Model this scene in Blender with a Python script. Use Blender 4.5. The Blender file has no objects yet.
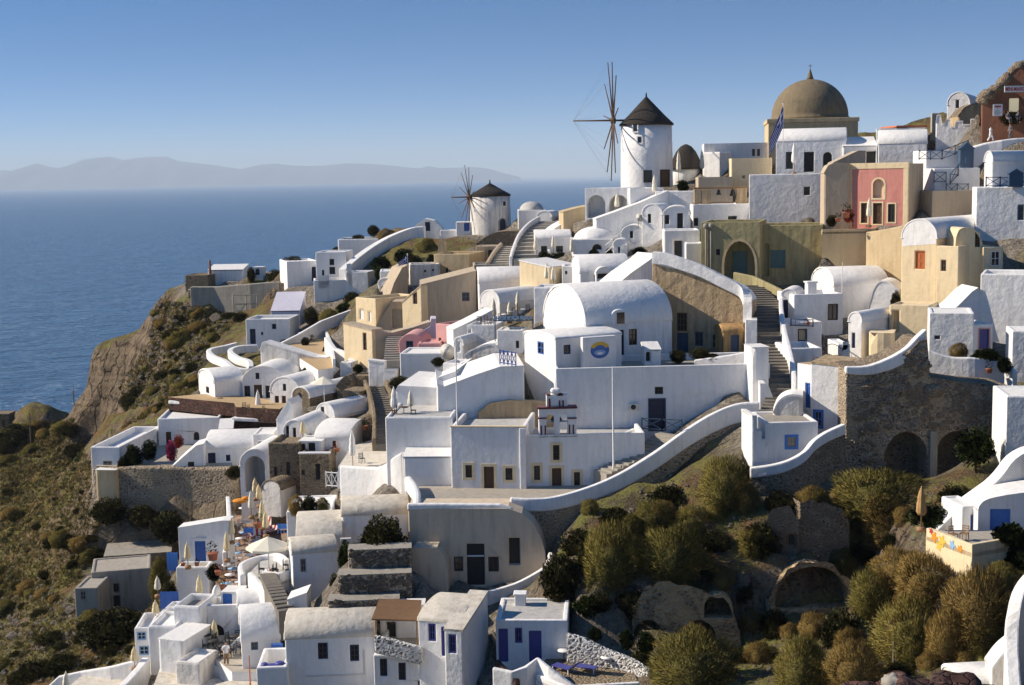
import bpy, bmesh, math, random
import numpy as np
from mathutils import Vector, Matrix, geometry, noise
RND = random.Random(11)
scene = bpy.context.scene
COL = scene.collection
V = Vector
rad = math.radians
# ---------------------------------------------------------------- camera model
F, CX, CY, CAMZ = 1400.0, 512.0, 342.5, 110.0
PITCH = math.atan((342.5 - 177.2) / F)
ROLL = rad(1.02)
CAM = V((0, 0, CAMZ))
_fw = V((0, math.cos(PITCH), -math.sin(PITCH)))
_u0 = V((0, math.sin(PITCH), math.cos(PITCH)))
_r0 = V((1, 0, 0))
UP = _u0 * math.cos(ROLL) + _r0 * math.sin(ROLL)
RT = _r0 * math.cos(ROLL) - _u0 * math.sin(ROLL)
SUN_AZ, SUN_EL = 6.0, 32.0        # sun stands to the left, a little beyond the picture plane

def ray(px, py): return _fw * F + RT * (px - CX) + UP * (CY - py)
def P(px, py, D):
    r = ray(px, py); return CAM + r * (D / r.y)
def onz(px, py, z):
    r = ray(px, py); return CAM + r * ((z - CAMZ) / r.z)

# ---------------------------------------------------------------- materials
MATS = {}
def _new(name):
    m = bpy.data.materials.new(name); m.use_nodes = True
    nt = m.node_tree; b = nt.nodes['Principled BSDF']
    MATS[name] = m
    return m, nt, b
def N(nt, t, **k):
    n = nt.nodes.new(t)
    for a, v in k.items():
        if a in n.inputs: n.inputs[a].default_value = v
        else: setattr(n, a, v)
    return n
def coords(nt, scale=(1, 1, 1), world=True):
    if world:
        g = N(nt, 'ShaderNodeNewGeometry'); out = g.outputs['Position']
    else:
        g = N(nt, 'ShaderNodeTexCoord'); out = g.outputs['Object']
    mp = N(nt, 'ShaderNodeMapping'); mp.inputs['Scale'].default_value = scale
    nt.links.new(out, mp.inputs['Vector'])
    return mp.outputs['Vector']
def noi(nt, vec, scale, detail=4, rough=.55, dist=0):
    n = N(nt, 'ShaderNodeTexNoise'); n.inputs['Scale'].default_value = scale
    n.inputs['Detail'].default_value = detail; n.inputs['Roughness'].default_value = rough
    n.inputs['Distortion'].default_value = dist
    nt.links.new(vec, n.inputs['Vector']); return n.outputs['Fac']
def ramp(nt, fac, stops):
    r = N(nt, 'ShaderNodeValToRGB'); e = r.color_ramp.elements
    while len(e) < len(stops): e.new(.5)
    for i, (p, c) in enumerate(stops):
        e[i].position = p; e[i].color = (c[0], c[1], c[2], 1) if not isinstance(c, (int, float)) else (c, c, c, 1)
    nt.links.new(fac, r.inputs['Fac']); return r.outputs['Color']
def mix(nt, fac, a, b):
    m = N(nt, 'ShaderNodeMix', data_type='RGBA')
    for s, v in ((m.inputs['Factor'], fac), (m.inputs['A'], a), (m.inputs['B'], b)):
        pass
    def put(sock, v):
        if hasattr(v, 'is_output'): nt.links.new(v, sock)
        elif isinstance(v, (int, float)): sock.default_value = v
        else: sock.default_value = (v[0], v[1], v[2], 1)
    put(m.inputs[0], fac); put(m.inputs[6], a); put(m.inputs[7], b)
    return m.outputs[2]
def bump(nt, b, h, strength, dist):
    n = N(nt, 'ShaderNodeBump'); n.inputs['Strength'].default_value = strength; n.inputs['Distance'].default_value = dist
    nt.links.new(h, n.inputs['Height'])
    nt.links.new(n.outputs['Normal'], b.inputs['Normal']); return n
def lin(c): return tuple(x / 12.92 if x <= .04045 else ((x + .055) / 1.055) ** 2.4 for x in c)

def plaster(name, col, stain, amt=.5, lo=.5, hi=.72, bumpd=.05, tint=.06, scale=.35):
    """hand-trowelled limewash: blotchy tone, rain streaks, lumps"""
    m, nt, b = _new(name)
    v = coords(nt); vs = coords(nt, (1.6, 1.6, .22))
    big = noi(nt, v, scale, 5, .6, .4); streak = noi(nt, vs, 1.3, 5, .65); fine = noi(nt, v, 2.6, 4, .6)
    base = mix(nt, big, tuple(c * (1 - tint) for c in col), tuple(min(1, c * (1 + tint)) for c in col))
    f1 = ramp(nt, streak, [(lo, 0.0), (hi, 1.0)])
    f2 = ramp(nt, big, [(.42, 0.0), (.66, 1.0)])
    ma = N(nt, 'ShaderNodeMath', operation='MULTIPLY_ADD'); nt.links.new(f2, ma.inputs[0]); ma.inputs[1].default_value = .65; ma.inputs[2].default_value = .35
    mm = N(nt, 'ShaderNodeMath', operation='MULTIPLY'); nt.links.new(f1, mm.inputs[0]); nt.links.new(ma.outputs[0], mm.inputs[1])
    m2 = N(nt, 'ShaderNodeMath', operation='MULTIPLY'); nt.links.new(mm.outputs[0], m2.inputs[0]); m2.inputs[1].default_value = amt
    c = mix(nt, m2.outputs[0], base, stain)
    c = mix(nt, ramp(nt, fine, [(.3, .12), (.5, 0.0)]), c, stain)
    nt.links.new(c, b.inputs['Base Color']); b.inputs['Roughness'].default_value = .9
    b.inputs['Specular IOR Level'].default_value = .2
    bump(nt, b, noi(nt, v, 1.1, 5, .62), .7, bumpd * 2)
    return m
def stone(name, dark, pale, mortar, scale=2.2, gap=.09, bumpd=.12, stain=None):
    m, nt, b = _new(name)
    v = coords(nt, (1, 1, 1.35))
    wob = N(nt, 'ShaderNodeTexNoise'); wob.inputs['Scale'].default_value = 1.5
    nt.links.new(v, wob.inputs['Vector'])
    ad = N(nt, 'ShaderNodeMix', data_type='RGBA', blend_type='LINEAR_LIGHT'); ad.inputs[0].default_value = .18
    nt.links.new(v, ad.inputs[6]); nt.links.new(wob.outputs['Color'], ad.inputs[7])
    vo = N(nt, 'ShaderNodeTexVoronoi', feature='DISTANCE_TO_EDGE'); vo.inputs['Scale'].default_value = scale
    vc = N(nt, 'ShaderNodeTexVoronoi', feature='F1'); vc.inputs['Scale'].default_value = scale
    for n in (vo, vc): nt.links.new(ad.outputs[2], n.inputs['Vector'])
    sx = N(nt, 'ShaderNodeSeparateColor'); nt.links.new(vc.outputs['Color'], sx.inputs[0])
    st = mix(nt, sx.outputs[0], dark, pale)
    big = noi(nt, v, .25, 5, .6)
    e = ramp(nt, vo.outputs['Distance'], [(gap * .6, 1.0), (gap * 1.4, 0.0)])
    c = mix(nt, e, st, mortar)
    v2_ = N(nt, 'ShaderNodeTexVoronoi', feature='F1'); v2_.inputs['Scale'].default_value = scale * 2.1; nt.links.new(ad.outputs[2], v2_.inputs['Vector'])
    s2 = N(nt, 'ShaderNodeSeparateColor'); nt.links.new(v2_.outputs['Color'], s2.inputs[0])
    small = mix(nt, ramp(nt, v2_.outputs['Distance'], [(.28, 0.0), (.55, 1.0)]), mix(nt, s2.outputs[0], dark, pale), mortar)
    patch = noi(nt, v, .45, 5, .65, .6)
    c = mix(nt, ramp(nt, patch, [(.47, 0.0), (.53, 1.0)]), c, small)
    tone = noi(nt, v, .16, 5, .65); c = mix(nt, ramp(nt, tone, [(.3, .55), (.55, 0.0)]), c, tuple(x * .45 for x in mortar))
    if stain: c = mix(nt, ramp(nt, noi(nt, v, .3, 7, .7, 1.0), [(.49, 0.0), (.56, .95)]), c, mix(nt, patch, tuple(x * .7 for x in stain), tuple(x * 1.15 for x in stain)))
    nt.links.new(c, b.inputs['Base Color']); b.inputs['Roughness'].default_value = .95
    b.inputs['Specular IOR Level'].default_value = .15
    bump(nt, b, ramp(nt, vo.outputs['Distance'], [(0, 0.0), (gap * 2, 1.0)]), .8, bumpd)
    return m
def paint(name, col, rough=.5, var=.15, scale=3, spec=.4):
    m, nt, b = _new(name)
    v = coords(nt, (1, 1, 1)); n = noi(nt, v, scale, 3)
    nt.links.new(mix(nt, n, tuple(c * (1 - var) for c in col), tuple(min(1, c * (1 + var)) for c in col)), b.inputs['Base Color'])
    b.inputs['Roughness'].default_value = rough; b.inputs['Specular IOR Level'].default_value = spec
    return m

plaster('white', (.81, .80, .785), (.48, .44, .38), .5, .46, .7, .07, .08)
plaster('old_white', (.74, .71, .66), (.33, .27, .20), .9, .45, .66, .09)
plaster('roof_white', (.80, .785, .755), (.45, .42, .37), .55, .5, .75, .07)
plaster('roof_dusty', (.66, .61, .52), (.36, .30, .22), .9, .42, .7, .07)
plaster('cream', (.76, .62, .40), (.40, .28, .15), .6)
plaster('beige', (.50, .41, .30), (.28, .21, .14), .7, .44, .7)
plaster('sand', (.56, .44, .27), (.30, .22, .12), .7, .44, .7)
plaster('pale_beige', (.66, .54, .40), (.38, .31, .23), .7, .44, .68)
plaster('olive', (.40, .35, .19), (.17, .145, .075), .9, .40, .66, .06, .12)
plaster('ruin', (.54, .40, .24), (.19, .145, .095), .9, .40, .62, .12, .3, .5)
plaster('ruin_orange', (.50, .30, .12), (.18, .13, .08), 1.0, .40, .62, .1, .25, .5)
plaster('pink', (.62, .27, .225), (.46, .18, .15), .8, .4, .62, .05, .1)
plaster('rose', (.66, .36, .34), (.45, .25, .23), .5)
plaster('concrete', (.36, .33, .28), (.17, .15, .12), .8, .44, .68, .05, .1)
plaster('floor', (.42, .38, .32), (.24, .21, .17), .8, .4, .7, .03, .1)
plaster('tan_floor', (.50, .36, .20), (.34, .24, .14), .7, .4, .7, .03, .1)
plaster('roof_grey', (.50, .49, .47), (.28, .26, .23), .8, .42, .7, .04, .08)
plaster('stair_stone', (.20, .18, .15), (.10, .09, .075), .7, .4, .64, .06, .2)
plaster('dome', (.22, .175, .11), (.13, .105, .07), .9, .40, .64, .08, .12, .5)
plaster('terracotta', (.40, .16, .08), (.24, .10, .06), .5)
plaster('red_brown', (.23, .10, .06), (.10, .055, .04), .8, .4, .64)
plaster('lavender', (.62, .60, .68), (.45, .43, .50), .4)
stone('stone', (.035, .03, .026), (.10, .085, .07), (.42, .36, .28), 2.6, .17)
stone('stone_brown', (.11, .085, .06), (.32, .25, .17), (.34, .27, .18), 3.0, .08)
stone('rubble', (.07, .055, .042), (.28, .215, .15), (.36, .29, .21), 3.2, .13, .12, (.24, .185, .13))
stone('patched', (.08, .064, .048), (.30, .235, .165), (.47, .38, .28), 2.8, .13, .12, (.42, .33, .22))
stone('cave_rock', (.10, .075, .045), (.24, .18, .11), (.36, .27, .17), 2.2, .15, .12, (.54, .39, .22))
stone('lava_wall', (.075, .035, .028), (.15, .08, .06), (.07, .045, .04), 2.2, .05)
stone('dotted', (.03, .03, .03), (.07, .06, .06), (.72, .70, .66), 3.0, .22)
stone('brick_floor', (.28, .13, .08), (.40, .22, .14), (.42, .34, .27), 2.5, .05, .02)
stone('pebble', (.10, .085, .07), (.24, .20, .16), (.14, .12, .10), 2.6, .06, .12)
paint('blue', (.045, .13, .42)); paint('navy', (.018, .026, .065)); paint('maroon', (.12, .025, .03)); paint('bright_blue', (.06, .20, .58))
paint('teal', (.09, .17, .17)); paint('steel_blue', (.05, .09, .15)); paint('purple_blue', (.07, .075, .28))
paint('orange_wood', (.48, .15, .045)); paint('brown_wood', (.10, .055, .03), .7); paint('tan_wood', (.30, .17, .08), .7)
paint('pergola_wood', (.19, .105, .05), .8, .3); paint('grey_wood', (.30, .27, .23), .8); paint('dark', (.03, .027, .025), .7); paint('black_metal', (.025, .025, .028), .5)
paint('white_metal', (.75, .74, .72), .5); paint('canvas', (.72, .60, .36), .9, .1); paint('canvas_pale', (.78, .72, .58), .9, .08)
paint('canvas_white', (.80, .78, .74), .9, .05); paint('red_cloth', (.45, .04, .04), .9); paint('white_cloth', (.78, .77, .75), .9, .04)
paint('orange_cloth', (.70, .27, .03), .9); paint('sky_cloth', (.25, .42, .62), .8); paint('skin', (.48, .28, .19), .6)
paint('hair', (.03, .02, .015), .6); paint('pot', (.36, .13, .07), .8); paint('shirt', (.75, .74, .76), .9); paint('grey_cloth', (.12, .12, .14), .9)
paint('tan_trouser', (.32, .22, .13), .9); paint('flag_blue', (.012, .035, .24), .8); paint('yellow', (.70, .45, .06), .7)
paint('bronze', (.05, .045, .035), .5); paint('straw', (.42, .26, .11), .95, .3); paint('sign_red', (.50, .05, .05), .7)
paint('roof_red', (.50, .16, .08), .8); paint('ac_white', (.62, .60, .56), .6); paint('pane_pale', (.45, .38, .26), .6)
m, nt, b = _new('glass'); b.inputs['Base Color'].default_value = (.016, .018, .022, 1); b.inputs['Roughness'].default_value = .12
v = coords(nt); bump(nt, b, noi(nt, v, 1.2, 2), .3, .02)
m, nt, b = _new('thatch')
v = coords(nt, (3, 3, .5)); n_ = noi(nt, v, 2.0, 5, .7)
nt.links.new(mix(nt, n_, (.012, .010, .009), (.06, .048, .036)), b.inputs['Base Color']); b.inputs['Roughness'].default_value = 1
bump(nt, b, n_, .9, .15)
m, nt, b = _new('lit_window'); b.inputs['Base Color'].default_value = (.75, .66, .45, 1)
b.inputs['Emission Color'].default_value = (1, .85, .5, 1); b.inputs['Emission Strength'].default_value = .25
def foliage_mat(name, stops, tr=.25):
    m, nt, b = _new(name)
    at = N(nt, 'ShaderNodeAttribute'); at.attribute_name = 'tone'
    oi = N(nt, 'ShaderNodeObjectInfo')
    v = coords(nt); n_ = noi(nt, v, .9, 3)
    a1 = N(nt, 'ShaderNodeMath', operation='MULTIPLY_ADD'); nt.links.new(oi.outputs['Random'], a1.inputs[0]); a1.inputs[1].default_value = .36
    a1.inputs[2].default_value = -.18
    a2 = N(nt, 'ShaderNodeMath', operation='ADD'); nt.links.new(a1.outputs[0], a2.inputs[0]); nt.links.new(at.outputs['Fac'], a2.inputs[1])
    a3 = N(nt, 'ShaderNodeMath', operation='MULTIPLY_ADD'); nt.links.new(n_, a3.inputs[0]); a3.inputs[1].default_value = .7; nt.links.new(a2.outputs[0], a3.inputs[2])
    a4 = N(nt, 'ShaderNodeMath', operation='SUBTRACT'); nt.links.new(a3.outputs[0], a4.inputs[0]); a4.inputs[1].default_value = .35
    c = ramp(nt, a4.outputs[0], stops)
    nt.links.new(c, b.inputs['Base Color']); b.inputs['Roughness'].default_value = .8; b.inputs['Specular IOR Level'].default_value = .15
    t = N(nt, 'ShaderNodeBsdfTranslucent'); nt.links.new(c, t.inputs['Color'])
    ms = N(nt, 'ShaderNodeMixShader'); ms.inputs[0].default_value = tr
    nt.links.new(b.outputs[0], ms.inputs[1]); nt.links.new(t.outputs[0], ms.inputs[2])
    nt.links.new(ms.outputs[0], nt.nodes['Material Output'].inputs['Surface'])
foliage_mat('broom', [(0, (.07, .065, .02)), (.45, (.165, .145, .04)), (.8, (.26, .215, .058)), (1, (.33, .26, .075))])
foliage_mat('broom_dry', [(0, (.11, .076, .027)), (.45, (.24, .165, .053)), (.8, (.34, .235, .075)), (1, (.27, .20, .075))])
foliage_mat('scrub', [(0, (.045, .048, .022)), (.5, (.095, .097, .04)), (1, (.16, .145, .06))])
foliage_mat('leafy', [(0, (.018, .032, .012)), (.5, (.045, .075, .02)), (1, (.10, .13, .035))])
foliage_mat('bloom', [(0, (.40, .03, .12)), (.6, (.62, .06, .25)), (1, (.75, .16, .36))])
foliage_mat('bloom_red', [(0, (.30, .03, .03)), (.6, (.5, .08, .05)), (1, (.6, .2, .1))])
foliage_mat('grass_dry', [(0, (.09, .065, .025)), (.5, (.20, .15, .06)), (1, (.36, .28, .12))])

# ---------------------------------------------------------------- object helpers
def link(name, me, mat=None, parent=None):
    o = bpy.data.objects.new(name, me); COL.objects.link(o)
    if me is not None and mat:
        for k in (mat if isinstance(mat, (list, tuple)) else [mat]): me.materials.append(MATS[k])
    if parent: o.parent = parent
    return o
def tag(o, label, cat, group=None, kind=None):
    if label: o['label'] = label
    if cat: o['category'] = cat
    if group: o['group'] = group
    if kind: o['kind'] = kind
    return o
def empty(name, label, cat, loc, rz=0, group=None):
    o = bpy.data.objects.new(name, None); COL.objects.link(o); o.location = loc; o.rotation_euler = (0, 0, rz)
    o.empty_display_size = .3
    return tag(o, label, cat, group)
class B:
    """mesh collector"""
    def __init__(s): s.v = []; s.f = []; s.m = []; s.sm = []
    def add(s, vs, fs, mi=0, smooth=False):
        k = len(s.v); s.v += [tuple(x) for x in vs]
        for f in fs: s.f.append([k + i for i in f]); s.m.append(mi); s.sm.append(smooth)
    def box(s, x0, x1, y0, y1, z0, z1, mi=0):
        s.add([(x0, y0, z0), (x1, y0, z0), (x1, y1, z0), (x0, y1, z0), (x0, y0, z1), (x1, y0, z1), (x1, y1, z1), (x0, y1, z1)],
              [(0, 3, 2, 1), (4, 5, 6, 7), (0, 1, 5, 4), (1, 2, 6, 5), (2, 3, 7, 6), (3, 0, 4, 7)], mi)
    def tube(s, a, b, r0, r1=None, n=6, mi=0, caps=True):
        a, b = V(a), V(b); r1 = r0 if r1 is None else r1
        d = (b - a).normalized(); x = d.orthogonal().normalized(); y = d.cross(x)
        vs = []
        for p, r in ((a, r0), (b, r1)):
            for i in range(n):
                t = 2 * math.pi * i / n; vs.append(p + x * (r * math.cos(t)) + y * (r * math.sin(t)))
        fs = [(i, (i + 1) % n, n + (i + 1) % n, n + i) for i in range(n)]
        if caps: fs += [tuple(range(n - 1, -1, -1)), tuple(range(n, 2 * n))]
        s.add(vs, fs, mi, n > 5)
    def lathe(s, prof, n=24, c=(0, 0, 0), mi=0, smooth=True, lobes=0, amp=0):
        vs = []
        for r, z in prof:
            for i in range(n):
                t = 2 * math.pi * i / n; q = r * (1 + amp * math.cos(lobes * t)) if lobes else r
                vs.append((c[0] + q * math.cos(t), c[1] + q * math.sin(t), c[2] + z))
        fs = [(j * n + i, j * n + (i + 1) % n, (j + 1) * n + (i + 1) % n, (j + 1) * n + i) for j in range(len(prof) - 1) for i in range(n)]
        fs += [tuple(range(n - 1, -1, -1)), tuple(range((len(prof) - 1) * n, len(prof) * n))]
        s.add(vs, fs, mi, smooth)
    def ellip(s, c, rx, ry, rz, nu=12, nv=8, mi=0):
        prof = [(max(1e-3, math.sin(math.pi * j / nv)), -math.cos(math.pi * j / nv)) for j in range(nv + 1)]
        k = len(s.v); s.lathe(prof, nu, (0, 0, 0), mi)
        for i in range(k, len(s.v)):
            x, y, z = s.v[i]; s.v[i] = (c[0] + x * rx, c[1] + y * ry, c[2] + z * rz)
    def mesh(s, name):
        me = bpy.data.meshes.new(name); me.from_pydata(s.v, [], s.f)
        me.polygons.foreach_set('material_index', s.m); me.polygons.foreach_set('use_smooth', s.sm); me.update(); return me
    def build(s, name, mat, parent=None, bev=0, weld=True):
        me = s.mesh(name)
        if bev and weld:
            bm = bmesh.new(); bm.from_mesh(me); bmesh.ops.remove_doubles(bm, verts=bm.verts, dist=.0015); bm.to_mesh(me); bm.free()
        o = link(name, me, mat, parent)
        if bev: bevel(o, bev)
        return o
def bevel(o, w, seg=2):
    m = o.modifiers.new('bevel', 'BEVEL'); m.width = w; m.segments = seg; m.limit_method = 'ANGLE'; m.angle_limit = rad(38)
CTRL = []      # terrain control points (x, y, z, weight)
CARVE = []     # (polygon xy, z) : terrain kept below z inside
def cap(bld, to3, n, outer, holes, mi=0):
    polys = [[V((a, b, 0)) for a, b in outer]] + [[V((a, b, 0)) for a, b in h[0]] for h in holes]
    flat = [p for q in polys for p in q]
    tris = geometry.tessellate_polygon(polys)
    vs = [to3(p.x, p.y) for p in flat]; n = V(n); fs = []
    for t in tris:
        a, b2, c = (V(vs[i]) for i in t)
        cr = (b2 - a).cross(c - a)
        if cr.length < 1e-7: continue
        fs.append(t if cr.dot(n) > 0 else t[::-1])
    bld.add(vs, fs, mi)
    for pts, dep, back in holes:
        k = len(pts); vv = [V(to3(a, b)) for a, b in pts]; vb = [q - n * dep for q in vv]
        fs = []
        ctr = sum(vv, V()) / k
        for i in range(k):
            j = (i + 1) % k; f = (i, j, k + j, k + i)
            e = (vv[j] - vv[i]).cross(vb[i] - vv[i])
            fs.append(f if e.dot(ctr - vv[i]) > 0 else f[::-1])
        if back:
            f = tuple(range(k, 2 * k)); e = geometry.normal([vb[i] for i in range(k)])
            fs.append(f if e.dot(n) > 0 else f[::-1])
        bld.add(vv + vb, fs, mi)
def hole_poly(a0, a1, b0, b1, arch):
    if not arch: return [(a0, b0), (a1, b0), (a1, b1), (a0, b1)]
    r = (a1 - a0) / 2; rise = min(r if arch is True else arch, (b1 - b0) * .8); c = (a0 + a1) / 2; s = b1 - rise
    pts = [(a0, b0), (a1, b0)]
    for i in range(0, 11):
        t = math.pi * i / 10; pts.append((c + r * math.cos(t), s + rise * math.sin(t)))
    return pts
def ring(bld, to3, n, pts, tin, tout, d0, d1, mi=0):
    """band around a hole outline: scaled in by tin, out by tout (metres); from depth d0 (out) to d1 (in)"""
    xs = [p[0] for p in pts]; ys = [p[1] for p in pts]
    cx, cy = (min(xs) + max(xs)) / 2, (min(ys) + max(ys)) / 2; w, h = max(xs) - min(xs), max(ys) - min(ys)
    def sc(t): return [(cx + (x - cx) * (w + 2 * t) / w, cy + (y - cy) * (h + 2 * t) / h) for x, y in pts]
    tin = min(tin, w * .3, h * .3)
    I, O = sc(-tin), sc(tout); n = V(n); k = len(pts)
    def lay(q, d): return [V(to3(a, b)) - n * d for a, b in q]
    A, Bq, C, D_ = lay(O, d0), lay(I, d0), lay(I, d1), lay(O, d1)
    fs = []
    for i in range(k):
        j = (i + 1) % k
        for (p, q) in ((0, 1), (1, 2), (3, 0)):
            fs.append((p * k + i, p * k + j, q * k + j, q * k + i))
    bld.add(A + Bq + C + D_, fs, mi)
class House:
    def __init__(s, name, label, cat, x0, x1, yt, yb, D, yaw, L, mat='white', roof='flat', ph=.45, rise=None, feats=(),
                 roofmat=None, sink=5, outline=None, bev=.1, group=None, ctrl=True, up=.45, seg=14, bank=False, deck=None):
        a = rad(yaw); s.n = V((-math.sin(a), -math.cos(a), 0)); s.u = V((math.cos(a), -math.sin(a), 0)); s.w = -s.n
        xc = (x0 + x1) / 2; ym = (yt + yb) / 2
        s.p0 = P(xc, yb, D); s.L = L
        s.u0 = s.at(x0, ym)[0]; s.u1 = s.at(x1, ym)[0]; s.h = s.at(xc, yt)[1]
        s.root = empty(name, label, cat, s.p0, -a, group)
        u0, u1, h = s.u0, s.u1, s.h; wd = u1 - u0
        roofmat = roofmat or ('roof_white' if mat in ('white', 'old_white') else mat)
        H = {'f': [], 'r': [], 'l': []}; s.parts = []
        maps = {'f': (lambda p, q: (p, 0, q), V((0, -1, 0))), 'r': (lambda p, q: (u1, p, q), V((1, 0, 0))), 'l': (lambda p, q: (u0, p, q), V((-1, 0, 0)))}
        s.maps = maps
        for ft in feats:
            code, X0, X1, Y0, Y1, c = ft[:6]; o = ft[6] if len(ft) > 6 else {}
            side = code[1]; xm, yy = (X0 + X1) / 2, (Y0 + Y1) / 2
            a0, a1 = sorted((s.at(X0, yy, side)[0], s.at(X1, yy, side)[0])); b1, b0 = s.at(xm, Y0, side)[1], s.at(xm, Y1, side)[1]
            lo, hi = ((u0, u1) if side == 'f' else (0, L))
            a0 = max(a0, lo + .08); a1 = min(a1, hi - .08)
            if a1 - a0 < .2 or b1 - b0 < .2: continue
            pts = hole_poly(a0, a1, b0, b1, o.get('arch')); k = code[0]
            if k == 'o' and c == 'dark' and o.get('dep', 2) <= 2: o = dict(o, dep=.4, leaf=1)  # dark openings: shallow recess whose sheet carries painted interior shade, no door leaf
            dep = {'w': .16, 'd': .2, 'o': o.get('dep', 2.0), 'n': o.get('dep', .35)}[k]
            H[side].append((pts, dep, True))
            s.parts.append((k, side, pts, c, o, dep))
        wb, rb = B(), B()
        def strip(p, q, ax):      # edge p->q in profile coords, ax 'w' (front profile) or 'u' (side profile)
            if ax == 'w': return [(p[0], 0, p[1]), (q[0], 0, q[1]), (q[0], L, q[1]), (p[0], L, p[1])]
            return [(u0, p[0], p[1]), (u1, p[0], p[1]), (u1, q[0], q[1]), (u0, q[0], q[1])]
        sk = -sink
        if roof in ('flat', 'flat_open', 'dome', 'hip'):
            prof = [(u0, sk), (u1, sk), (u1, h), (u0, h)]
            cap(wb, *maps['f'], prof, H['f']); cap(wb, lambda p, q: (p, L, q), (0, 1, 0), prof, [])
            sp = [(0, sk), (L, sk), (L, h), (0, h)]
            cap(wb, *maps['r'], sp, H['r']); cap(wb, *maps['l'], sp, H['l'])
            t = min(.32, wd * .2, L * .2)
            if ph > 0 and roof != 'hip':
                O = [(u0, 0), (u1, 0), (u1, L), (u0, L)]; I = [(u0 + t, t), (u1 - t, t), (u1 - t, L - t), (u0 + t, L - t)]
                vs = [(x, y, h) for x, y in O] + [(x, y, h) for x, y in I] + [(x, y, h - ph) for x, y in I]
                fs = [(i, (i + 1) % 4, 4 + (i + 1) % 4, 4 + i) for i in range(4)] + [(4 + i, 4 + (i + 1) % 4, 8 + (i + 1) % 4, 8 + i) for i in range(4)]
                wb.add(vs, fs); rb.add(vs[8:], [(0, 1, 2, 3)])
            else:
                rb.add([(u0, 0, h), (u1, 0, h), (u1, L, h), (u0, L, h)], [(0, 1, 2, 3)])
            if roof == 'dome':
                r0 = min(wd, L) / 2 - .25; c = ((u0 + u1) / 2, L / 2, h - ph); rr = rise or r0 * .6
                prof = [(r0 * math.cos(t_ * math.pi / 20), rr * math.sin(t_ * math.pi / 20)) for t_ in range(0, 11)]
                prof[-1] = (.02, rr); k0 = len(rb.v)
                rb.lathe(prof, 28, c)
                for i in range(k0, len(rb.v)):
                    x, y, z = rb.v[i]; rb.v[i] = (c[0] + (x - c[0]) * (wd / 2 - .25) / r0, c[1] + (y - c[1]) * (L / 2 - .25) / r0, z)
        else:
            if roof == 'vf':                        # vault running back, gable in front
                rise = rise or wd / 2; sp_ = h - rise; c = (u0 + u1) / 2; R_ = wd / 2
                arc = [(c + R_ * math.cos(math.pi * i / seg), sp_ + rise * math.sin(math.pi * i / seg)) for i in range(seg + 1)]
                prof = [(u0, sk), (u1, sk)] + arc; ax = 'w'
            elif roof == 'vs':                      # vault running sideways
                rise = rise or L * .3; c = L / 2
                arc = [(c + L / 2 * math.cos(math.pi * i / seg), h + rise * math.sin(math.pi * i / seg)) for i in range(seg + 1)]
                prof = [(0, sk), (L, sk)] + arc; ax = 'u'
            elif roof == 'shed':                    # one slope, rising to the back
                prof = [(0, sk), (L, sk), (L, h + (rise or 1)), (0, h)]; ax = 'u'; arc = [(L, h + (rise or 1)), (0, h)]
            elif roof == 'out':                     # free outline of the front, in photograph pixels
                pts = [s.at(*q) for q in outline]
                if bank or bev >= .25:
                    for _ in range(2): pts = [pts[0]] + [t_ for a_, b_ in zip(pts, pts[1:]) for t_ in ((a_[0] * .75 + b_[0] * .25, a_[1] * .75 + b_[1] * .25), (a_[0] * .25 + b_[0] * .75, a_[1] * .25 + b_[1] * .75))] + [pts[-1]]
                if bank: pts = [pts[0]] + [(a_, b_ + .5 * noise.noise(V((a_ * 1.3, b_ * 1.3, 7)))) for a_, b_ in pts[1:-1]] + [pts[-1]]
                lo = min(p[0] for p in pts); hi = max(p[0] for p in pts)
                prof = [(lo, sk), (hi, sk)] + pts; ax = 'w'; arc = pts
                if abs(pts[0][0] - hi) > .02: arc = [(hi, pts[0][1])] + pts; prof = [(lo, sk), (hi, sk)] + arc
                u0, u1 = lo, hi; s.u0, s.u1 = lo, hi
            if ax == 'w':
                cap(wb, *maps['f'], prof, H['f']); cap(wb, lambda p, q: (p, L, q), (0, 1, 0), prof, [])
                cap(wb, *maps['r'], [(0, sk), (L, sk), (L, arc[0][1]), (0, arc[0][1])], H['r'])
                cap(wb, *maps['l'], [(0, sk), (L, sk), (L, arc[-1][1]), (0, arc[-1][1])], H['l'])
            else:
                cap(wb, *maps['r'], prof, H['r']); cap(wb, *maps['l'], prof, H['l'])
                fr = [(u0, sk), (u1, sk), (u1, h), (u0, h)]
                cap(wb, *maps['f'], fr, H['f']); hb = arc[0][1]
                cap(wb, lambda p, q: (p, L, q), (0, 1, 0), [(u0, sk), (u1, sk), (u1, hb), (u0, hb)], [])
            # roof shell: slightly proud of the walls
            g = .05; th = .16
            if roof in ('vf', 'vs'):
                c = (u0 + u1) / 2 if ax == 'w' else L / 2; zb = (h - rise) if ax == 'w' else h
                R_ = (wd if ax == 'w' else L) / 2
                def shell(e): return [(c + (R_ + e) * math.cos(math.pi * i / seg), zb - (.0 if 0 < i < seg else .1) + (rise + e) * math.sin(math.pi * i / seg)) for i in range(seg + 1)]
                O = shell(g)
            else:
                O = [(p[0], p[1] + g) for p in arc]
            I = [(p[0], p[1] - th) for p in O] if roof not in ('vf', 'vs') else shell(-th + g)
            e0, e1 = (-g, L + g) if ax == 'w' else (u0 - g, u1 + g)
            def q3(p, e): return (p[0], e, p[1]) if ax == 'w' else (e, p[0], p[1])
            k = len(O)
            vs = [q3(p, e0) for p in O] + [q3(p, e1) for p in O] + [q3(p, e0) for p in I] + [q3(p, e1) for p in I]
            sm = roof in ('vf', 'vs')
            fs = []
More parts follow.
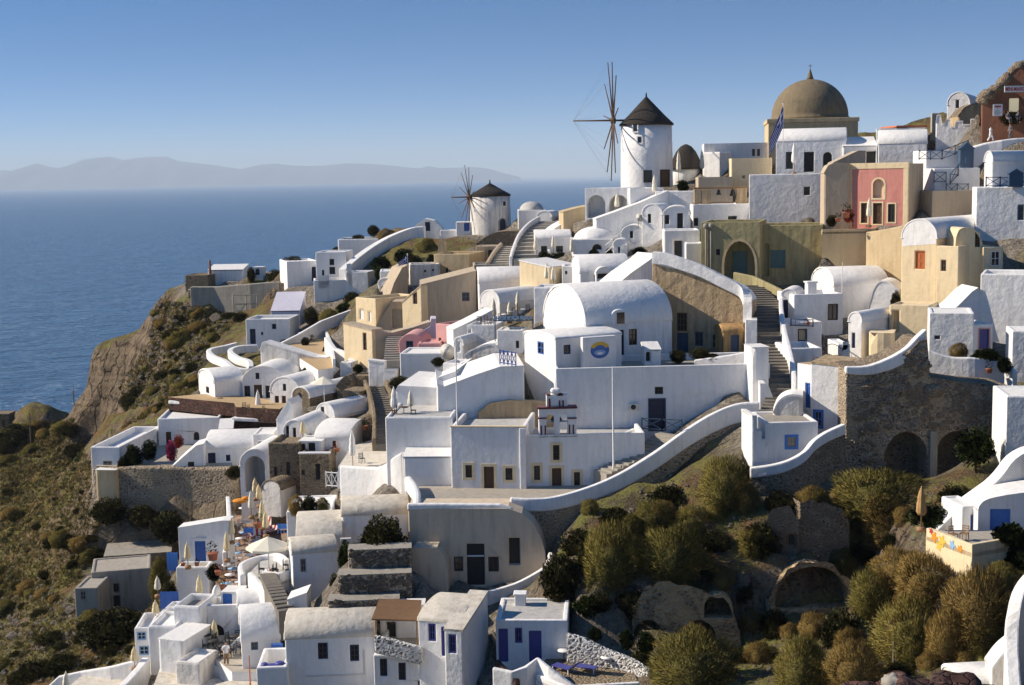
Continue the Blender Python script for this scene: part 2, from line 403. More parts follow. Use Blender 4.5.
            for i in range(k - 1):
                if ax == 'w': fs.append((i, i + 1, k + i + 1, k + i)[::-1])
                else: fs.append((i, i + 1, k + i + 1, k + i))
            rb.add(vs, fs, 0, sm)
            fs = []
            for i in range(k - 1):
                a_, b_ = (i, i + 1, 2 * k + i + 1, 2 * k + i), (k + i, k + i + 1, 3 * k + i + 1, 3 * k + i)
                fs += [a_ if ax == 'w' else a_[::-1], b_[::-1] if ax == 'w' else b_]
                fs.append((2 * k + i, 2 * k + i + 1, 3 * k + i + 1, 3 * k + i))
            fs += [(0, k, 3 * k, 2 * k), (k - 1, 3 * k - 1, 4 * k - 1, 2 * k - 1)]
            rb.add(vs, fs, 0)
        s.wall = wb.build('wall', mat, s.root, bev)
        s.roof = None if bank else rb.build('roof', deck or roofmat, s.root, .06 if roof in ('vf', 'vs') else 0)
        for (k, side, pts, c, o, dep) in s.parts:
            to3, n = maps[side]; n = V(n)
            nm = {'w': 'window', 'd': 'door', 'o': 'opening', 'n': 'niche'}[k]
            part = None
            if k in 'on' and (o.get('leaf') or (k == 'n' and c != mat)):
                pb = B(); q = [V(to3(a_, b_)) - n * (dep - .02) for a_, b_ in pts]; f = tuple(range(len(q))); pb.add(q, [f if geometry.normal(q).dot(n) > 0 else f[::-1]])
                part = pb.build('opening_shade' if k == 'o' else 'niche', c, s.root)  # in openings, a flat dark sheet with the unlit interior painted as colour
            xs = [p[0] for p in pts]; ys = [p[1] for p in pts]
            if k in 'wd':
                pb = B(); q = [V(to3(a_, b_)) - n * (dep - .03) for a_, b_ in pts]
                f = tuple(range(len(q))); pb.add(q, [f if geometry.normal(q).dot(n) > 0 else f[::-1]])
                pane = o.get('pane') or ('glass' if k == 'w' else c)
                if k == 'd':            # panelled leaf: raised stiles
                    w_ = max(xs) - min(xs); cxm = (max(xs) + min(xs)) / 2
                    for a0_, a1_ in ((min(xs) + .1 * w_, cxm - .05 * w_), (cxm + .05 * w_, max(xs) - .1 * w_)):
                        for b0_, b1_ in ((.06, .42), (.5, .86)):
                            hh = max(ys) - min(ys)
                            ring(pb, to3, n, hole_poly(a0_, a1_, min(ys) + b0_ * hh, min(ys) + b1_ * hh, False), .05, 0, dep - .06, dep - .02)
                part = pb.build(nm, pane, s.root)
                fb = B(); fw_ = .085 if k == 'w' else .07
                ring(fb, to3, n, pts, fw_, 0, dep - .13, dep - .02)
                if k == 'w' and not o.get('plain'):
                    nx, ny = o.get('mull', (1, 1)); w_, h_ = max(xs) - min(xs), max(ys) - min(ys)
                    for i in range(1, nx + 1):
                        x = min(xs) + w_ * i / (nx + 1); q = [(x - .03, min(ys) + .02), (x + .03, min(ys) + .02), (x + .03, max(ys) - .02), (x - .03, max(ys) - .02)]
                        q = [V(to3(*t_)) - n * (dep - .09) for t_ in q]; fb.add(q, [(0, 1, 2, 3)])
                    for i in range(1, ny + 1):
                        y = min(ys) + h_ * i / (ny + 1); q = [(min(xs) + .02, y - .03), (max(xs) - .02, y - .03), (max(xs) - .02, y + .03), (min(xs) + .02, y + .03)]
                        q = [V(to3(*t_)) - n * (dep - .088) for t_ in q]; fb.add(q, [(0, 1, 2, 3)])
                fb.build('frame', c, part)
            if o.get('trim'):
                tb = B(); ring(tb, to3, n, pts, 0, o.get('tw', .2), -.04, .06); tb.build('surround', o['trim'], part or s.root)
            if o.get('sill'):
                tb = B(); ring(tb, to3, n, hole_poly(min(xs) - .08, max(xs) + .08, min(ys) - .14, min(ys) - .02, False), .05, 0, -.1, .05); tb.build('sill', o['sill'], part or s.root)
        if bank:
            for (uu, ww, dz) in ((u0, -.6, -.1), (u1, -.6, -.1), ((u0 + u1) / 2, -.6, -.1), (u0 - .8, 1.2, h * .55), (u1 + .8, 1.2, h * .5), ((u0 + u1) / 2, 1.3, h + .15), (u0 * .6 + u1 * .4, 2.5, h + .2), (u0 * .3 + u1 * .7, 2.5, h + .1), ((u0 + u1) / 2, L + 2, h + 1)):
                q = s.p0 + s.u * uu + s.w * ww; CTRL.append((q.x, q.y, s.p0.z + dz))
        elif ctrl:
            for (uu, ww, dz) in ((u0, -.4, -.1), (u1, -.4, -.1), ((u0 + u1) / 2, -.4, -.1), (u0, L, up * h), (u1, L, up * h)):
                q = s.p0 + s.u * uu + s.w * ww; CTRL.append((q.x, q.y, s.p0.z + dz))
        CARVE.append(([tuple((s.p0 + s.u * uu + s.w * ww).xy) for uu, ww in ((u0 - .2, -.3), (u1 + .2, -.3), (u1 + .2, .9 if bank else L - .2), (u0 - .2, .9 if bank else L - .2))], s.p0.z - .15))
        s.ul, s.ur = u0, u1
    def at(s, px, py, side='f'):
        r = ray(px, py)
        if side == 'f': o, n = s.p0, s.n
        elif side == 'r': o, n = s.p0 + s.u * s.u1, s.u
        else: o, n = s.p0 + s.u * s.u0, -s.u
        q = CAM + r * ((o - CAM).dot(n) / r.dot(n)) - s.p0
        return (q.dot(s.u) if side == 'f' else q.dot(s.w)), q.z
    def add_box(s, name, mat, a0, a1, w0, w1, z0, z1, bev=.05):
        b = B(); b.box(a0, a1, w0, w1, z0, z1); return b.build(name, mat, s.root, bev)
    def chimney(s, px, w0, hgt, mat='white', wd=.9, zb=None):
        uu = s.at(px, 200)[0]; zb = s.h - .6 if zb is None else zb
        b = B(); b.box(uu - wd / 2, uu + wd / 2, w0, w0 + wd, zb, zb + hgt); b.box(uu - wd * .62, uu + wd * .62, w0 - .1, w0 + wd + .1, zb + hgt + .003, zb + hgt + .16)
        return b.build('chimney', mat, s.root, .05)
    def front_prop(s, px, py, off=-.05):
        a, z = s.at(px, py); return s.p0 + s.u * a + s.w * off + V((0, 0, z))

def catmull(pts, n=6):
    out = []
    for i in range(len(pts) - 1):
        p0, p1, p2, p3 = pts[max(i - 1, 0)], pts[i], pts[i + 1], pts[min(i + 2, len(pts) - 1)]
        for k in range(n):
            t = k / n; out.append(.5 * ((2 * p1) + (p2 - p0) * t + (2 * p0 - 5 * p1 + 4 * p2 - p3) * t * t + (3 * p1 - p0 - 3 * p2 + p3) * t ** 3))
    out.append(pts[-1]); return out
def wall_mesh(pts, thick, h, z_off=0, bot=None, back=True):
    """prism along a polyline of top-front points; thickness goes away from the camera; h = height or list"""
    b = B(); n = len(pts); vs = []; sg = 0
    for i in range(n - 1):
        d = pts[i + 1] - pts[i]; sg += V((-d.y, d.x, 0)).dot(V((pts[i].x - CAM.x, pts[i].y - CAM.y, 0)).normalized())
    for i, p in enumerate(pts):
        d = (pts[min(i + 1, n - 1)] - pts[max(i - 1, 0)]); d.z = 0; d.normalize()
        nr = V((-d.y, d.x, 0))
        if sg < 0: nr = -nr
        hh = h[i] if isinstance(h, (list, tuple)) else h
        zb = p.z - hh if bot is None else bot
        t = p + V((0, 0, z_off)); q = t + nr * thick
        vs += [t, q, V((t.x, t.y, zb)), V((q.x, q.y, zb))]
    fs = []
    for i in range(n - 1):
        a, c = 4 * i, 4 * i + 4
        fs += [(a, c, c + 1, a + 1), (a, a + 2, c + 2, c), (a + 1, c + 1, c + 3, a + 3), (a + 2, a + 3, c + 3, c + 2)]
    fs += [(0, 1, 3, 2), (4 * n - 4, 4 * n - 2, 4 * n - 1, 4 * n - 3)]
    b.add(vs, fs); return b
def fixn(o):
    bm = bmesh.new(); bm.from_mesh(o.data); bmesh.ops.recalc_face_normals(bm, faces=bm.faces); bm.to_mesh(o.data); bm.free()
def Wall(name, label, cat, pts, h, mat='white', thick=.4, smooth=0, bev=.1, low=None, group=None, ctrl=0, z=None):
    """low=(height, material): retaining wall standing under the parapet"""
    p3 = [P(*q) for q in pts]
    if smooth:
        if isinstance(h, (list, tuple)):
            hs = [a + (b_ - a) * k / smooth for a, b_ in zip(h, h[1:]) for k in range(smooth)] + [h[-1]]; h = hs
        p3 = catmull(p3, smooth)
    org = p3[0].copy(); org.z -= (h[0] if isinstance(h, (list, tuple)) else h)
    loc = [q - org for q in p3]
    def shifted(bld):
        bld.v = [(x - org.x, y - org.y, z_ - org.z) for x, y, z_ in bld.v]; return bld
    if low:
        root = empty(name, label, cat, org, 0, group)
        o = shifted(wall_mesh(p3, thick, h)).build('parapet', mat, root, bev); fixn(o)
        hl = [(h[i] if isinstance(h, (list, tuple)) else h) for i in range(len(p3))]
        pl = [q - V((0, 0, hl[i] - .004)) + V((0, .06, 0)) for i, q in enumerate(p3)]
        o2 = shifted(wall_mesh(pl, max(.2, thick - .1), low[0])).build('retaining_wall', low[1], root, .05); fixn(o2)
    else:
        root = shifted(wall_mesh(p3, thick, h)).build(name, mat, None, bev); fixn(root); root.location = org
        tag(root, label, cat, group)
    if ctrl:
        for i in range(0, len(p3), max(1, smooth or 1)):
            hh = (h[i] if isinstance(h, (list, tuple)) else h); hh += low[0] * .7 if low else 0
            CTRL.append((p3[i].x, p3[i].y - .5, p3[i].z - hh + ctrl))
    return root
class Terrace:
    def __init__(s, name, label, cat, px, D, down=4, floor='floor', wall='white', par=(), group=None, ctrl=True, parmat=None, zadd=0, bev=.08, parh=.75):
        s.z = P(px[0][0], px[0][1], D).z + zadd
        q = [onz(x, y, s.z) for x, y in px]; s.q = q
        ar = sum(a.x * b_.y - b_.x * a.y for a, b_ in zip(q, q[1:] + q[:1]))
        c = sum(q, V()) / len(q)
        s.root = empty(name, label, cat, (c.x, c.y, s.z), 0, group); s.c = c
        l = [v_ - V((c.x, c.y, s.z)) for v_ in q]
        if ar < 0: l = l[::-1]
        n = len(l)
        fb = B(); fb.add([(p.x, p.y, 0) for p in l], [tuple(range(n))]); fb.build('floor', floor, s.root)
        wb = B(); wb.add([(p.x, p.y, -.004) for p in l] + [(p.x, p.y, -down) for p in l], [(i, n + i, n + (i + 1) % n, (i + 1) % n) for i in range(n)])
        wb.build('retaining_wall', wall, s.root)
        for pr in par:
            idx = pr[0]; hh = pr[1] if len(pr) > 1 else parh
            pts = [q[i] + V((0, 0, hh)) for i in idx]
            wm = wall_mesh(pts, .3, hh + .3); wm.v = [(x - c.x, y - c.y, z_ - s.z) for x, y, z_ in wm.v]
            o = wm.build('parapet', parmat or (wall if wall in MATS else 'white'), s.root, bev); fixn(o)
        CARVE.append(([tuple(v_.xy) for v_ in q], s.z - .2))
        if ctrl:
            for v_ in q: CTRL.append((v_.x, v_.y - .3, s.z - .3 - min(down, 1.0)))
    def pt(s, px, py): return onz(px, py, s.z)
def Stairs(name, label, cat, path, width, n, mat='floor', group=None, edge=None, ctrl=True, tread=None):
    """path: photograph points (px,py,D) from bottom to top, centre line; steps in one mesh"""
    p3 = catmull([P(*q) for q in path], 12); L = [0]
    for a, c in zip(p3, p3[1:]): L.append(L[-1] + (c - a).xy.length)
    def pos(d):
        for i in range(len(L) - 1):
            if L[i + 1] >= d: t = (d - L[i]) / max(1e-6, L[i + 1] - L[i]); return p3[i].lerp(p3[i + 1], t)
        return p3[-1]
    root = empty(name, label, cat, p3[0], 0, group); o = p3[0]
    b = B(); tr = B()
    for k in range(n):
        a, c = pos(L[-1] * k / n), pos(L[-1] * (k + 1) / n); d = c - a; d.z = 0
        if d.length < 1e-5: continue
        d.normalize(); s_ = V((d.y, -d.x, 0)) * width / 2; zt = a.z + (c.z - a.z)
        c2 = c + d * .25
        base = [a - s_, a + s_, c2 + s_, c2 - s_]
        vs = [(p.x - o.x, p.y - o.y, zt - o.z) for p in base] + [(p.x - o.x, p.y - o.y, zt - o.z - 2.2) for p in base]
        b.add(vs, [(0, 1, 2, 3), (0, 4, 5, 1), (1, 5, 6, 2), (2, 6, 7, 3), (3, 7, 4, 0)])
        if tread:
            e = .06; vs2 = [(x, y, z_ + .004) for x, y, z_ in vs[:4]]
            m0 = [V(vs2[0]), V(vs2[1]), V(vs2[1]) + d * .12, V(vs2[0]) + d * .12]
            tr.add(m0, [(0, 1, 2, 3)])
        if ctrl and k % 3 == 0: CTRL.append((a.x, a.y, a.z - .4))
        CARVE.append(([tuple(p.xy) for p in base], zt - .35))
    b.build('steps', mat, root)
    if tread: tr.build('step_edge', tread, root)
    if edge:
        for sg in (-1, 1):
            pts = []
            for i in range(0, len(p3), 2):
                d = p3[min(i + 1, len(p3) - 1)] - p3[max(0, i - 1)]; d.z = 0; d.normalize()
                pts.append(p3[i] + V((d.y, -d.x, 0)) * sg * (width / 2 + .15) + V((0, 0, edge[1])))
            wm = wall_mesh(pts, .35, edge[1] + 1.8); wm.v = [(x - o.x, y - o.y, z_ - o.z) for x, y, z_ in wm.v]
            q = wm.build('side_wall', edge[0], root, .08); fixn(q)
    return root

def inp(px, py, poly):
    c = False; k = len(poly)
    for i in range(k):
        (x1, y1), (x2, y2) = poly[i], poly[(i + 1) % k]
        if (y1 > py) != (y2 > py) and px < (x2 - x1) * (py - y1) / (y2 - y1) + x1: c = not c
    return c
def field_stones(Hs, poly, holes, n, size, mat, seed):
    """rough stones standing proud of a masonry face"""
    r = random.Random(seed); b = B(); xs = [q[0] for q in poly]; ys = [q[1] for q in poly]; k = 0
    while k < n:
        px, py = r.uniform(min(xs), max(xs)), r.uniform(min(ys), max(ys)); k += 1
        if not inp(px, py, poly) or any(x0 < px < x1 and y0 < py < y1 for x0, x1, y0, y1 in holes): continue
        a, z = Hs.at(px, py); s_ = size * r.lognormvariate(0, .45); i0 = len(b.v); b.ellip((0, 0, 0), s_, s_ * r.uniform(.25, .55), s_ * r.uniform(.5, .8), 7, 5)
        for i in range(i0, len(b.v)):
            v_ = V(b.v[i]); v_ *= 1 + .45 * noise.noise(v_ * 2.2 / size + V((k, 0, 0))); b.v[i] = (v_.x + a, v_.y, v_.z + z)
        for i in range(len(b.sm)): b.sm[i] = False
    o = b.build('field_stones', mat, Hs.root); o['kind'] = 'stuff'; return o
WH = 'white houses stacked down the hillside'
def rect(x0, x1, y0, y1): return (x0, x1, y0, y1)
def box_out(*pts): return list(pts)

# ============ top of the ridge: right ============
H_dome = House('domed_church', 'large round church with a brown weathered dome on a cream block, top of the village', 'church', 768, 858, 118, 166, 190, 8, 12, 'sand', 'flat', ph=0, sink=3, bev=.12)
b = B(); cx = (H_dome.ul + H_dome.ur) / 2; r = (H_dome.ur - H_dome.ul) / 2 - .6
prof = [(r, 0), (r + .12, .25), (r - .1, .3)] + [(r * .98 * math.cos(t * math.pi / 32), .3 + r * .98 * math.sin(t * math.pi / 32)) for t in range(1, 16)] + [(.35, r * .98 + .3)]
b.lathe(prof, 40, (cx, 6, H_dome.h)); b.build('dome', 'dome', H_dome.root)
b = B(); b.lathe([(.5, 0), (.42, .3), (.3, .7), (.12, 1.3), (.05, 1.4)], 12, (cx, 6, H_dome.h + r + .15)); b.tube((cx, 6, H_dome.h + r + 1.4), (cx, 6, H_dome.h + r + 2.3), .04); b.tube((cx - .3, 6, H_dome.h + r + 2), (cx + .3, 6, H_dome.h + r + 2), .04); b.build('finial', 'dome', H_dome.root)
b = B(); b.box(H_dome.ul - .15, H_dome.ur + .15, -.15, 12.15, H_dome.h - .55, H_dome.h + .004); b.build('cornice', 'sand', H_dome.root, .05)

House('white_house', 'pale house with long smooth roof and dark doorways on terrace below the brown dome', 'house', 776, 846, 140, 172, 172, 13, 8, 'white', 'vs', rise=1.5, sink=2,
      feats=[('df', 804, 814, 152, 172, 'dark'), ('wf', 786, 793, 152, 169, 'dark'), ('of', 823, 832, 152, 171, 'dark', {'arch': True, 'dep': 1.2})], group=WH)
Hgreat = House('terrace_house', 'broad blank pale wall with one small window under the terrace of the dome', 'house', 749, 826, 174, 228, 160, 10, 9, 'white', 'flat', ph=.9, sink=2,
      feats=[('wf', 804, 810, 187, 195, 'dark')], group=WH)
House('terrace_house', 'white block with curved lower front left of the church dome', 'house', 704, 772, 143, 177, 192, 6, 9, 'white', 'flat', ph=.5, sink=3, feats=[('wf', 752, 755, 149, 156, 'dark'), ('wf', 757, 760, 149, 156, 'dark')], group=WH)
House('white_house', 'small rounded white bay catching sun at the end of white block near thatched mill', 'house', 703, 720, 152, 178, 189, 40, 3, 'white', 'flat', ph=.3, sink=3, bev=.6)
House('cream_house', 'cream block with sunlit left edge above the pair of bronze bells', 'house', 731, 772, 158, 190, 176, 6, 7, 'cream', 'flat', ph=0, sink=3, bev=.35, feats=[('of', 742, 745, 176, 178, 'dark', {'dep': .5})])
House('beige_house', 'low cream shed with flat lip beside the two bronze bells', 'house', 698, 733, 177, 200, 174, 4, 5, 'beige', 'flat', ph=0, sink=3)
House('white_house', 'white house with stepped parapet directly under the bell frame', 'house', 693, 750, 204, 236, 166, -3, 8, 'white', 'flat', ph=.3, sink=3,
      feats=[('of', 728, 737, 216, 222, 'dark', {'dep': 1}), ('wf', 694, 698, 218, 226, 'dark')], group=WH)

House('vaulted_house', 'shaded pale house with straight gable wall standing behind the pink house', 'house', 878, 927, 143, 166, 166, 15, 7, 'white', 'vs', rise=1.6, sink=2, group=WH)
House('white_house', 'plain white gable slab with red roof edge behind the pink house', 'house', 876, 926, 128, 150, 175, 16, 3, 'white', 'flat', ph=0, sink=3)
b = B(); q0 = P(897, 127.4, 175); b.box(-.2, 3.8, -.3, 4.5, 0, .22); o = b.build('tile_strip', 'roof_red', None, .03); o.location = q0; o.rotation_euler = (0, 0, rad(8)); tag(o, 'narrow red tiled roof edge on top of the white gable', 'roof')
House('white_house', 'low white annex with sloping roof between dome and pale gable house', 'house', 843, 877, 146, 166, 170, 10, 6, 'white', 'shed', rise=1.2, sink=3, feats=[('of', 866, 876, 151, 165, 'dark', {'dep': 1.5})], group=WH)
House('beige_house', 'beige shed with slanting roof left above the pink house', 'house', 833, 866, 151, 168, 160, 6, 5, 'beige', 'out', outline=[(866, 151), (858, 151), (833, 163)], sink=2)

# pink house
Hpink = House('pink_house', 'salmon pink two storey house with cream corners and arched niche', 'house', 848, 908, 164, 224, 150, 33, 5.2, 'pink', 'flat', ph=0, sink=2, bev=.05, roofmat='sand',
      feats=[('nf', 873, 884, 179, 198, 'cream', {'arch': True, 'trim': 'cream', 'tw': .18, 'dep': .4}), ('df', 861, 867.5, 203, 223, 'brown_wood', {'trim': 'cream', 'tw': .15}),
             ('df', 873, 882, 203, 224, 'brown_wood', {'trim': 'cream', 'tw': .15}), ('wf', 888, 895, 204, 222, 'dark', {'trim': 'cream', 'tw': .15})])
hh = Hpink.h
for a0, a1, z0, z1, w0, w1 in ((Hpink.ul - .04, Hpink.ul + .45, -1, hh - .5, -.05, .3), (Hpink.ur - .5, Hpink.ur + .03, -1, hh - .5, -.05, .3), (Hpink.ul - .06, Hpink.ur + .06, hh - .497, hh + .12, -.07, .3)):
    Hpink.add_box('corner_band' if z0 == -1 else 'cornice', 'cream', a0, a1, w0, w1, z0, z1, .03)
b = B(); b.box(Hpink.ur + .003, Hpink.ur + .03, .31, 5.19, -1, hh - .003); b.build('side_wall', 'beige', Hpink.root)
House('beige_house', 'tan block with rounded shoulder attached to left side of the pink house', 'house', 824, 850, 164, 214, 151.5, 8, 5, 'beige', 'out', outline=[(850, 164), (834, 163), (828, 166), (824, 173)], sink=2, bev=.2)
House('beige_house', 'low plain beige wall block to the right of the pink house', 'house', 932, 978, 190, 222, 149, -6, 5, 'beige', 'flat', ph=.3, sink=2)
Tpink = Terrace('terrace', 'beige walled terrace with flower pots in front of the pink house', 'terrace', [(822, 232), (872, 231), (911, 223), (934, 221), (908, 217), (846, 221), (824, 222)], 147, down=5, wall='sand', floor='tan_floor', par=[((0, 1, 2), .25)], parmat='sand')

# olive house
Hol = House('olive_house', 'large olive green weathered house with arched porch and teal shutters', 'house', 759, 823, 225, 284, 150, 13, 8, 'olive', 'flat', ph=.5, sink=3, roofmat='concrete',
      feats=[('wf', 770, 785, 250, 268, 'teal', {'pane': 'teal', 'mull': (1, 3)}), ('nf', 763, 769, 243, 276, 'olive', {'arch': True, 'dep': .3})])
Hol2 = House('olive_house', 'olive rendered wing with big arched porch over teal door, pipes on corner', 'house', 701, 760, 222, 283, 148.5, 15, 8, 'olive', 'flat', ph=.5, sink=3, roofmat='concrete',
      feats=[('of', 724, 755, 241, 284, 'olive', {'arch': 2.6, 'dep': 2.2, 'trim': 'sand', 'tw': .25}), ('wf', 716, 720, 249, 255, 'dark')])
b = B(); a, z = Hol2.at(738, 282); b.box(a - .75, a + .75, 2.05, 2.12, -.3, 3.2); b.build('door', 'teal', Hol2.root, .02)
b = B()
for px in (706, 711): a, z = Hol2.at(px, 226); b.tube((a, -.12, -1), (a, -.12, z), .09); b.ellip((a, -.12, z), .3, .25, .3, 8, 6)
b.build('drain_pipe', 'grey_wood', Hol2.root)
Wall('garden_wall', 'low olive wall stepping down in front of the teal arched door', 'wall', [(733, 272, 146.5), (752, 276, 145), (767, 283, 143), (781, 290, 141)], 3.4, 'olive', .4)

# beige vaulted house with orange shutter
Hbv = House('vaulted_house', 'cream house with white half round gable, orange shutter and a long white vault', 'house', 901, 937, 219, 304, 135, 42, 13, 'cream', 'vf', rise=1.75, sink=3, roofmat='roof_white', bev=.25,
      feats=[('df', 915, 925, 251, 269, 'orange_wood')])
b = B(); c_ = (Hbv.ul + Hbv.ur) / 2; R_ = (Hbv.ur - Hbv.ul) / 2 - .1; zs = Hbv.h - 1.75
b.add([(c_ - R_, -.012, zs - .9), (c_ + R_, -.012, zs - .6)] + [(c_ + R_ * math.cos(math.pi * i / 14), -.012, zs + 1.66 * math.sin(math.pi * i / 14)) for i in range(15)], [tuple(range(17))]); b.build('gable_panel', 'white', Hbv.root)
House('cream_house', 'cream wing with tiny dark window joined to the house with orange shutter', 'house', 936, 958, 246, 304, 132.4, 42, 4.4, 'cream', 'flat', ph=.2, sink=3, bev=.15, roofmat='cream',
      feats=[('wf', 941, 946, 260, 271, 'brown_wood')])
House('cream_house', 'cream arched dormer block with dark window against the long white vault', 'house', 955, 984, 228, 300, 133.5, -6, 4, 'cream', 'out', outline=[(984, 249), (979, 234), (972, 228), (960, 228), (956, 236), (955, 246)], sink=3, bev=.26, roofmat='cream',
      feats=[('wf', 975, 980, 232, 247, 'brown_wood')])
House('cream_house', 'low cream block with white framed window at the far right of the vault', 'house', 983, 1003, 247, 290, 133, -6, 4, 'cream', 'flat', ph=.1, sink=3, bev=.15, roofmat='cream',
      feats=[('wf', 991, 1000, 251, 266, 'white_metal')])
House('cream_house', 'low cream passage with arched niche below the house with orange shutter', 'house', 889, 930, 305, 346, 127, 28, 4, 'cream', 'flat', ph=.2, sink=3, bev=.3, roofmat='cream',
      feats=[('of', 893, 899, 311, 333, 'cream', {'dep': .7})])
House('cream_house', 'small rounded cream lump under the arched niche', 'house', 868, 893, 333, 366, 122.5, 20, 3, 'cream', 'flat', ph=0, sink=3, bev=.8, roofmat='cream')

# upper right corner
Hmm = House('shop', 'orange brown mini market building with a lit window and white sign board', 'shop', 982, 1044, 66, 124, 160, 17, 3, 'red_brown', 'out', outline=[(1044, 60), (1018, 66), (1008, 76), (996, 87), (982, 98)], sink=2, roofmat='rubble', bev=.2,
      feats=[('of', 1009, 1019, 98, 112, 'lit_window', {'dep': .35})])
a, z = Hmm.at(1014, 105); b = B(); b.box(a - .6, a + .6, .28, .33, z - .85, z + .85); b.build('lit_pane', 'lit_window', Hmm.root)
House('vaulted_house', 'white house with a tall half round sunlit gable beside brown rubble hill top', 'house', 947, 970, 92, 124, 188, 26, 10, 'white', 'vf', rise=1.55, sink=4, feats=[('wf', 956, 959, 100, 108, 'dark')], group=WH)
House('stone_ruin', 'crumbling brown stone house end in front of the half round gable', 'ruin', 958, 984, 102, 128, 172, 6, 5, 'ruin', 'out', outline=[(984, 102), (972, 104), (964, 108), (958, 116)], sink=3, bev=.2, roofmat='rubble')
House('crenellated_wall', 'white wall with notched top and sunlit face below the mini market', 'wall', 936, 987, 124, 150, 165.5, 16, 1.0, 'white', 'out', outline=[(987, 124), (977, 124), (977, 119), (971, 119), (971, 124.5), (963, 124.5), (963, 121), (956, 121), (955, 127), (951, 127), (950, 119), (946, 119), (945, 124), (942, 124), (941, 115), (937, 115), (936, 122)], sink=3, bev=.12)
Wall('terrace_wall', 'high sunlit beige retaining wall right of the flower pot terrace', 'wall', [(866, 232, 145.6), (880, 230, 144.2), (896, 227, 142.8), (914, 222, 141.4)], 6.5, 'sand', 1.2)
House('white_house', 'small rounded white vault lump beside the raised box with blue shutter', 'house', 238, 264, 606, 622, 104, -10, 2.6, 'white', 'vs', rise=.9, sink=4, bev=.2, group=WH)
House('stone_chimney', 'short square stone chimney stack over the notched white wall', 'chimney', 932, 938, 113, 124, 169, 6, .9, 'concrete', 'flat', ph=.1, sink=2, ctrl=False)
Wall('walkway_wall', 'white wall of the walkway rising right towards the mini market', 'wall', [(966, 150, 157.5), (976, 146, 157.4), (988, 142.5, 157.3), (1002, 140, 157), (1018, 138, 157), (1040, 137, 157)], 5, 'white', 2.2, bev=.15)
House('vaulted_house', 'shaded white vault with narrow sunlit gable below the walkway at right edge', 'house', 984, 993, 151, 182, 146, 55, 9, 'white', 'vf', rise=1.0, sink=3, group=WH)
House('terrace_house', 'blank white terrace front with small blue window, upper right edge', 'house', 976, 1044, 187, 236, 139, 15, 7, 'white', 'flat', ph=.4, sink=3, feats=[('wf', 1018, 1024, 205, 220, 'steel_blue')], group=WH)
House('terrace_house', 'white stair terrace with blue railings to the right of the pink house', 'house', 934, 980, 168, 196, 152, -5, 5, 'white', 'flat', ph=.2, sink=3, group=WH)
House('terrace_house', 'white upper landing wall where the blue railings turn', 'house', 926, 968, 150, 180, 157, -5, 4, 'white', 'flat', ph=.1, sink=3, group=WH)

# right middle: white houses
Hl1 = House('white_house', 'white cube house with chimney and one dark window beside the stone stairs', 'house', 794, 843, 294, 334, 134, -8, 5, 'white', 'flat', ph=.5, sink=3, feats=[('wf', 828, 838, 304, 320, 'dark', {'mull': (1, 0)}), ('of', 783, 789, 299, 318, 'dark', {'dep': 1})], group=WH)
Hl1.chimney(816, .8, 1.6)
House('white_house', 'narrow white bay with rounded top and dark door at left of the chimney house', 'house', 781, 797, 289, 330, 135, 20, 4, 'white', 'vf', rise=.5, sink=3, feats=[('df', 783, 788, 300, 318, 'navy')], group=WH)
Hl2 = House('terrace_house', 'white terrace block with a framed brown picture window and blue rail on top', 'house', 784, 822, 322, 356, 129, -5, 4, 'white', 'flat', ph=.7, sink=3, feats=[('wf', 798, 807, 329, 341, 'dark', {'pane': 'pane_pale', 'plain': 1})], group=WH)
House('white_house', 'smooth pale vaulted back wall behind the chimney house', 'house', 834, 888, 285, 318, 141, -10, 6, 'white', 'vs', rise=1.7, sink=3, group=WH)
House('white_house', 'sunlit sloping white buttress beside the cream vaulted house', 'house', 868, 899, 280, 312, 137, 25, 4, 'white', 'out', outline=[(899, 290), (888, 281), (876, 281), (868, 308)], sink=3, bev=.4)
House('vaulted_house', 'small white vault with sunlit gable and blue shutters above iron gate', 'house', 848, 862, 312, 362, 125, 42, 6, 'white', 'vf', rise=.8, sink=3, feats=[('wf', 852, 855, 333, 348, 'navy')], group=WH)
House('white_house', 'tall white block against the right edge with cables down its face', 'house', 980, 1046, 274, 345, 124, 22, 6, 'white', 'flat', ph=.5, sink=3, group=WH)
House('white_house', 'rough white cube above the curved stone wall at right', 'house', 929, 974, 313, 362, 117, 15, 5, 'white', 'flat', ph=.1, sink=3, feats=[('wf', 935, 940, 336, 339, 'dark')], group=WH)
House('white_house', 'low white annex with purple blue door among plants at right', 'house', 972, 993, 324, 356, 118.5, -6, 4, 'white', 'flat', ph=.1, sink=3, feats=[('df', 979, 989, 329, 349, 'purple_blue', {'trim': 'rose', 'tw': .1})], group=WH)
House('white_house', 'white wall with sloping gable top between cream vault and tall right block', 'house', 950, 984, 288, 345, 125, -2, 4, 'white', 'out', outline=[(984, 306), (978, 288), (972, 292), (958, 306), (950, 312)], sink=3)
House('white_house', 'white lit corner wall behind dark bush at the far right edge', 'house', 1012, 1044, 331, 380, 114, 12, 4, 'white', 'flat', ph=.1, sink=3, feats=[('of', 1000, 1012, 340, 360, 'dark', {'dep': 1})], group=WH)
Wall('retaining_wall', 'curved white terrace wall on top of the rough stone arches', 'wall', [(928, 350, 111), (950, 357, 110.5), (975, 358, 110), (1000, 362, 110), (1013, 372, 109)], 2.6, 'white', .5, smooth=4)

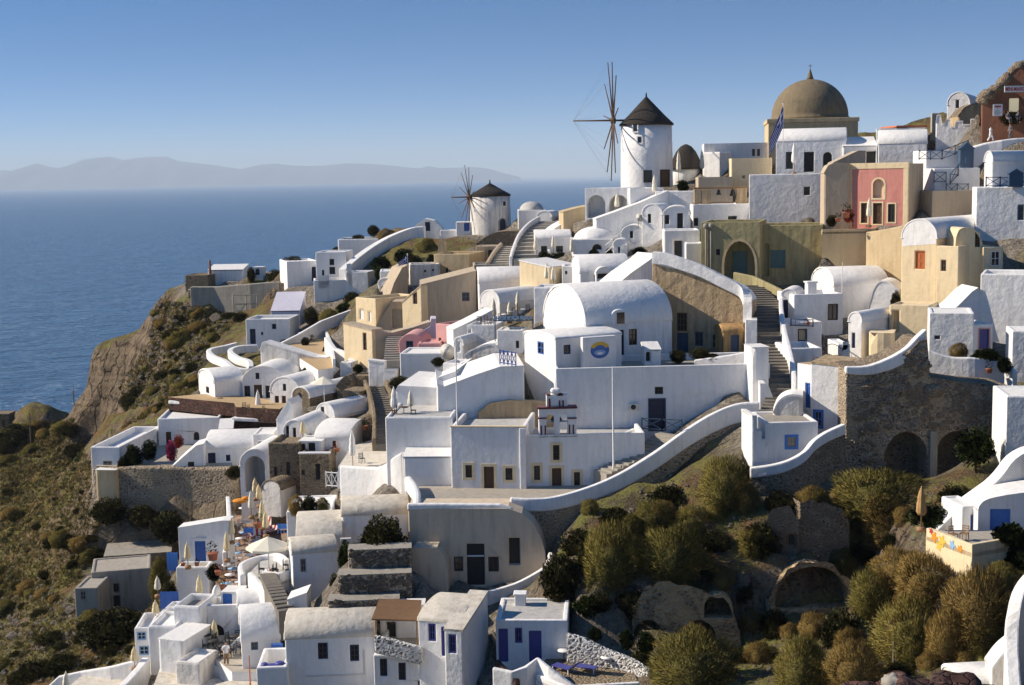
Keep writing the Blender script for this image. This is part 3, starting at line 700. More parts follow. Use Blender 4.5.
# ============ olive / brown ruin, central stairs ============
Hru = House('ruined_house', 'tall brown unplastered house front with blue door, crumbling stucco', 'ruin', 652, 745, 264, 354, 130, 20, 6, 'ruin', 'out', outline=[(745, 304), (740, 296), (722, 287), (700, 276), (680, 269), (656, 263), (652, 262)], roofmat='white', sink=3, bev=.1,
      feats=[('wf', 677, 687, 313, 331, 'brown_wood', {'mull': (2, 2)}), ('df', 677, 688, 333, 352, 'steel_blue'), ('wf', 695, 703, 332, 346, 'steel_blue'), ('wf', 712, 721, 334, 348, 'grey_wood')])
Wall('parapet_wall', 'broad white parapet sweeping down the top of the brown ruined house', 'wall', [(652, 252, 131.2), (664, 253, 130.8), (680, 258, 130.2), (700, 265, 129.5), (722, 276, 128.7), (738, 284, 128.1), (743, 292, 127.6), (743, 304, 127.4)], [1.1, 1.1, 1.1, 1.1, 1.1, 1.1, 1.3, 1.7], 'white', .8, smooth=5, bev=.2)
House('stone_shed', 'orange plastered lean to with blue door at right end of brown ruin', 'shed', 723, 744, 331, 354, 126.5, -6, 3, 'ruin_orange', 'vs', rise=.5, sink=3, feats=[('df', 731, 739, 335, 353, 'steel_blue')], roofmat='ruin_orange')
House('white_wall_block', 'narrow white upright slab beside the orange lean to', 'wall', 745, 757, 320, 352, 126, 10, 2, 'white', 'flat', ph=0, sink=3)
Stairs('stone_stairs', 'long grey stone stairway climbing between white walls to the olive house', 'stairs', [(773, 418, 108), (782, 396, 114), (780, 370, 119), (772, 345, 126), (770, 318, 132), (763, 300, 138), (748, 285, 145)], 2.6, 42, 'stair_stone')
Wall('stair_wall', 'white wall curving along right side of the long stone stairway', 'wall', [(790, 398, 111), (792, 376, 114), (788, 352, 120), (782, 327, 126), (779, 306, 132), (779, 292, 138)], 3.2, 'white', .4, smooth=4)
House('terrace_house', 'white garden block on the right side of the stairs below the framed picture window', 'house', 788, 822, 348, 388, 121, -3, 5, 'white', 'flat', ph=.6, sink=3, group=WH)
House('white_house', 'white wall with a black arched iron gate beside it', 'house', 838, 850, 344, 372, 120, 0, 4, 'white', 'flat', ph=.1, sink=3, feats=[('wf', 843, 848, 342, 350, 'navy')], group=WH)

# ============ big vault, sign house, long wall ============
Hbig = House('vaulted_house', 'largest white barrel vault, bright round gable at left and dark tall door', 'house', 586, 672, 322, 366, 125, -22, 9.5, 'white', 'vs', rise=3.3, sink=3, bev=.25, seg=20,
      feats=[('df', 616, 624, 330, 362, 'navy', {'mull': (1, 3)}), ('wf', 629, 637, 329, 345, 'brown_wood', {'mull': (1, 2)})], group=WH)
# arched dormer over the door
a0 = Hbig.at(611, 320)[0]; a1 = Hbig.at(628, 320)[0]; zt = Hbig.at(620, 309)[1]
b = B(); pts = [(a0, 0), (a1, 0)] + [((a0 + a1) / 2 + (a1 - a0) / 2 * math.cos(math.pi * i / 10), zt - .55 + .55 * math.sin(math.pi * i / 10)) for i in range(11)]
k = len(pts); b.add([(x, -.12, z_ + (0 if i > 1 else Hbig.h - .2)) for i, (x, z_) in enumerate(pts)] + [(x, 2.6, z_ + (0 if i > 1 else Hbig.h - .2)) for i, (x, z_) in enumerate(pts)], [tuple(range(k)), tuple(range(2 * k - 1, k - 1, -1))] + [(i, k + i, k + (i + 1) % k, (i + 1) % k) for i in range(k)])
o = b.build('dormer', 'white', Hbig.root, .1); fixn(o)
a, z = Hbig.at(620, 319); b = B(); b.box(a - .38, a + .38, -.16, -.1, Hbig.h - .1, z + .6); b.build('transom', 'glass', Hbig.root)

Hsign = House('white_house', 'white box house with low curved roof and a round painted sign panel', 'house', 556, 622, 336, 392, 119.5, -27, 5.8, 'white', 'vs', rise=.35, sink=4, bev=.2,
      feats=[('wf', 564, 570.5, 345, 354, 'navy'), ('wl', 537.5, 543.5, 342, 354, 'blue')], group=WH)
Hlong = House('terrace_house', 'very long plain white terrace wall with small dark double door', 'house', 556, 770, 366, 434, 116.5, -3, 8, 'white', 'flat', ph=.55, sink=4, bev=.12, deck='floor',
      feats=[('df', 649, 665, 399, 430, 'navy', {'trim': 'steel_blue', 'tw': .08}), ('wf', 655, 663, 387, 394, 'dark')], group=WH)
House('white_wall_block', 'stepped white end block closing the long terrace wall at the stairs', 'wall', 752, 770, 347, 400, 115.5, -8, 2.5, 'white', 'flat', ph=0, sink=4, bev=.35)
House('white_wall_block', 'flared white foot of the long wall beside the stone stairs', 'wall', 760, 778, 384, 424, 113.5, 5, 3, 'white', 'out', outline=[(778, 408), (772, 396), (768, 384), (760, 384)], sink=4, bev=.4)
Wall('parapet_wall', 'low white wall screening the courtyard in front of brown ruin', 'wall', [(694, 360, 121), (715, 357, 120.5), (735, 354, 120), (752, 350, 119.5)], 1.6, 'white', .35, smooth=3)
House('white_shed', 'tiny white kennel with grey roof in the courtyard before the brown ruin', 'shed', 645, 661, 350, 366, 121, -5, 1.8, 'white', 'shed', rise=.5, sink=1, feats=[('of', 646, 651, 352, 362, 'dark', {'dep': .6})], ctrl=False)

# ============ church ============
Hch = House('church', 'flat roofed white church with red trimmed belfry and cream edged windows', 'church', 524, 645, 434, 497, 111, -2, 8.5, 'white', 'flat', ph=.5, sink=3, deck='roof_grey', bev=.12,
      feats=[('wf', 534, 540, 465.5, 480, 'dark', {'trim': 'cream', 'tw': .22}), ('df', 552, 561.5, 468, 494, 'brown_wood', {'trim': 'cream', 'tw': .22}), ('wf', 574, 580, 472, 486.5, 'dark', {'trim': 'cream', 'tw': .22}), ('wf', 553, 559.5, 445, 460, 'dark', {'trim': 'cream', 'tw': .22})])
Hch2 = House('church', 'left half of the white church, one brown door between two windows', 'church', 451, 526, 427, 494, 110.5, 7, 9, 'white', 'flat', ph=.5, sink=3, deck='roof_grey', bev=.12,
      feats=[('wf', 465.5, 472, 465, 477.5, 'dark', {'trim': 'cream', 'tw': .22}), ('df', 484, 494, 466.5, 494, 'brown_wood', {'trim': 'cream', 'tw': .22}), ('wf', 505.5, 512.5, 468, 480, 'dark', {'trim': 'cream', 'tw': .22})])
b = B(); a = Hch2.ur - .5; b.box(a, a + .5, -.12, .2, -2, Hch2.h - .06); b.build('pilaster', 'white', Hch2.root, .06)
b = B(); b.box(Hch2.ul - .03, Hch2.ur, -.05, .33, Hch2.h - .01, Hch2.h + .07); b.build('coping', 'cream', Hch2.root, .02)
# belfry
bp = Hch.front_prop(557, 434, .1); rt = empty('belfry', 'white two tier belfry with dark red bands, standing on front edge of church roof', 'belfry', bp, rad(2))
sx = 111 / 1400
def bx(nm, mat, x0, x1, y0, y1, w0=0, w1=1.0, bev=.03):
    b = B(); b.box((x0 - 557) * sx, (x1 - 557) * sx, w0, w1, (434 - y1) * sx, (434 - y0) * sx); return b.build(nm, mat, rt, bev)
bx('pier', 'white', 539, 546.5, 408, 436); bx('pier', 'white', 568, 577, 408, 436); bx('pier', 'white', 554.5, 560, 420, 436)
b = B()
outer = [((539 - 557) * sx, (434 - 422) * sx), ((577 - 557) * sx, (434 - 422) * sx), ((577 - 557) * sx, (434 - 408) * sx), ((539 - 557) * sx, (434 - 408) * sx)]
holes = []
for c in (550.3, 564.2):
    q = [((c - 4 - 557) * sx, 12.06 * sx), ((c + 4 - 557) * sx, 12.06 * sx)] + [((c - 557 + 4 * math.cos(math.pi * i / 10)) * sx, (16 + 4.2 * math.sin(math.pi * i / 10)) * sx) for i in range(11)]
    holes.append((q, .99, False))
cap(b, lambda p, q: (p, .003, q), (0, -1, 0), outer, holes); cap(b, lambda p, q: (p, .997, q), (0, 1, 0), outer, [(h[0], 0.0, False) for h in holes])
b.build('arcade', 'white', rt)
bx('band', 'maroon', 537.5, 578, 406.4, 408.4, -.1, 1.1); bx('band', 'maroon', 538, 578, 435.8, 437.6, -.1, 1.1); bx('band', 'maroon', 538, 546.5, 417, 418.4, -.1, 1.1); bx('band', 'maroon', 568, 577.4, 417.6, 419, -.1, 1.1)
bx('upper_tier', 'white', 547, 568.5, 394, 406.3, .1, .9); bx('band', 'maroon', 547, 551, 393.5, 395, .05, .95); bx('band', 'maroon', 558, 564, 394, 395.4, .05, .95)
bx('upper_tier', 'white', 551.5, 561.5, 388, 393.9, .1, .9, .2); bx('column', 'maroon', 549, 551, 398, 406, .02, .12); bx('column', 'maroon', 559.5, 561, 400, 406, .02, .12); bx('column', 'maroon', 563, 564.6, 400, 406, .02, .12)
for xx in (540.5, 544.5, 569, 573): bx('column', 'maroon', xx, xx + 1.6, 425, 435.5, -.06, .06)
b = B(); b.lathe([(.05, .9), (.18, .82), (.24, .5), (.36, .2), (.46, .05), (.48, 0)], 14, (0, .5, 1.05)); b.build('bell', 'bronze', rt)
House('retaining_wall', 'tan curved rock face behind the church roof', 'wall', 478, 640, 404, 440, 117.5, -2, 1.0, 'ruin', 'out', outline=[(640, 422), (622, 414), (600, 407), (578, 402), (540, 403), (510, 401), (490, 404), (478, 413)], sink=4, ctrl=False)
Wall('parapet_wall', 'white parapet curling up from right corner of the church roof', 'wall', [(606, 441, 111), (622, 435, 113), (636, 428, 115.5), (645, 421, 117.5)], 3.6, 'white', .35, smooth=4)
Stairs('stone_stairs', 'short dark stairway climbing beside the church to the long wall', 'stairs', [(600, 474, 109.5), (622, 463, 110.5), (645, 450, 112), (668, 434, 114)], 2.0, 15, 'concrete')
Tch = Terrace('courtyard', 'grey paved forecourt under the white church', 'courtyard', [(409, 507), (460, 507), (512, 503), (620, 492), (640, 478), (600, 470), (452, 478), (415, 484)], 104.5, down=2, floor='floor', wall='sand')

# sweeping parapet and brown bank
Wall('parapet_wall', 'long white parapet sweeping from church forecourt up to the stairs', 'wall', [(510, 498, 104), (530, 499, 104), (555, 497, 104.3), (590, 487, 105), (622, 473, 106), (655, 453, 107.5), (690, 428, 109), (715, 413, 110), (738, 404, 110.5), (760, 402, 110.5)], [1.0, 1.0, 1.05, 1.15, 1.3, 1.4, 1.5, 1.6, 1.6, 1.6], 'white', .5, smooth=6, bev=.15, low=(4.2, 'patched'))
Hbar = House('vaulted_house', 'shaded beige barrel vaulted house with tall dark door and transom under the church', 'house', 408, 546, 509, 588, 102, 3, 3.2, 'pale_beige', 'out', outline=[(546, 566), (545, 552), (541, 538), (533, 524), (522, 514), (508, 509), (408, 509)], sink=3, bev=.08, roofmat='pale_beige',
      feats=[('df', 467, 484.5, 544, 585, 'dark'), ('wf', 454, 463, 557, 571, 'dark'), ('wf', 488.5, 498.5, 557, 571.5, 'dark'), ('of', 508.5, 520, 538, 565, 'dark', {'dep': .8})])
a, z = Hbar.at(475.5, 556); b = B(); b.box(a - .62, a + .62, .0, .1, z - .05, z + .05); b.build('transom_bar', 'white_metal', Hbar.root)
Wall('parapet_wall', 'straight white coping on the beige vaulted house', 'wall', [(407, 504, 102.2), (440, 504, 102.1), (500, 504.5, 102), (512, 509, 101.9)], .5, 'white', .5, bev=.12)
House('buttress', 'rounded beige buttress block left of the tall dark door', 'wall', 410, 448, 548, 590, 100.5, 4, 2, 'pale_beige', 'out', outline=[(448, 566), (444, 556), (437, 548), (414, 548), (410, 553)], sink=3, bev=.2)
Wall('parapet_wall', 'white stepped foot wall at right of the beige vaulted house', 'wall', [(488, 592, 99), (515, 584, 99.5), (535, 574, 100), (548, 565, 100.5), (553, 552, 101)], 1.6, 'white', .4, smooth=3)

# ============ bottom centre ============
HV1 = House('vaulted_house', 'broad white house with pale rounded roof and two blue windows, bottom centre', 'house', 286, 376, 637, 700, 92, -3, 4.4, 'white', 'vs', rise=1.2, sink=4, bev=.15, roofmat='roof_dusty', feats=[('wf', 318, 327.5, 643, 659, 'navy', {'mull': (1, 2)}), ('wf', 350, 359, 645, 661, 'navy', {'mull': (1, 2)})], group=WH)
b = B()
a0, z0 = HV1.at(306, 676); a1, z1 = HV1.at(366, 677); b.box(a0, a1, -.08, 0, z0 - .05, z0 + .05); a2, z2 = HV1.at(366, 650); b.box(a1 - .08, a1, -.08, 0, z0 + .05, z2); b.build('pipe', 'ac_white', HV1.root)
House('terrace_house', 'low white block with a small purple flower terrace, bottom left of centre', 'house', 257, 288, 667, 700, 91, -3, 4, 'white', 'flat', ph=.9, sink=4, group=WH)
HV2 = House('terrace_house', 'white lower storey with two slim blue windows under the pergola terrace', 'house', 374, 447, 655, 700, 89.5, 3, 6, 'white', 'flat', ph=.5, sink=4, feats=[('wf', 380, 387, 659, 676, 'navy'), ('wf', 398.5, 405.5, 663, 680, 'navy'), ('wf', 433.5, 441, 670, 680, 'steel_blue'), ('wf', 418, 426, 681, 692, 'navy')], deck='floor', group=WH)
Wall('parapet_wall', 'dark pitted lava stone parapet on the pergola terrace', 'wall', [(374, 636, 89.2), (392, 640, 89), (410, 645, 88.8), (422, 648, 88.7)], 1.2, 'dotted', .4)
HV3 = House('white_house', 'white house with dusty rounded roof and purple blue shutters, bottom centre', 'house', 419, 462, 621, 700, 88.8, 15, 5.6, 'white', 'vs', rise=.55, sink=4, bev=.12, roofmat='roof_dusty', feats=[('wf', 428.5, 435.5, 624, 641, 'purple_blue'), ('df', 441, 445, 627, 656, 'purple_blue')], group=WH)
HV3b = House('white_house', 'projecting white corner block with slim blue window and sunlit right side', 'house', 445, 463, 630, 700, 86.8, 15, 6, 'white', 'shed', rise=.8, sink=4, bev=.12, roofmat='roof_dusty', feats=[('wf', 449, 456, 635, 653, 'purple_blue')], group=WH)
HV4 = House('white_house', 'white annex with flat grey roof, two purple blue doors and a chimney', 'house', 496, 568, 620, 668, 90, 4, 5, 'white', 'flat', ph=.12, sink=3, bev=.12, roofmat='roof_grey', feats=[('df', 498.5, 508, 629, 662, 'purple_blue'), ('wf', 515, 522, 628, 643, 'purple_blue'), ('df', 529, 541.5, 631, 662, 'purple_blue')], group=WH)
HV4.chimney(509.5, 3.4, 1.2, wd=.75)
TV = Terrace('terrace', 'brown tiled sun terrace with blue loungers, bottom centre', 'terrace', [(536, 680), (568, 692), (640, 688), (632, 668), (600, 660), (550, 656), (540, 664)], 86, down=4, floor='stone_brown', wall='white', par=[((0, 1, 2), .35)])
Wall('garden_wall', 'white mortared black stone wall curving behind the sun terrace', 'wall', [(566, 634, 89), (585, 640, 88.5), (605, 650, 88), (630, 660, 87), (648, 672, 86)], 2.2, 'dotted', .5, smooth=4)
Wall('parapet_wall', 'white sloping parapet in front of the two purple blue doors', 'wall', [(492, 668, 86), (512, 672, 85.5), (527, 667, 85.8), (537, 658, 86.4), (548, 668, 85.5), (575, 688, 84.5)], 2.6, 'white', .35)
Wall('parapet_wall', 'brown pebble parapet beside the sunlit white corner block', 'wall', [(494, 660, 86.8), (505, 671, 86), (516, 681, 85.3)], 2.4, 'lava_wall', .4)
for (x0, x1, yt, yb, D, lb) in ((348, 412, 549, 575, 98, 'upper terrace of dark pitted lava stones below the round tree'), (338, 412, 574, 602, 96.4, 'middle terrace of dark pitted lava stones below the round tree'), (328, 400, 600, 624, 94.8, 'lowest terrace of dark pitted lava stones above bottom house roof')):
    Hs_ = House('stone_terrace', lb, 'terrace', x0, x1, yt, yb, D, -4, 1.7, 'stone', 'flat', ph=0, sink=3, bev=.25, roofmat='concrete')
    field_stones(Hs_, [(x0 + 2, yt + 1), (x1 - 2, yt + 1), (x1 - 2, yb), (x0 + 2, yb)], [], 170, .17, 'pebble', int(x0))

# ============ bottom left cluster ============
HW1 = House('vaulted_house', 'white upper vault with air conditioner beside the round dark tree', 'house', 297, 343, 545, 580, 107, -6, 7, 'white', 'vs', rise=1.7, sink=3, bev=.15, roofmat='roof_dusty', group=WH)
HW1b = House('white_house', 'white house with grey window and rounded pale roof below the open parasol', 'house', 293, 338, 552, 606, 105, -14, 3.2, 'white', 'vs', rise=.8, sink=3, bev=.15, roofmat='roof_dusty', feats=[('wf', 300.5, 306, 559, 572, 'grey_wood'), ], group=WH)
HW3 = House('white_house', 'white house with arched blue door and small front terrace', 'house', 178, 229, 526, 570, 118, 3, 1.6, 'white', 'out', outline=[(229, 521), (222, 521), (178, 528)], sink=3, bev=.12, feats=[('df', 195, 206, 541, 567, 'blue', {'trim': 'white', 'tw': .25}), ('nf', 195, 206, 533.5, 540, 'white', {'arch': True, 'dep': .12})], group=WH)
House('terrace_house', 'rounded white terrace bastion in front of the arched blue door', 'house', 177, 209, 567, 608, 116, 2, 1.9, 'white', 'flat', ph=.12, sink=4, bev=.5, deck='floor', group=WH)
House('terrace_house', 'white block with blue framed hatch and arched cellar opening', 'house', 207, 246, 605, 642, 104.5, -4, 2.6, 'white', 'flat', ph=.5, sink=4, bev=.3, deck='floor', feats=[('of', 206, 224, 625, 641, 'dark', {'arch': True, 'dep': 2})], group=WH)
House('white_house', 'small raised white box with one square blue shutter', 'house', 221, 240, 592, 608, 105.6, 8, 1.8, 'white', 'flat', ph=0, sink=2, bev=.15, feats=[('df', 222.5, 232, 594, 606, 'bright_blue')], group=WH)
House('terrace_house', 'white angular terrace block with tiled bench top at lower left', 'house', 174, 201, 606, 642, 103.5, 10, 3.4, 'white', 'flat', ph=.5, sink=4, bev=.2, deck='floor', group=WH)
HW5 = House('vaulted_house', 'low white vault with sunlit roof and small blue window', 'house', 242, 281, 640, 668, 97, -12, 4.5, 'white', 'vs', rise=1.9, sink=3, bev=.2, roofmat='roof_white', feats=[('wf', 251, 258, 641, 650, 'steel_blue')], group=WH)
House('white_house', 'outer white corner house with pale blue niches, lower left edge of village', 'house', 135, 152, 628, 662, 104, -4, 4, 'white', 'flat', ph=.4, sink=4, bev=.15, feats=[('wf', 137, 146, 632, 640, 'sky_cloth'), ('wf', 139, 149, 646, 655, 'sky_cloth')], group=WH)
House('white_house', 'white block with round arched ledge next to outer corner house', 'house', 149, 178, 626, 672, 102.5, 4, 5, 'white', 'flat', ph=.3, sink=4, bev=.2, group=WH)
House('white_house', 'stepped white buttress block catching sun above the tan roof terrace', 'house', 158, 184, 640, 672, 99.5, 18, 4, 'white', 'flat', ph=0, sink=4, bev=.25, group=WH)
Tlow = Terrace('terrace', 'grey cafe terrace with tables where a waiter in white stands', 'terrace', [(180, 650), (212, 656), (232, 672), (262, 672), (262, 648), (240, 634), (206, 636)], 101, down=3, floor='floor', wall='white')
Wall('parapet_wall', 'white diagonal parapet at edge of the grey cafe terrace', 'wall', [(184, 644, 101), (196, 652, 100), (210, 662, 99), (224, 674, 98), (240, 678, 97.4), (262, 682, 97)], 1.8, 'white', .5)
Troof = Terrace('roof_terrace', 'dusty tan sloping roof in front of cafe parapet, bottom left', 'roof', [(152, 690), (250, 694), (222, 676), (196, 656), (182, 654), (160, 668)], 96, down=4, floor='roof_dusty', wall='old_white')
Troof2 = Terrace('roof_terrace', 'cream domed roof slab along the bottom edge near the waiter', 'roof', [(200, 700), (262, 702), (268, 684), (240, 678), (216, 684)], 92.5, down=4, floor='roof_dusty', wall='old_white')
Wall('parapet_wall', 'white boundary wall running down to the bottom left corner of the village', 'wall', [(44, 690, 106), (58, 677, 106), (80, 672, 106), (110, 667, 105), (138, 660, 104.5)], 2.2, 'white', .4, low=(3, 'white'))
Wall('parapet_wall', 'short white diagonal ramp wall beside the bottom left parasols', 'wall', [(122, 690, 98), (133, 678, 99.5), (144, 666, 101), (150, 657, 102.5)], 2.6, 'white', .6)
Tbl = Terrace('terrace', 'small white terrace with parasols in the bottom left corner', 'terrace', [(60, 694), (130, 696), (142, 672), (112, 671), (80, 677)], 102, down=4, floor='roof_dusty', wall='white')
# curved stair enclosure
Wall('stair_wall', 'tall curved white wall sheltering a dark staircase above low vault', 'wall', [(246, 574, 108), (244, 565, 110), (250, 560, 111.5), (262, 556, 112.5), (276, 554, 112), (284, 560, 110)], [3.6, 4.2, 3.5, 2.4, 2.0, 1.5], 'white', .5, smooth=4, bev=.15)
Wall('stair_wall', 'white wall sloping down left side of the dark staircase', 'wall', [(247, 572, 107.5), (258, 584, 104.5), (270, 598, 101.5), (284, 617, 98.5)], [3.6, 4.4, 4.6, 4.4], 'white', .5, smooth=4, bev=.15, ctrl=1)
Stairs('stone_stairs', 'dark narrow staircase beside the house with grey window', 'stairs', [(287, 612, 97.5), (279, 596, 100), (272, 582, 103), (268, 574, 106)], 1.2, 14, 'stair_stone')
House('white_house', 'slanted white stair cheek block above the blue bedding', 'house', 287, 307, 599, 628, 98.5, 0, 2, 'white', 'out', outline=[(307, 593), (287, 600)], sink=4, bev=.1)
Tpar = Terrace('terrace', 'small walled terrace under the large open cream parasol', 'terrace', [(250, 572), (262, 580), (280, 582), (297, 578), (300, 564), (284, 558), (262, 560)], 109, down=3, floor='roof_grey', wall='white', par=[((1, 2, 3), .7)])
# long restaurant terrace
Trest = Terrace('terrace', 'long brick paved restaurant terrace lined with closed cream parasols', 'terrace', [(208, 600), (238, 604), (252, 585), (262, 560), (298, 545), (312, 512), (300, 494), (252, 492), (233, 520), (226, 560)], 109, down=3, floor='brick_floor', wall='white', ctrl=True)
Wall('parapet_wall', 'sunlit white wall along left side of the restaurant terrace', 'wall', [(227, 552, 115), (232, 530, 121), (231, 508, 128), (230, 496, 133)], [1.2, 1.2, 1.2, 2.2], 'white', .4, smooth=3)
House('white_house', 'plain white cube with a flower planter on top beside restaurant terrace', 'house', 287, 333, 511, 552, 116, -3, 6, 'white', 'flat', ph=.1, sink=3, bev=.12, group=WH)

# ============ left middle ============
Wall('rock_retaining_wall', 'big stained rock retaining wall under the bougainvillea courtyard', 'wall', [(92, 468, 141), (120, 467, 140), (152, 467, 139.4), (190, 468, 139), (233, 469, 138)], [7.4, 7.4, 7.4, 7, 6], 'patched', 1.5, smooth=3, bev=.2, ctrl=.3)
Tboug = Terrace('courtyard', 'walled courtyard with bougainvillea at the left end of village', 'courtyard', [(96, 466), (152, 466), (232, 468), (232, 440), (160, 438), (112, 446)], 141, down=4, floor='floor', wall='ruin')
House('white_house', 'long low white end wall block with square vent at the left corner of courtyard', 'house', 91, 120, 447, 468, 141.5, 6, 12, 'white', 'flat', ph=.6, sink=3, bev=.15, feats=[('wf', 103, 112, 461, 466, 'grey_wood')], group=WH)
House('buttress', 'tan plastered corner buttress with white cap at left end of courtyard', 'wall', 95, 116, 470, 497, 139.5, 8, 3, 'sand', 'flat', ph=0, sink=4, bev=.3, roofmat='roof_white')
HX11 = House('white_house', 'long white house with brown doors behind pink bougainvillea', 'house', 158, 220, 418, 446, 152, -4, 7, 'white', 'flat', ph=.25, sink=3, bev=.15, feats=[('df', 166, 171, 432, 446, 'brown_wood'), ('of', 193, 199, 432, 441, 'dark', {'arch': True, 'dep': 1})], group=WH)
HX11b = House('vaulted_house', 'low white vaulted house with navy door below dark lava terrace', 'house', 206, 256, 448, 472, 141.5, -3, 6, 'white', 'vs', rise=1.3, sink=3, bev=.15, feats=[('df', 208, 215.5, 453, 470, 'navy'), ('wf', 226, 230, 455, 461, 'navy')], group=WH)
House('white_house', 'sloping white wall with small dark window in front of navy door', 'house', 172, 204, 446, 470, 139.8, -6, 3, 'white', 'out', outline=[(204, 444), (196, 446), (172, 467)], sink=2, feats=[('wf', 188, 194, 462, 468, 'dark')], group=WH)
House('white_house', 'small white hut with navy door under the dark lava wall', 'house', 219, 233, 429, 441, 147, -8, 3, 'white', 'shed', rise=.6, sink=2, feats=[('df', 222, 228, 430, 438, 'navy')], group=WH)
House('white_house', 'white rooftop box with air conditioner beside dark lava wall', 'house', 253, 274, 434, 452, 141, 0, 4, 'white', 'flat', ph=.1, sink=3, group=WH)
HX12 = House('vaulted_house', 'white house with a big round open archway beside stone fronted house', 'house', 240, 272, 449, 494, 134, 8, 7, 'white', 'vf', rise=1.6, sink=3, bev=.15, feats=[('of', 245, 265, 456, 492, 'white', {'arch': True, 'dep': 4})], group=WH)
Wall('lava_terrace_wall', 'dark maroon lava stone terrace wall below the white vaulted row, left one', 'wall', [(169, 402, 158), (186, 403, 157), (200, 408, 156), (235, 414, 155)], [1.6, 1.8, 1.8, 1.6], 'lava_wall', .6, low=(.6, 'lava_wall'))
Wall('lava_terrace_wall', 'dark maroon lava stone terrace wall under the cafe table, right one', 'wall', [(232, 419, 150), (256, 420, 149.5), (280, 421, 149)], 1.9, 'lava_wall', .6)
Tx = Terrace('terrace', 'white edged terrace in front of the vaulted row', 'terrace', [(168, 397), (200, 400), (234, 403), (236, 407), (280, 409), (290, 402), (244, 396), (200, 394)], 158, down=1.5, floor='tan_floor', wall='lava_wall')

HX8 = House('vaulted_house', 'white vaulted house with tall dark door between two windows, closed parasol before it', 'house', 242, 286, 366, 406, 158, 8, 6.5, 'white', 'vf', rise=1.9, sink=3, bev=.2, feats=[('wf', 244.5, 250, 386, 398, 'dark'), ('df', 254, 262, 385, 405, 'brown_wood'), ('wf', 265.5, 270.5, 386, 398, 'dark'), ('wf', 255.5, 259, 373, 379, 'dark')], group=WH)
HX9 = House('vaulted_house', 'leftmost white vaulted house of the row with pointed sunlit gable', 'house', 215, 244, 381, 406, 158, -30, 6, 'white', 'vs', rise=1.2, sink=3, bev=.2, feats=[('wl', 206, 209, 387, 393, 'dark'), ], group=WH)
HX7 = House('vaulted_house', 'white vaulted house with two tall slits and a small upper window', 'house', 270, 300, 377, 416, 152, 22, 10, 'white', 'vf', rise=1.6, sink=3, bev=.2, feats=[('df', 275, 279, 396, 409, 'brown_wood'), ('df', 282, 286, 396, 409, 'brown_wood'), ('wf', 283, 286, 384, 391, 'dark')], group=WH)
HX6 = House('vaulted_house', 'brown stone gabled vault with pale roof and arched dark window', 'house', 292, 310, 387, 408, 146.5, 30, 8, 'stone_brown', 'vf', rise=1.0, sink=3, bev=.1, roofmat='roof_white', feats=[('wf', 298, 302, 393, 404, 'dark', {'arch': True})])
HX3 = House('vaulted_house', 'white vaulted house with brown stone side wall near dark stairs', 'house', 316, 335, 403, 433, 139, 34, 9, 'white', 'vf', rise=1.2, sink=3, bev=.15, feats=[('wf', 321, 324, 407, 416, 'dark'), ('df', 327, 330, 423, 431, 'brown_wood')], group=WH)
b = B(); b.box(HX3.ur + .004, HX3.ur + .12, .3, 8.6, -2, HX3.h - 1.6); b.build('stone_facing', 'stone_brown', HX3.root, .04)
HX2 = House('vaulted_house', 'white vaulted house with two slim doors above the stone fronted house', 'house', 283, 306, 420, 443, 134, 16, 8, 'white', 'vf', rise=1.3, sink=3, bev=.15, feats=[('df', 286, 289, 426, 440, 'dark'), ('df', 293, 296, 428, 441, 'dark')], group=WH)
House('white_house', 'tiny white sloping parapet house behind two slim doors', 'house', 276, 292, 402, 424, 140, 12, 3, 'white', 'out', outline=[(292, 405), (288, 400), (276, 420)], sink=2, group=WH)
HX4 = House('vaulted_house', 'white vault with sloping front wall and dark slit beside closed parasol', 'house', 315, 350, 437, 466, 131, 10, 7, 'white', 'vs', rise=1.0, sink=3, bev=.15, feats=[('df', 332.5, 336, 441, 455, 'dark'), ('df', 321, 325, 440, 452, 'dark')], group=WH)
House('white_house', 'white roofed porch with dark openings on top of stone front', 'house', 298, 322, 441, 456, 130, 6, 3, 'white', 'flat', ph=0, sink=2, feats=[('of', 299, 305, 444, 454, 'dark', {'dep': 1.2}), ('of', 307, 315, 443, 452, 'dark', {'dep': 1.2})], group=WH)
HX1 = House('stone_house', 'brown field stone house front with slit windows facing restaurant terrace', 'house', 269, 300, 443, 494, 129.5, 6, 5, 'stone_brown', 'flat', ph=.3, sink=3, bev=.08, feats=[('wf', 286.5, 290, 462, 475, 'dark'), ('wf', 274, 277, 467, 476, 'dark'), ('wf', 302, 304, 470, 474, 'dark')])
HX1b = House('stone_house', 'projecting brown field stone wing with white coping and dark doorway', 'house', 300, 330, 454, 494, 127.5, 2, 4, 'stone_brown', 'flat', ph=.3, sink=3, bev=.08, feats=[('of', 315, 320, 464, 480, 'dark', {'dep': 1}), ('wf', 301.5, 304.5, 470, 475, 'dark')])
HX1b.add_box('coping', 'white', HX1b.ul - .1, HX1b.ur + .1, -.1, .4, HX1b.h + .003, HX1b.h + .16)
House('vaulted_house', 'small white gabled apse vault at the edge of restaurant terrace', 'house', 262, 281, 480, 506, 127.5, 24, 3.4, 'old_white', 'vf', rise=.8, sink=1, roofmat='stone_brown')
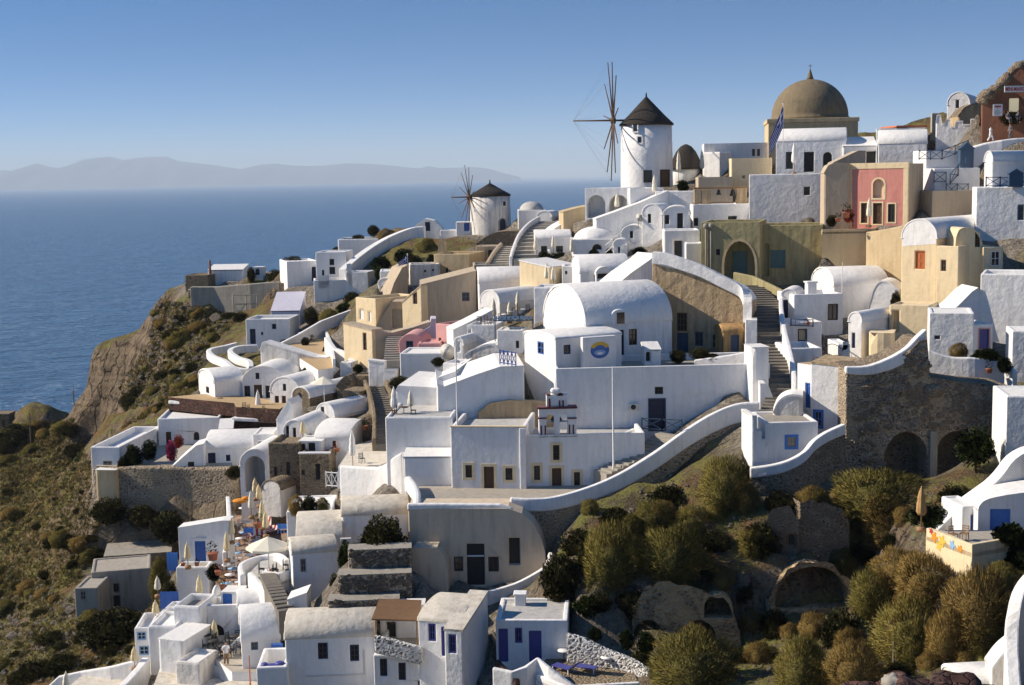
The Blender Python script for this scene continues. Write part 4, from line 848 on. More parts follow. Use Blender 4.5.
# white terrace house centre left
HWL = House('white_house', 'tall white house with sloping roofline and a slit of sun on its left end', 'house', 396, 455, 372, 450, 121, 8, 9, 'white', 'out', outline=[(455, 372), (438, 378), (436, 388), (398, 386), (396, 390)], sink=4, bev=.1, group=WH)
HRI = House('terrace_house', 'white angular house rising right towards the blue balcony rail', 'house', 437, 524, 372, 432, 117.8, -4, 9, 'white', 'out', outline=[(524, 366), (500, 367), (476, 375), (444, 387), (437, 384)], sink=4, bev=.1, group=WH, feats=[])
House('terrace_house', 'large pale plain wall with terrace and dark table left of the church', 'house', 386, 453, 417, 482, 114, 4, 8, 'white', 'flat', ph=.15, sink=4, bev=.12, deck='roof_grey', group=WH)
House('white_house', 'low white bench block in the corner between pale wall and church', 'house', 404, 452, 457, 482, 111.8, 3, 3, 'white', 'shed', rise=.5, sink=3, group=WH)
Wall('parapet_wall', 'swooping white parapet with a raised right shoulder, left of the beige vault', 'wall', [(339, 466, 118), (356, 467, 117), (372, 468, 116), (383, 465, 115), (392, 458, 114), (402, 452, 113.4)], [3.8, 4.0, 4.0, 4.2, 4.6, 5.0], 'white', .5, smooth=5, bev=.15)
Wall('parapet_wall', 'short sunlit white parapet falling towards the beige vault roof', 'wall', [(404, 476, 111), (410, 484, 108.5), (413, 492, 106), (413, 503, 103.5)], 1.2, 'white', .6, smooth=3, bev=.2)
House('white_house', 'half buried white dome roof beneath the swooping parapet', 'house', 342, 409, 514, 540, 109, -6, 3.8, 'white', 'vs', rise=1.0, sink=3, roofmat='roof_dusty', bev=.2, group=WH)
Tt = Terrace('terrace', 'small pale terrace with a black chair behind swooping parapet', 'terrace', [(338, 467), (372, 468), (392, 460), (400, 446), (372, 440), (352, 446)], 120, down=3, floor='roof_dusty', wall='white')
# =========== ridge left ============
Hmillter = House('terrace_house', 'white terrace with two round arches under the big windmill', 'house', 585, 634, 188, 218, 172, 12, 7, 'white', 'flat', ph=.2, sink=3, bev=.12, feats=[('of', 587, 605.5, 195, 218, 'white', {'arch': True, 'dep': 2.5}), ('of', 609, 628.5, 195, 218, 'white', {'arch': True, 'dep': 2.5})], group=WH)
House('terrace_house', 'plain white block right of the two arches below the big windmill', 'house', 630, 664, 188, 212, 171, -12, 7, 'white', 'flat', ph=.2, sink=3, bev=.12, feats=[('wf', 640, 647, 200, 204, 'dark')], group=WH)
House('white_house', 'long sloping white wall rising right below the big windmill', 'house', 596, 668, 204, 236, 168, -4, 3, 'white', 'out', outline=[(668, 191), (656, 196), (640, 203), (616, 212), (596, 219)], sink=3, group=WH)
House('white_house', 'white building step catching sun under the beige shed near the mill', 'house', 655, 694, 191, 216, 168.5, 14, 5, 'white', 'flat', ph=.1, sink=3, bev=.2, group=WH)
House('white_house', 'narrow white house with round gable and single slit window, left of a twin', 'house', 642, 662, 204, 244, 163, 20, 6, 'white', 'vf', rise=1.1, sink=3, bev=.15, feats=[('wf', 648, 651, 214, 223, 'dark')], group=WH)
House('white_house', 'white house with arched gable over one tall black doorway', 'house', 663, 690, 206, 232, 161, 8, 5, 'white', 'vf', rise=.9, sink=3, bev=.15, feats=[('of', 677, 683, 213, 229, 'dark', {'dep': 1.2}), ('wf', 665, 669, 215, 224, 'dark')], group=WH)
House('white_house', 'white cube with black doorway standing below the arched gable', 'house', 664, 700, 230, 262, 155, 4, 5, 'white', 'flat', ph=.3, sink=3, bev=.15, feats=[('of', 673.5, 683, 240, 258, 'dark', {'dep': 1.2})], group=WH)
House('white_house', 'low white wall block with bench left of the olive house', 'house', 686, 703, 243, 262, 152, 4, 3, 'white', 'flat', ph=.1, sink=3, group=WH)
House('white_house', 'small round gabled white house with satellite dish', 'house', 621, 644, 225, 250, 164, 10, 5, 'white', 'vf', rise=1.1, sink=3, bev=.2, feats=[('wf', 630, 633, 231, 238, 'dark')], group=WH)
House('domed_house', 'white oval dome roof on low walls beside white outdoor steps', 'house', 573, 622, 239, 256, 166, 0, 6, 'white', 'dome', ph=.1, rise=1.5, sink=3, bev=.1, feats=[('of', 592, 602, 244, 250, 'dark', {'arch': True, 'dep': 1})], group=WH)
House('white_house', 'small white hut with pointed round gable at foot of outdoor steps', 'house', 613, 627, 239, 256, 160, 10, 3, 'white', 'vf', rise=.6, sink=3, bev=.1, feats=[('wf', 618, 620, 247, 253, 'dark')], group=WH)
House('vaulted_house', 'white house with two dark square windows behind green terrace plants', 'house', 535, 571, 238, 256, 172, 0, 6, 'white', 'vs', rise=.9, sink=3, bev=.12, feats=[('wf', 541, 547, 246, 252, 'dark'), ('wf', 556, 563, 246, 252, 'dark')], group=WH)
House('white_house', 'large smooth white curved wall right of the striped stairs', 'house', 545, 602, 220, 246, 180, -6, 6, 'white', 'out', outline=[(602, 214), (585, 216), (568, 221), (553, 229), (545, 240)], sink=3, bev=.3, group=WH)
HX26 = House('vaulted_house', 'white vault with small arched dormer holding a black window', 'house', 580, 630, 272, 287, 149, -5, 7, 'white', 'vs', rise=1.7, sink=3, bev=.12, feats=[], group=WH)
House('white_house', 'arched white dormer with black window, front of vaulted roof', 'house', 596, 612, 267, 288, 148.2, -5, 2.5, 'white', 'vf', rise=.7, sink=3, bev=.08, feats=[('of', 597.5, 609.5, 273.5, 279, 'dark', {'dep': 1})], ctrl=False, group=WH)
House('white_house', 'plain sloping white flank wall between brown ruin and white dormer', 'house', 618, 657, 262, 306, 141, -24, 4, 'white', 'out', outline=[(657, 254), (650, 260), (630, 274), (618, 284)], sink=4, bev=.15, group=WH)
House('white_house', 'broad low white plinth wall in front of the arched dormer', 'house', 594, 652, 283, 300, 140, -6, 3, 'white', 'flat', ph=.1, sink=3, bev=.15, group=WH)
HX23 = House('vaulted_house', 'shaded white vault beside a beige house and cafe parasols', 'house', 479, 528, 282, 304, 163, -4, 6, 'white', 'vs', rise=1.6, sink=3, bev=.12, group=WH)
House('vaulted_house', 'sunlit white vault roof behind cafe tables in the centre', 'house', 480, 500, 290, 322, 153, 42, 8, 'white', 'vf', rise=1.3, sink=3, bev=.15, feats=[('wf', 482, 484, 308, 314, 'dark'), ('wf', 486, 488, 309, 315, 'dark')], group=WH)
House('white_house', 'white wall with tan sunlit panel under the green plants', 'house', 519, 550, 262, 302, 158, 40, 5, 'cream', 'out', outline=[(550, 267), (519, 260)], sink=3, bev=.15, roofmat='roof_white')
House('white_house', 'white crumbly parapet block with small holes under green plants', 'house', 562, 580, 266, 284, 155, 4, 4, 'white', 'flat', ph=.2, sink=3, feats=[('wf', 565, 567, 271, 274, 'dark'), ('wf', 574, 576, 272, 275, 'dark')], group=WH)
House('white_house', 'small white block just left of the largest vault', 'house', 534, 556, 287, 320, 136, 10, 4, 'white', 'flat', ph=.2, sink=3, bev=.15, group=WH)
# centre: terrace houses below beige gable
House('white_house', 'white wall slanting up behind cafe terrace and brown seats', 'house', 453, 493, 318, 352, 146, -16, 3, 'white', 'out', outline=[(493, 310), (470, 322), (453, 330), ], sink=3, group=WH)
House('vaulted_house', 'narrow white vault with pale gable below brown cafe seats', 'house', 454, 464, 337, 372, 137, 20, 5, 'white', 'vf', rise=.7, sink=3, feats=[('df', 457, 460, 342, 352, 'white')], group=WH)
House('white_house', 'white block with small opening right under the brown cafe seats', 'house', 467, 496, 325, 350, 140, 12, 4, 'white', 'flat', ph=.3, sink=3, bev=.2, feats=[('nf', 468, 471, 329, 336, 'white')], group=WH)
House('white_house', 'white lit wall below blue pergola with a dark slit', 'house', 497, 523, 330, 352, 131, 8, 3, 'white', 'flat', ph=.1, sink=3, feats=[('wf', 516, 519, 341, 348, 'dark')], group=WH)
House('white_house', 'rounded cream white wall with a cross shaped stain under cafe', 'house', 464, 498, 345, 372, 131, 14, 4, 'old_white', 'out', outline=[(498, 352), (494, 344), (486, 344), (468, 351), (464, 356)], sink=3, bev=.3, group=WH)
House('white_house', 'small white parapet box with cables left of the blue balcony rail', 'house', 443, 462, 363, 380, 127, 20, 3, 'white', 'flat', ph=.4, sink=3, group=WH)
Hpk = House('pink_vault_house', 'small rose pink vault with dark window', 'house', 399, 424, 334, 356, 150, 6, 5, 'rose', 'vf', rise=1.2, sink=3, bev=.12, roofmat='rose', feats=[('wf', 406, 413, 341, 351, 'steel_blue')])
House('pink_house', 'rose pink wall with small windows turned to the sun, right of the pink vault', 'house', 436, 452, 324, 358, 150, 38, 5, 'rose', 'flat', ph=.3, sink=3, roofmat='concrete', feats=[('wf', 439, 441, 338, 346, 'dark'), ('wf', 445, 447, 343, 349, 'dark')])
House('pink_house', 'low rose pink terrace slab between pink vault and pink wall', 'house', 418, 441, 343, 358, 148, 2, 4, 'rose', 'flat', ph=.1, sink=2, deck='rose')
House('pink_house', 'pale lilac pink wall with small chimney behind the pink vault', 'house', 414, 436, 327, 352, 156, -4, 3, 'lavender', 'out', outline=[(436, 319), (431, 319), (430, 327), (414, 336)], sink=2)
House('terrace_house', 'flat white canopy roof terrace below the rose pink vault', 'house', 400, 446, 353, 376, 142, 6, 5, 'white', 'flat', ph=.15, sink=3, bev=.1, group=WH)
# beige houses
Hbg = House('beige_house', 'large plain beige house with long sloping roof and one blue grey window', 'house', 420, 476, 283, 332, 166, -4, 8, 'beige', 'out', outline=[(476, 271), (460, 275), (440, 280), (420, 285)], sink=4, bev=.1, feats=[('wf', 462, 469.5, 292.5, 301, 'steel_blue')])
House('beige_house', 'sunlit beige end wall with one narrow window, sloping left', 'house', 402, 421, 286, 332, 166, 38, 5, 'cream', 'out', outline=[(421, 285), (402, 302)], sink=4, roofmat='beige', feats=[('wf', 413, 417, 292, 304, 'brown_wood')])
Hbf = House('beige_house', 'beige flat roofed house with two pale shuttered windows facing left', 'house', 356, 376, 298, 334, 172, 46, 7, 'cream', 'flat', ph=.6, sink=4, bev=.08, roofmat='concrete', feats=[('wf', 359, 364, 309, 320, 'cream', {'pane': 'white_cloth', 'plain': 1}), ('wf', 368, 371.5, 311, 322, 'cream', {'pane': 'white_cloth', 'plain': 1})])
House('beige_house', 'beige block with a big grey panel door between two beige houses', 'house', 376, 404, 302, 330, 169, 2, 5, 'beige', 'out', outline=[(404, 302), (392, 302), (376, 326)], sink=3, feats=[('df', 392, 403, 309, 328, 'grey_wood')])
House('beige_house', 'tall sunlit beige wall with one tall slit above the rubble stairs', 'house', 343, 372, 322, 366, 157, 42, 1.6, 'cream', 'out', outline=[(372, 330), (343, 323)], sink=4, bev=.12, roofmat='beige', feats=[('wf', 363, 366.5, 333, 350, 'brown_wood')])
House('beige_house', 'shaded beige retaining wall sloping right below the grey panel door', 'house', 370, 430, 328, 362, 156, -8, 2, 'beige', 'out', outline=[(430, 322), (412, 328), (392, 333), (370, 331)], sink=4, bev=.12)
House('beige_house', 'beige stone house with flat roof below the small windmill', 'house', 434, 470, 254, 276, 186, 16, 7, 'sand', 'flat', ph=.3, sink=3, bev=.1, feats=[('wf', 446, 448, 268, 276, 'dark')])
House('beige_house', 'low beige block with one square window under the rubble mound', 'house', 476, 500, 246, 262, 192, 6, 4, 'beige', 'flat', ph=.1, sink=3, feats=[('wf', 488, 492.5, 250, 257, 'brown_wood')])
House('white_house', 'grey roofed plinth behind shaded white vault in the centre', 'house', 474, 524, 264, 286, 172, -3, 5, 'concrete', 'flat', ph=.2, sink=3, roofmat='concrete')
House('beige_house', 'brown curved wall wedge with dark hollow left of the large beige house', 'house', 388, 408, 262, 302, 181, -30, 3, 'beige', 'out', outline=[(408, 265), (402, 268), (394, 283), (388, 300)], sink=3, bev=.2)
House('white_house', 'white wall with three small holes on the ridge below flag', 'house', 410, 440, 264, 284, 184, -6, 4, 'old_white', 'flat', ph=.2, sink=3, feats=[('wf', 424, 426, 270, 272, 'dark'), ('wf', 432, 434, 269, 271, 'dark')], group=WH)
House('white_house', 'little white vault with arched hole left of the beige houses', 'house', 378, 392, 278, 293, 183, 14, 4, 'white', 'vf', rise=.7, sink=3, feats=[('of', 381, 386, 286, 292, 'dark', {'arch': True, 'dep': 1})], group=WH)
House('white_house', 'white block with pale blue roof above arched hole vault', 'house', 380, 402, 271, 284, 188, -4, 5, 'white', 'flat', ph=.1, sink=3, group=WH)
# stairs on the ridge
Stairs('white_stairs', 'wide grey stairway with white edges climbing right of small windmill', 'stairs', [(531, 262, 168), (533, 252, 174), (538, 238, 183), (547, 227, 192), (556, 221, 200)], 4.2, 13, 'concrete', edge=('white', .7), tread='white')
Stairs('stone_stairs', 'broad grey ramp stairway beside rubble mound below small windmill', 'stairs', [(508, 266, 172), (514, 254, 182), (520, 246, 190)], 4.5, 9, 'concrete', edge=('beige', .5))
Stairs('stone_stairs', 'dark blue grey stairs descending between rubble walls, left centre', 'stairs', [(384, 446, 127), (384, 420, 134), (379, 398, 142), (374, 386, 147)], 1.9, 24, 'stair_stone', edge=('stone_brown', .7))
Stairs('stone_stairs', 'narrow pale stairs climbing beside the rose pink vault', 'stairs', [(394, 362, 148), (395, 348, 152), (396, 336, 156)], 2.2, 12, 'concrete')
House('rubble_house', 'low brown rubble stone hut wall beside the dark stairs', 'ruin', 342, 362, 391, 408, 143.5, 18, 3, 'stone_brown', 'flat', ph=0, sink=3, bev=.3)
House('rubble_house', 'pointed brown rubble wall end above dark stairs', 'ruin', 336, 352, 378, 396, 149, 10, 3, 'stone_brown', 'out', outline=[(352, 380), (346, 374), (336, 386)], sink=3, bev=.3)
House('rubble_house', 'brown rubble ridge wall between two white vault roofs', 'ruin', 346, 376, 417, 440, 135, 14, 2.5, 'stone_brown', 'out', outline=[(376, 426), (362, 416), (346, 424)], sink=3, bev=.3)
Wall('stair_wall', 'brown rubble wall along right side of the dark stairs', 'wall', [(392, 428, 133), (391, 408, 138), (388, 388, 144)], 2.2, 'stone_brown', .8, smooth=3)
# courtyard above row
House('white_house', 'tall blank sunlit white wall below the tan courtyard', 'house', 260, 326, 347, 378, 164, 12, 2, 'old_white', 'out', outline=[(326, 358), (314, 357), (264, 342), (262, 343), (260, 350)], sink=3, bev=.15)
Tct = Terrace('courtyard', 'sunny tan courtyard bounded by white walls, left of beige houses', 'courtyard', [(290, 352), (318, 370), (333, 368), (330, 350), (325, 338), (300, 340), (280, 344)], 170, down=3, floor='tan_floor', wall='white', par=[((5, 4, 3, 2), 1.0)])
Wall('parapet_wall', 'white wall slanting up to the beige house from the tan courtyard', 'wall', [(276, 346, 176), (300, 334, 180), (322, 321, 184), (340, 314, 186), (356, 308, 187)], 1.5, 'white', .5)
Wall('parapet_wall', 'stepped white wall right of the tan courtyard', 'wall', [(324, 337, 168), (332, 348, 163), (344, 352, 161), (350, 360, 157)], 2.4, 'white', .6)
Wall('zigzag_wall', 'white zigzag path wall on the headland, outer curve', 'wall', [(236, 342, 188), (224, 345, 187), (207, 349, 184), (210, 355, 180), (222, 360, 175), (232, 367, 171), (248, 369, 170)], 1.0, 'white', .7, smooth=4)
Wall('zigzag_wall', 'white zigzag path wall on the headland, inner curve', 'wall', [(258, 345, 184), (240, 346, 183), (233, 350, 181), (240, 356, 176), (252, 360, 173), (254, 366, 171)], 1.0, 'white', .7, smooth=4)
HX16 = House('white_house', 'white house with navy door below the grey scaffolded wall', 'house', 246, 290, 319, 346, 188, 4, 6, 'white', 'flat', ph=.4, sink=3, bev=.1, feats=[('df', 250, 255.5, 329, 344, 'navy'), ('wf', 272, 276, 324, 329, 'navy'), ('wf', 261, 263, 332, 335, 'navy')], group=WH)
House('white_house', 'low house with lilac white sloping roof under the gray wall', 'house', 271, 300, 311, 325, 196, 0, 6, 'lavender', 'shed', rise=2.2, sink=3, roofmat='lavender')
Hgw = Wall('retaining_wall', 'long grey concrete retaining wall with scaffold poles on headland', 'wall', [(190, 287, 216), (214, 287, 216), (250, 284, 214), (285, 281, 213), (316, 282, 211)], [3.5, 5, 6, 6, 4], 'concrete', 1.5, ctrl=.2)
Wall('retaining_wall', 'dark rubble wall section at right end of the grey concrete wall', 'wall', [(278, 283, 210.5), (300, 283, 210), (317, 284, 209.5)], 2.6, 'rubble', .6)
Tgw = Terrace('terrace', 'flat gravel terrace on top of grey headland wall', 'terrace', [(188, 290), (214, 287), (250, 285), (316, 283), (330, 274), (250, 271), (196, 274)], 217, down=2, floor='floor', wall='concrete')
House('white_house', 'low white shed with pale roof on headland terrace beside brown post', 'house', 208, 243, 270, 280, 222, 0, 5, 'white', 'shed', rise=.6, sink=1)
House('stone_house', 'square brown stone hut at seaward end of headland terrace', 'house', 185, 208, 275, 289, 219, 8, 5, 'stone_brown', 'flat', ph=.1, sink=2)
House('kiosk', 'little white gatehouse with dark arched door on headland terrace', 'hut', 253, 263, 267, 279, 220, 4, 2, 'white', 'flat', ph=0, sink=1, feats=[('wf', 255.5, 259.5, 268.5, 275, 'steel_blue', {'arch': True})])
House('white_house', 'white cube house with slit window at the end of the headland ridge', 'house', 287, 318, 261, 284, 208, -18, 7, 'white', 'flat', ph=.2, sink=2, bev=.2, feats=[('df', 312, 316, 267, 281, 'navy')], group=WH)
House('white_house', 'taller white house with navy windows on the headland ridge', 'house', 316, 346, 252, 284, 207, 4, 6, 'white', 'flat', ph=.2, sink=2, bev=.15, feats=[('wf', 329.5, 334, 259, 265, 'dark'), ('wf', 329.5, 335, 267, 274, 'dark'), ('wf', 322, 324, 270, 276, 'navy')], group=WH)
House('white_house', 'broad low white walled yard on ridge under the round bush', 'house', 338, 378, 239, 258, 218, 0, 8, 'white', 'flat', ph=.9, sink=2, bev=.15, deck='floor', group=WH)
House('white_house', 'small white corner house with blue openings below the ridge wall', 'house', 314, 348, 280, 300, 200, -8, 5, 'white', 'flat', ph=.5, sink=3, bev=.12, feats=[('wf', 319, 329, 276, 288, 'steel_blue'), ('wf', 349, 352, 281, 285, 'navy')], deck='floor', group=WH)
House('white_house', 'small white step house with blue hatch near the ridge wall', 'house', 346, 368, 272, 292, 200, 10, 4, 'white', 'flat', ph=.3, sink=3, feats=[('wf', 347, 350.5, 264, 270, 'blue'), ('wf', 349, 352, 281, 285, 'navy')], group=WH)
House('white_house', 'white gable end house with navy door on the crest left of small windmill', 'house', 412, 442, 226, 246, 218, 0, 5, 'white', 'out', outline=[(442, 229), (434, 221), (425, 219), (417, 224), (412, 230)], sink=2, bev=.15, feats=[('df', 425, 430, 222, 231, 'navy')], group=WH)
Wall('parapet_wall', 'long white ridge wall climbing up to the white gable end house', 'wall', [(346, 269, 203), (360, 257, 207), (375, 246, 211), (392, 236, 214), (412, 228, 216), (424, 226, 216)], [2.2, 2.4, 2.4, 2.2, 2, 2], 'white', 1.2, smooth=3, ctrl=.3)
House('white_house', 'low white hut with blue door beside the small windmill', 'house', 456, 471, 222, 234, 214, 0, 4, 'white', 'flat', ph=.1, sink=2, feats=[('df', 464, 469, 223, 231, 'blue')], group=WH)
House('white_house', 'white flat wall between white gable house and small windmill', 'house', 440, 458, 230, 240, 216, 0, 3, 'white', 'flat', ph=.1, sink=2, group=WH)
House('domed_house', 'low grey dome roof house on skyline right of small windmill', 'house', 518, 546, 210, 222, 205, 0, 7, 'white', 'dome', ph=.1, rise=1.3, sink=3, roofmat='roof_grey', group=WH)
House('white_house', 'tiny white gabled hut on skyline between the two windmills', 'house', 537, 552, 211, 222, 202, 18, 4, 'white', 'vf', rise=.7, sink=3, group=WH)
House('beige_house', 'low sandy wall with brown post left of the arched mill terrace', 'house', 563, 588, 209, 222, 178, -6, 4, 'sand', 'out', outline=[(588, 206), (578, 208), (563, 212)], sink=3)
House('rubble_house', 'brown rubble mound roof next to the small windmill', 'ruin', 476, 528, 238, 254, 198, 6, 8, 'rubble', 'out', outline=[(528, 232), (505, 231), (490, 234), (476, 244)], sink=3, roofmat='rubble', bev=.3)
House('stone_chimney', 'tapering beige chimney pillar on the crest near round plants', 'chimney', 437, 446, 240, 262, 190, 8, 1.4, 'sand', 'out', outline=[(446, 258), (444, 242), (441, 239), (439, 242), (437, 258)], sink=2, ctrl=False)

Wall('coping_wall', 'thin white coping on the left maroon lava terrace wall', 'wall', [(168, 400.5, 157.7), (186, 401.5, 156.7), (200, 406.5, 155.7), (237, 412.5, 154.6)], .4, 'white', .8)
Wall('coping_wall', 'thin white coping on the right maroon lava terrace wall', 'wall', [(231, 417.5, 149.6), (256, 418.5, 149.1), (281, 419.5, 148.6)], .4, 'white', .8)
House('rubble_house', 'square brown rubble block with flat top at head of the dark stairs', 'ruin', 352, 368, 376, 396, 150, 14, 3, 'stone_brown', 'flat', ph=0, sink=3, bev=.3)
House('rubble_house', 'long low brown rubble block left of the dark stair top', 'ruin', 362, 374, 390, 408, 145, 20, 3, 'stone_brown', 'flat', ph=.3, sink=3, bev=.2)
House('white_house', 'tiny white lit parapet cube above the rubble stair head', 'house', 340, 352, 362, 376, 155, 16, 2, 'white', 'flat', ph=.1, sink=3, group=WH)
House('white_house', 'low white wall with step left of small rose pink stairs', 'house', 368, 396, 366, 384, 147, 12, 1, 'white', 'out', outline=[(396, 370), (384, 370), (384, 362), (368, 360)], sink=3, group=WH)
House('white_house', 'white half vault in the lane between bottom house and stair wall', 'house', 256, 284, 622, 640, 100, -14, 3, 'white', 'vs', rise=.8, sink=3, bev=.2, group=WH)
House('white_house', 'small white bread oven dome beside the raised blue hatch', 'house', 206, 220, 598, 610, 106.5, 6, 2, 'white', 'dome', ph=.05, rise=.8, sink=2, group=WH)
House('white_house', 'white lower step block under the sunlit stepped buttress', 'house', 176, 200, 662, 690, 97, 16, 3, 'old_white', 'flat', ph=.2, sink=3, bev=.25, group=WH)
House('white_house', 'narrow white parapet block left of the rounded terrace bastion', 'house', 160, 180, 612, 634, 106, 6, 3, 'white', 'flat', ph=.4, sink=4, bev=.15, group=WH)
House('white_house', 'white sloping stair cheek between cafe terrace and low vault', 'house', 226, 246, 634, 652, 100.5, 10, 1.2, 'white', 'out', outline=[(246, 634), (236, 640), (226, 650)], sink=3, bev=.1, group=WH)
Wall('parapet_wall', 'low curved white parapet around the brick restaurant terrace end', 'wall', [(208, 600, 108.5), (222, 604, 107.8), (238, 603, 107.6), (246, 594, 109)], .9, 'white', .35, smooth=3)
Wall('parapet_wall', 'stepped white parapet right of the restaurant tables', 'wall', [(262, 560, 113), (276, 552, 115), (292, 546, 116.5)], 1.0, 'white', .35, smooth=3)

# ============ lower right ============
HM = House('white_house', 'white house with sunlit wall, small blue window, and brown flat roof edge', 'house', 811, 849, 366, 440, 107.5, 27, 4.5, 'white', 'out', outline=[(849, 366), (811, 362)], sink=1.5, bev=.06, roofmat='ruin', feats=[('wf', 814.5, 822, 411, 427, 'bright_blue', {'trim': 'blue', 'tw': .12})], group=WH)
House('white_house', 'shaded white end with tall blue shutter at the brown roofed house', 'house', 797, 811.5, 364, 436, 109.1, 58, 3.2, 'white', 'flat', ph=0, sink=3, bev=.06, roofmat='ruin', feats=[('df', 805, 810, 383, 408, 'blue')])
House('white_house', 'low white house with blue framed square window above the cliff', 'house', 765, 818, 422, 464, 103.5, -2, 5, 'white', 'flat', ph=.12, sink=3, bev=.1, deck='concrete', feats=[('wf', 787, 796, 437, 447, 'grey_wood', {'trim': 'bright_blue', 'tw': .18, 'pane': 'pane_pale'})], group=WH)
House('white_wall_block', 'rounded white block with a raw brown patch above the blue framed window', 'wall', 773, 803, 396, 424, 107, 12, 2.5, 'old_white', 'out', outline=[(803, 396), (790, 394), (778, 400), (773, 412)], sink=3, bev=.3)
House('white_house', 'stepped white stair block left of the blue framed window', 'house', 752, 768, 444, 468, 103.2, -6, 3, 'white', 'out', outline=[(768, 446), (766, 446), (766, 440), (762, 440), (762, 432), (757, 432), (757, 416), (752, 416)], sink=3, group=WH)
Stairs('stone_stairs', 'few grey steps beside the stepped white stair block', 'stairs', [(760, 448, 104.5), (762, 436, 106.5), (766, 422, 108.5)], 1.6, 9, 'concrete')
Wall('parapet_wall', 'white lip wall curving under the blue windowed houses on top of rubble cliff', 'wall', [(750, 468, 102), (772, 465, 101.8), (790, 460, 101.8), (806, 451, 102), (816, 440, 102.4), (828, 432, 102.8), (846, 424, 103.5)], .8, 'white', .5, smooth=4, low=(4.5, 'rubble'), ctrl=.5)
Hrub = House('rubble_wall', 'tall rubble stone wall pierced by two big dark arches and a grey pillar', 'wall', 846, 1008, 380, 482, 105.5, -3, 4, 'patched', 'out', outline=[(1008, 386), (975, 384), (930, 378), (927, 340), (920, 341), (912, 349), (895, 360), (868, 368), (846, 368)], sink=3, bev=.1, roofmat='rubble', ctrl=True,
      feats=[('of', 884, 928, 432, 480, 'dark', {'arch': 2.2, 'dep': 3.2}), ('of', 937, 978, 431, 480, 'dark', {'arch': 1.6, 'dep': 3.2})])
field_stones(Hrub, [(870, 372), (912, 352), (926, 345), (929, 380), (1004, 388), (1004, 440), (860, 478), (850, 440)], [(882, 930, 430, 482), (935, 980, 430, 482)], 900, .2, 'rubble', 5)
a0 = Hrub.at(929, 455)[0]; a1 = Hrub.at(936.5, 455)[0]; zt = Hrub.at(930, 431)[1]
b = B(); b.box(a0, a1, -.25, .2, -1, zt); b.build('pillar', 'concrete', Hrub.root, .04)
Wall('parapet_wall', 'white curved coping on the left half of the tall rubble wall', 'wall', [(846, 367, 105), (868, 366, 105), (890, 358, 105.2), (907, 348, 105.4), (918, 337, 105.6), (927, 329, 105.8)], [.5, .7, .95, 1.1, 1.2, 1.3], 'white', .6, smooth=5, bev=.15)
# right edge white mass
House('white_house', 'irregular white house corner at right edge beside the rubble wall', 'house', 1006, 1046, 396, 480, 97, 8, 5, 'white', 'flat', ph=.1, sink=3, bev=.3, group=WH)
House('white_house', 'big sloping white plaster flank falling to the blue shuttered house', 'house', 930, 1046, 480, 536, 88, -4, 1.2, 'old_white', 'out', outline=[(1046, 446), (1016, 456), (1000, 480), (978, 496), (958, 510), (938, 530), (930, 538)], sink=2, bev=.4, group=WH)
HR = House('vaulted_house', 'low white vaulted house with open bright blue shutters at right edge', 'house', 978, 1050, 498, 540, 85, 6, 3, 'white', 'out', outline=[(1050, 490), (1024, 493), (1003, 496), (985, 500), (979, 506), (978, 510)], sink=2, bev=.25, group=WH, feats=[('df', 990, 1010.5, 509, 531, 'bright_blue'), ])
House('white_house', 'small white recess with a blue side door beside the open blue shutters', 'house', 962, 980, 506, 540, 86.5, -8, 3, 'white', 'flat', ph=.1, sink=2, bev=.25, feats=[('df', 971, 978, 515, 534, 'blue')], group=WH)
TR_px = [(926, 536), (940, 541), (955, 547), (972, 553), (1012, 546), (1030, 538), (1030, 530), (930, 530)]
TR = Terrace('terrace', 'small terrace with wooden chairs behind a low cream wall painted with orange and yellow flowers', 'terrace', TR_px, 83, down=1.7, floor='floor', wall='cream', par=[((0, 1, 2, 3, 4, 5), .5)], parmat='cream')
# bottom right corner vault
Wall('white_wall_block', 'rounded white wall with tan stain rising at bottom right corner', 'wall', [(1044, 560, 70), (1032, 578, 70), (1022, 602, 69.5), (1019, 640, 69), (1022, 690, 67)], 5, 'white', .7, smooth=4, bev=.25)
House('white_house', 'stained white end wall at the bottom right corner', 'house', 992, 1046, 655, 700, 70, 4, 1.4, 'old_white', 'out', outline=[(1046, 628), (1030, 634), (1014, 644), (1002, 654), (992, 668)], sink=3, bev=.3, group=WH)
House('vaulted_house', 'low dusty white vault behind broom bushes, bottom right', 'house', 962, 1002, 684, 705, 70.5, -6, 2.6, 'old_white', 'vs', rise=.5, sink=3, bev=.2, group=WH)

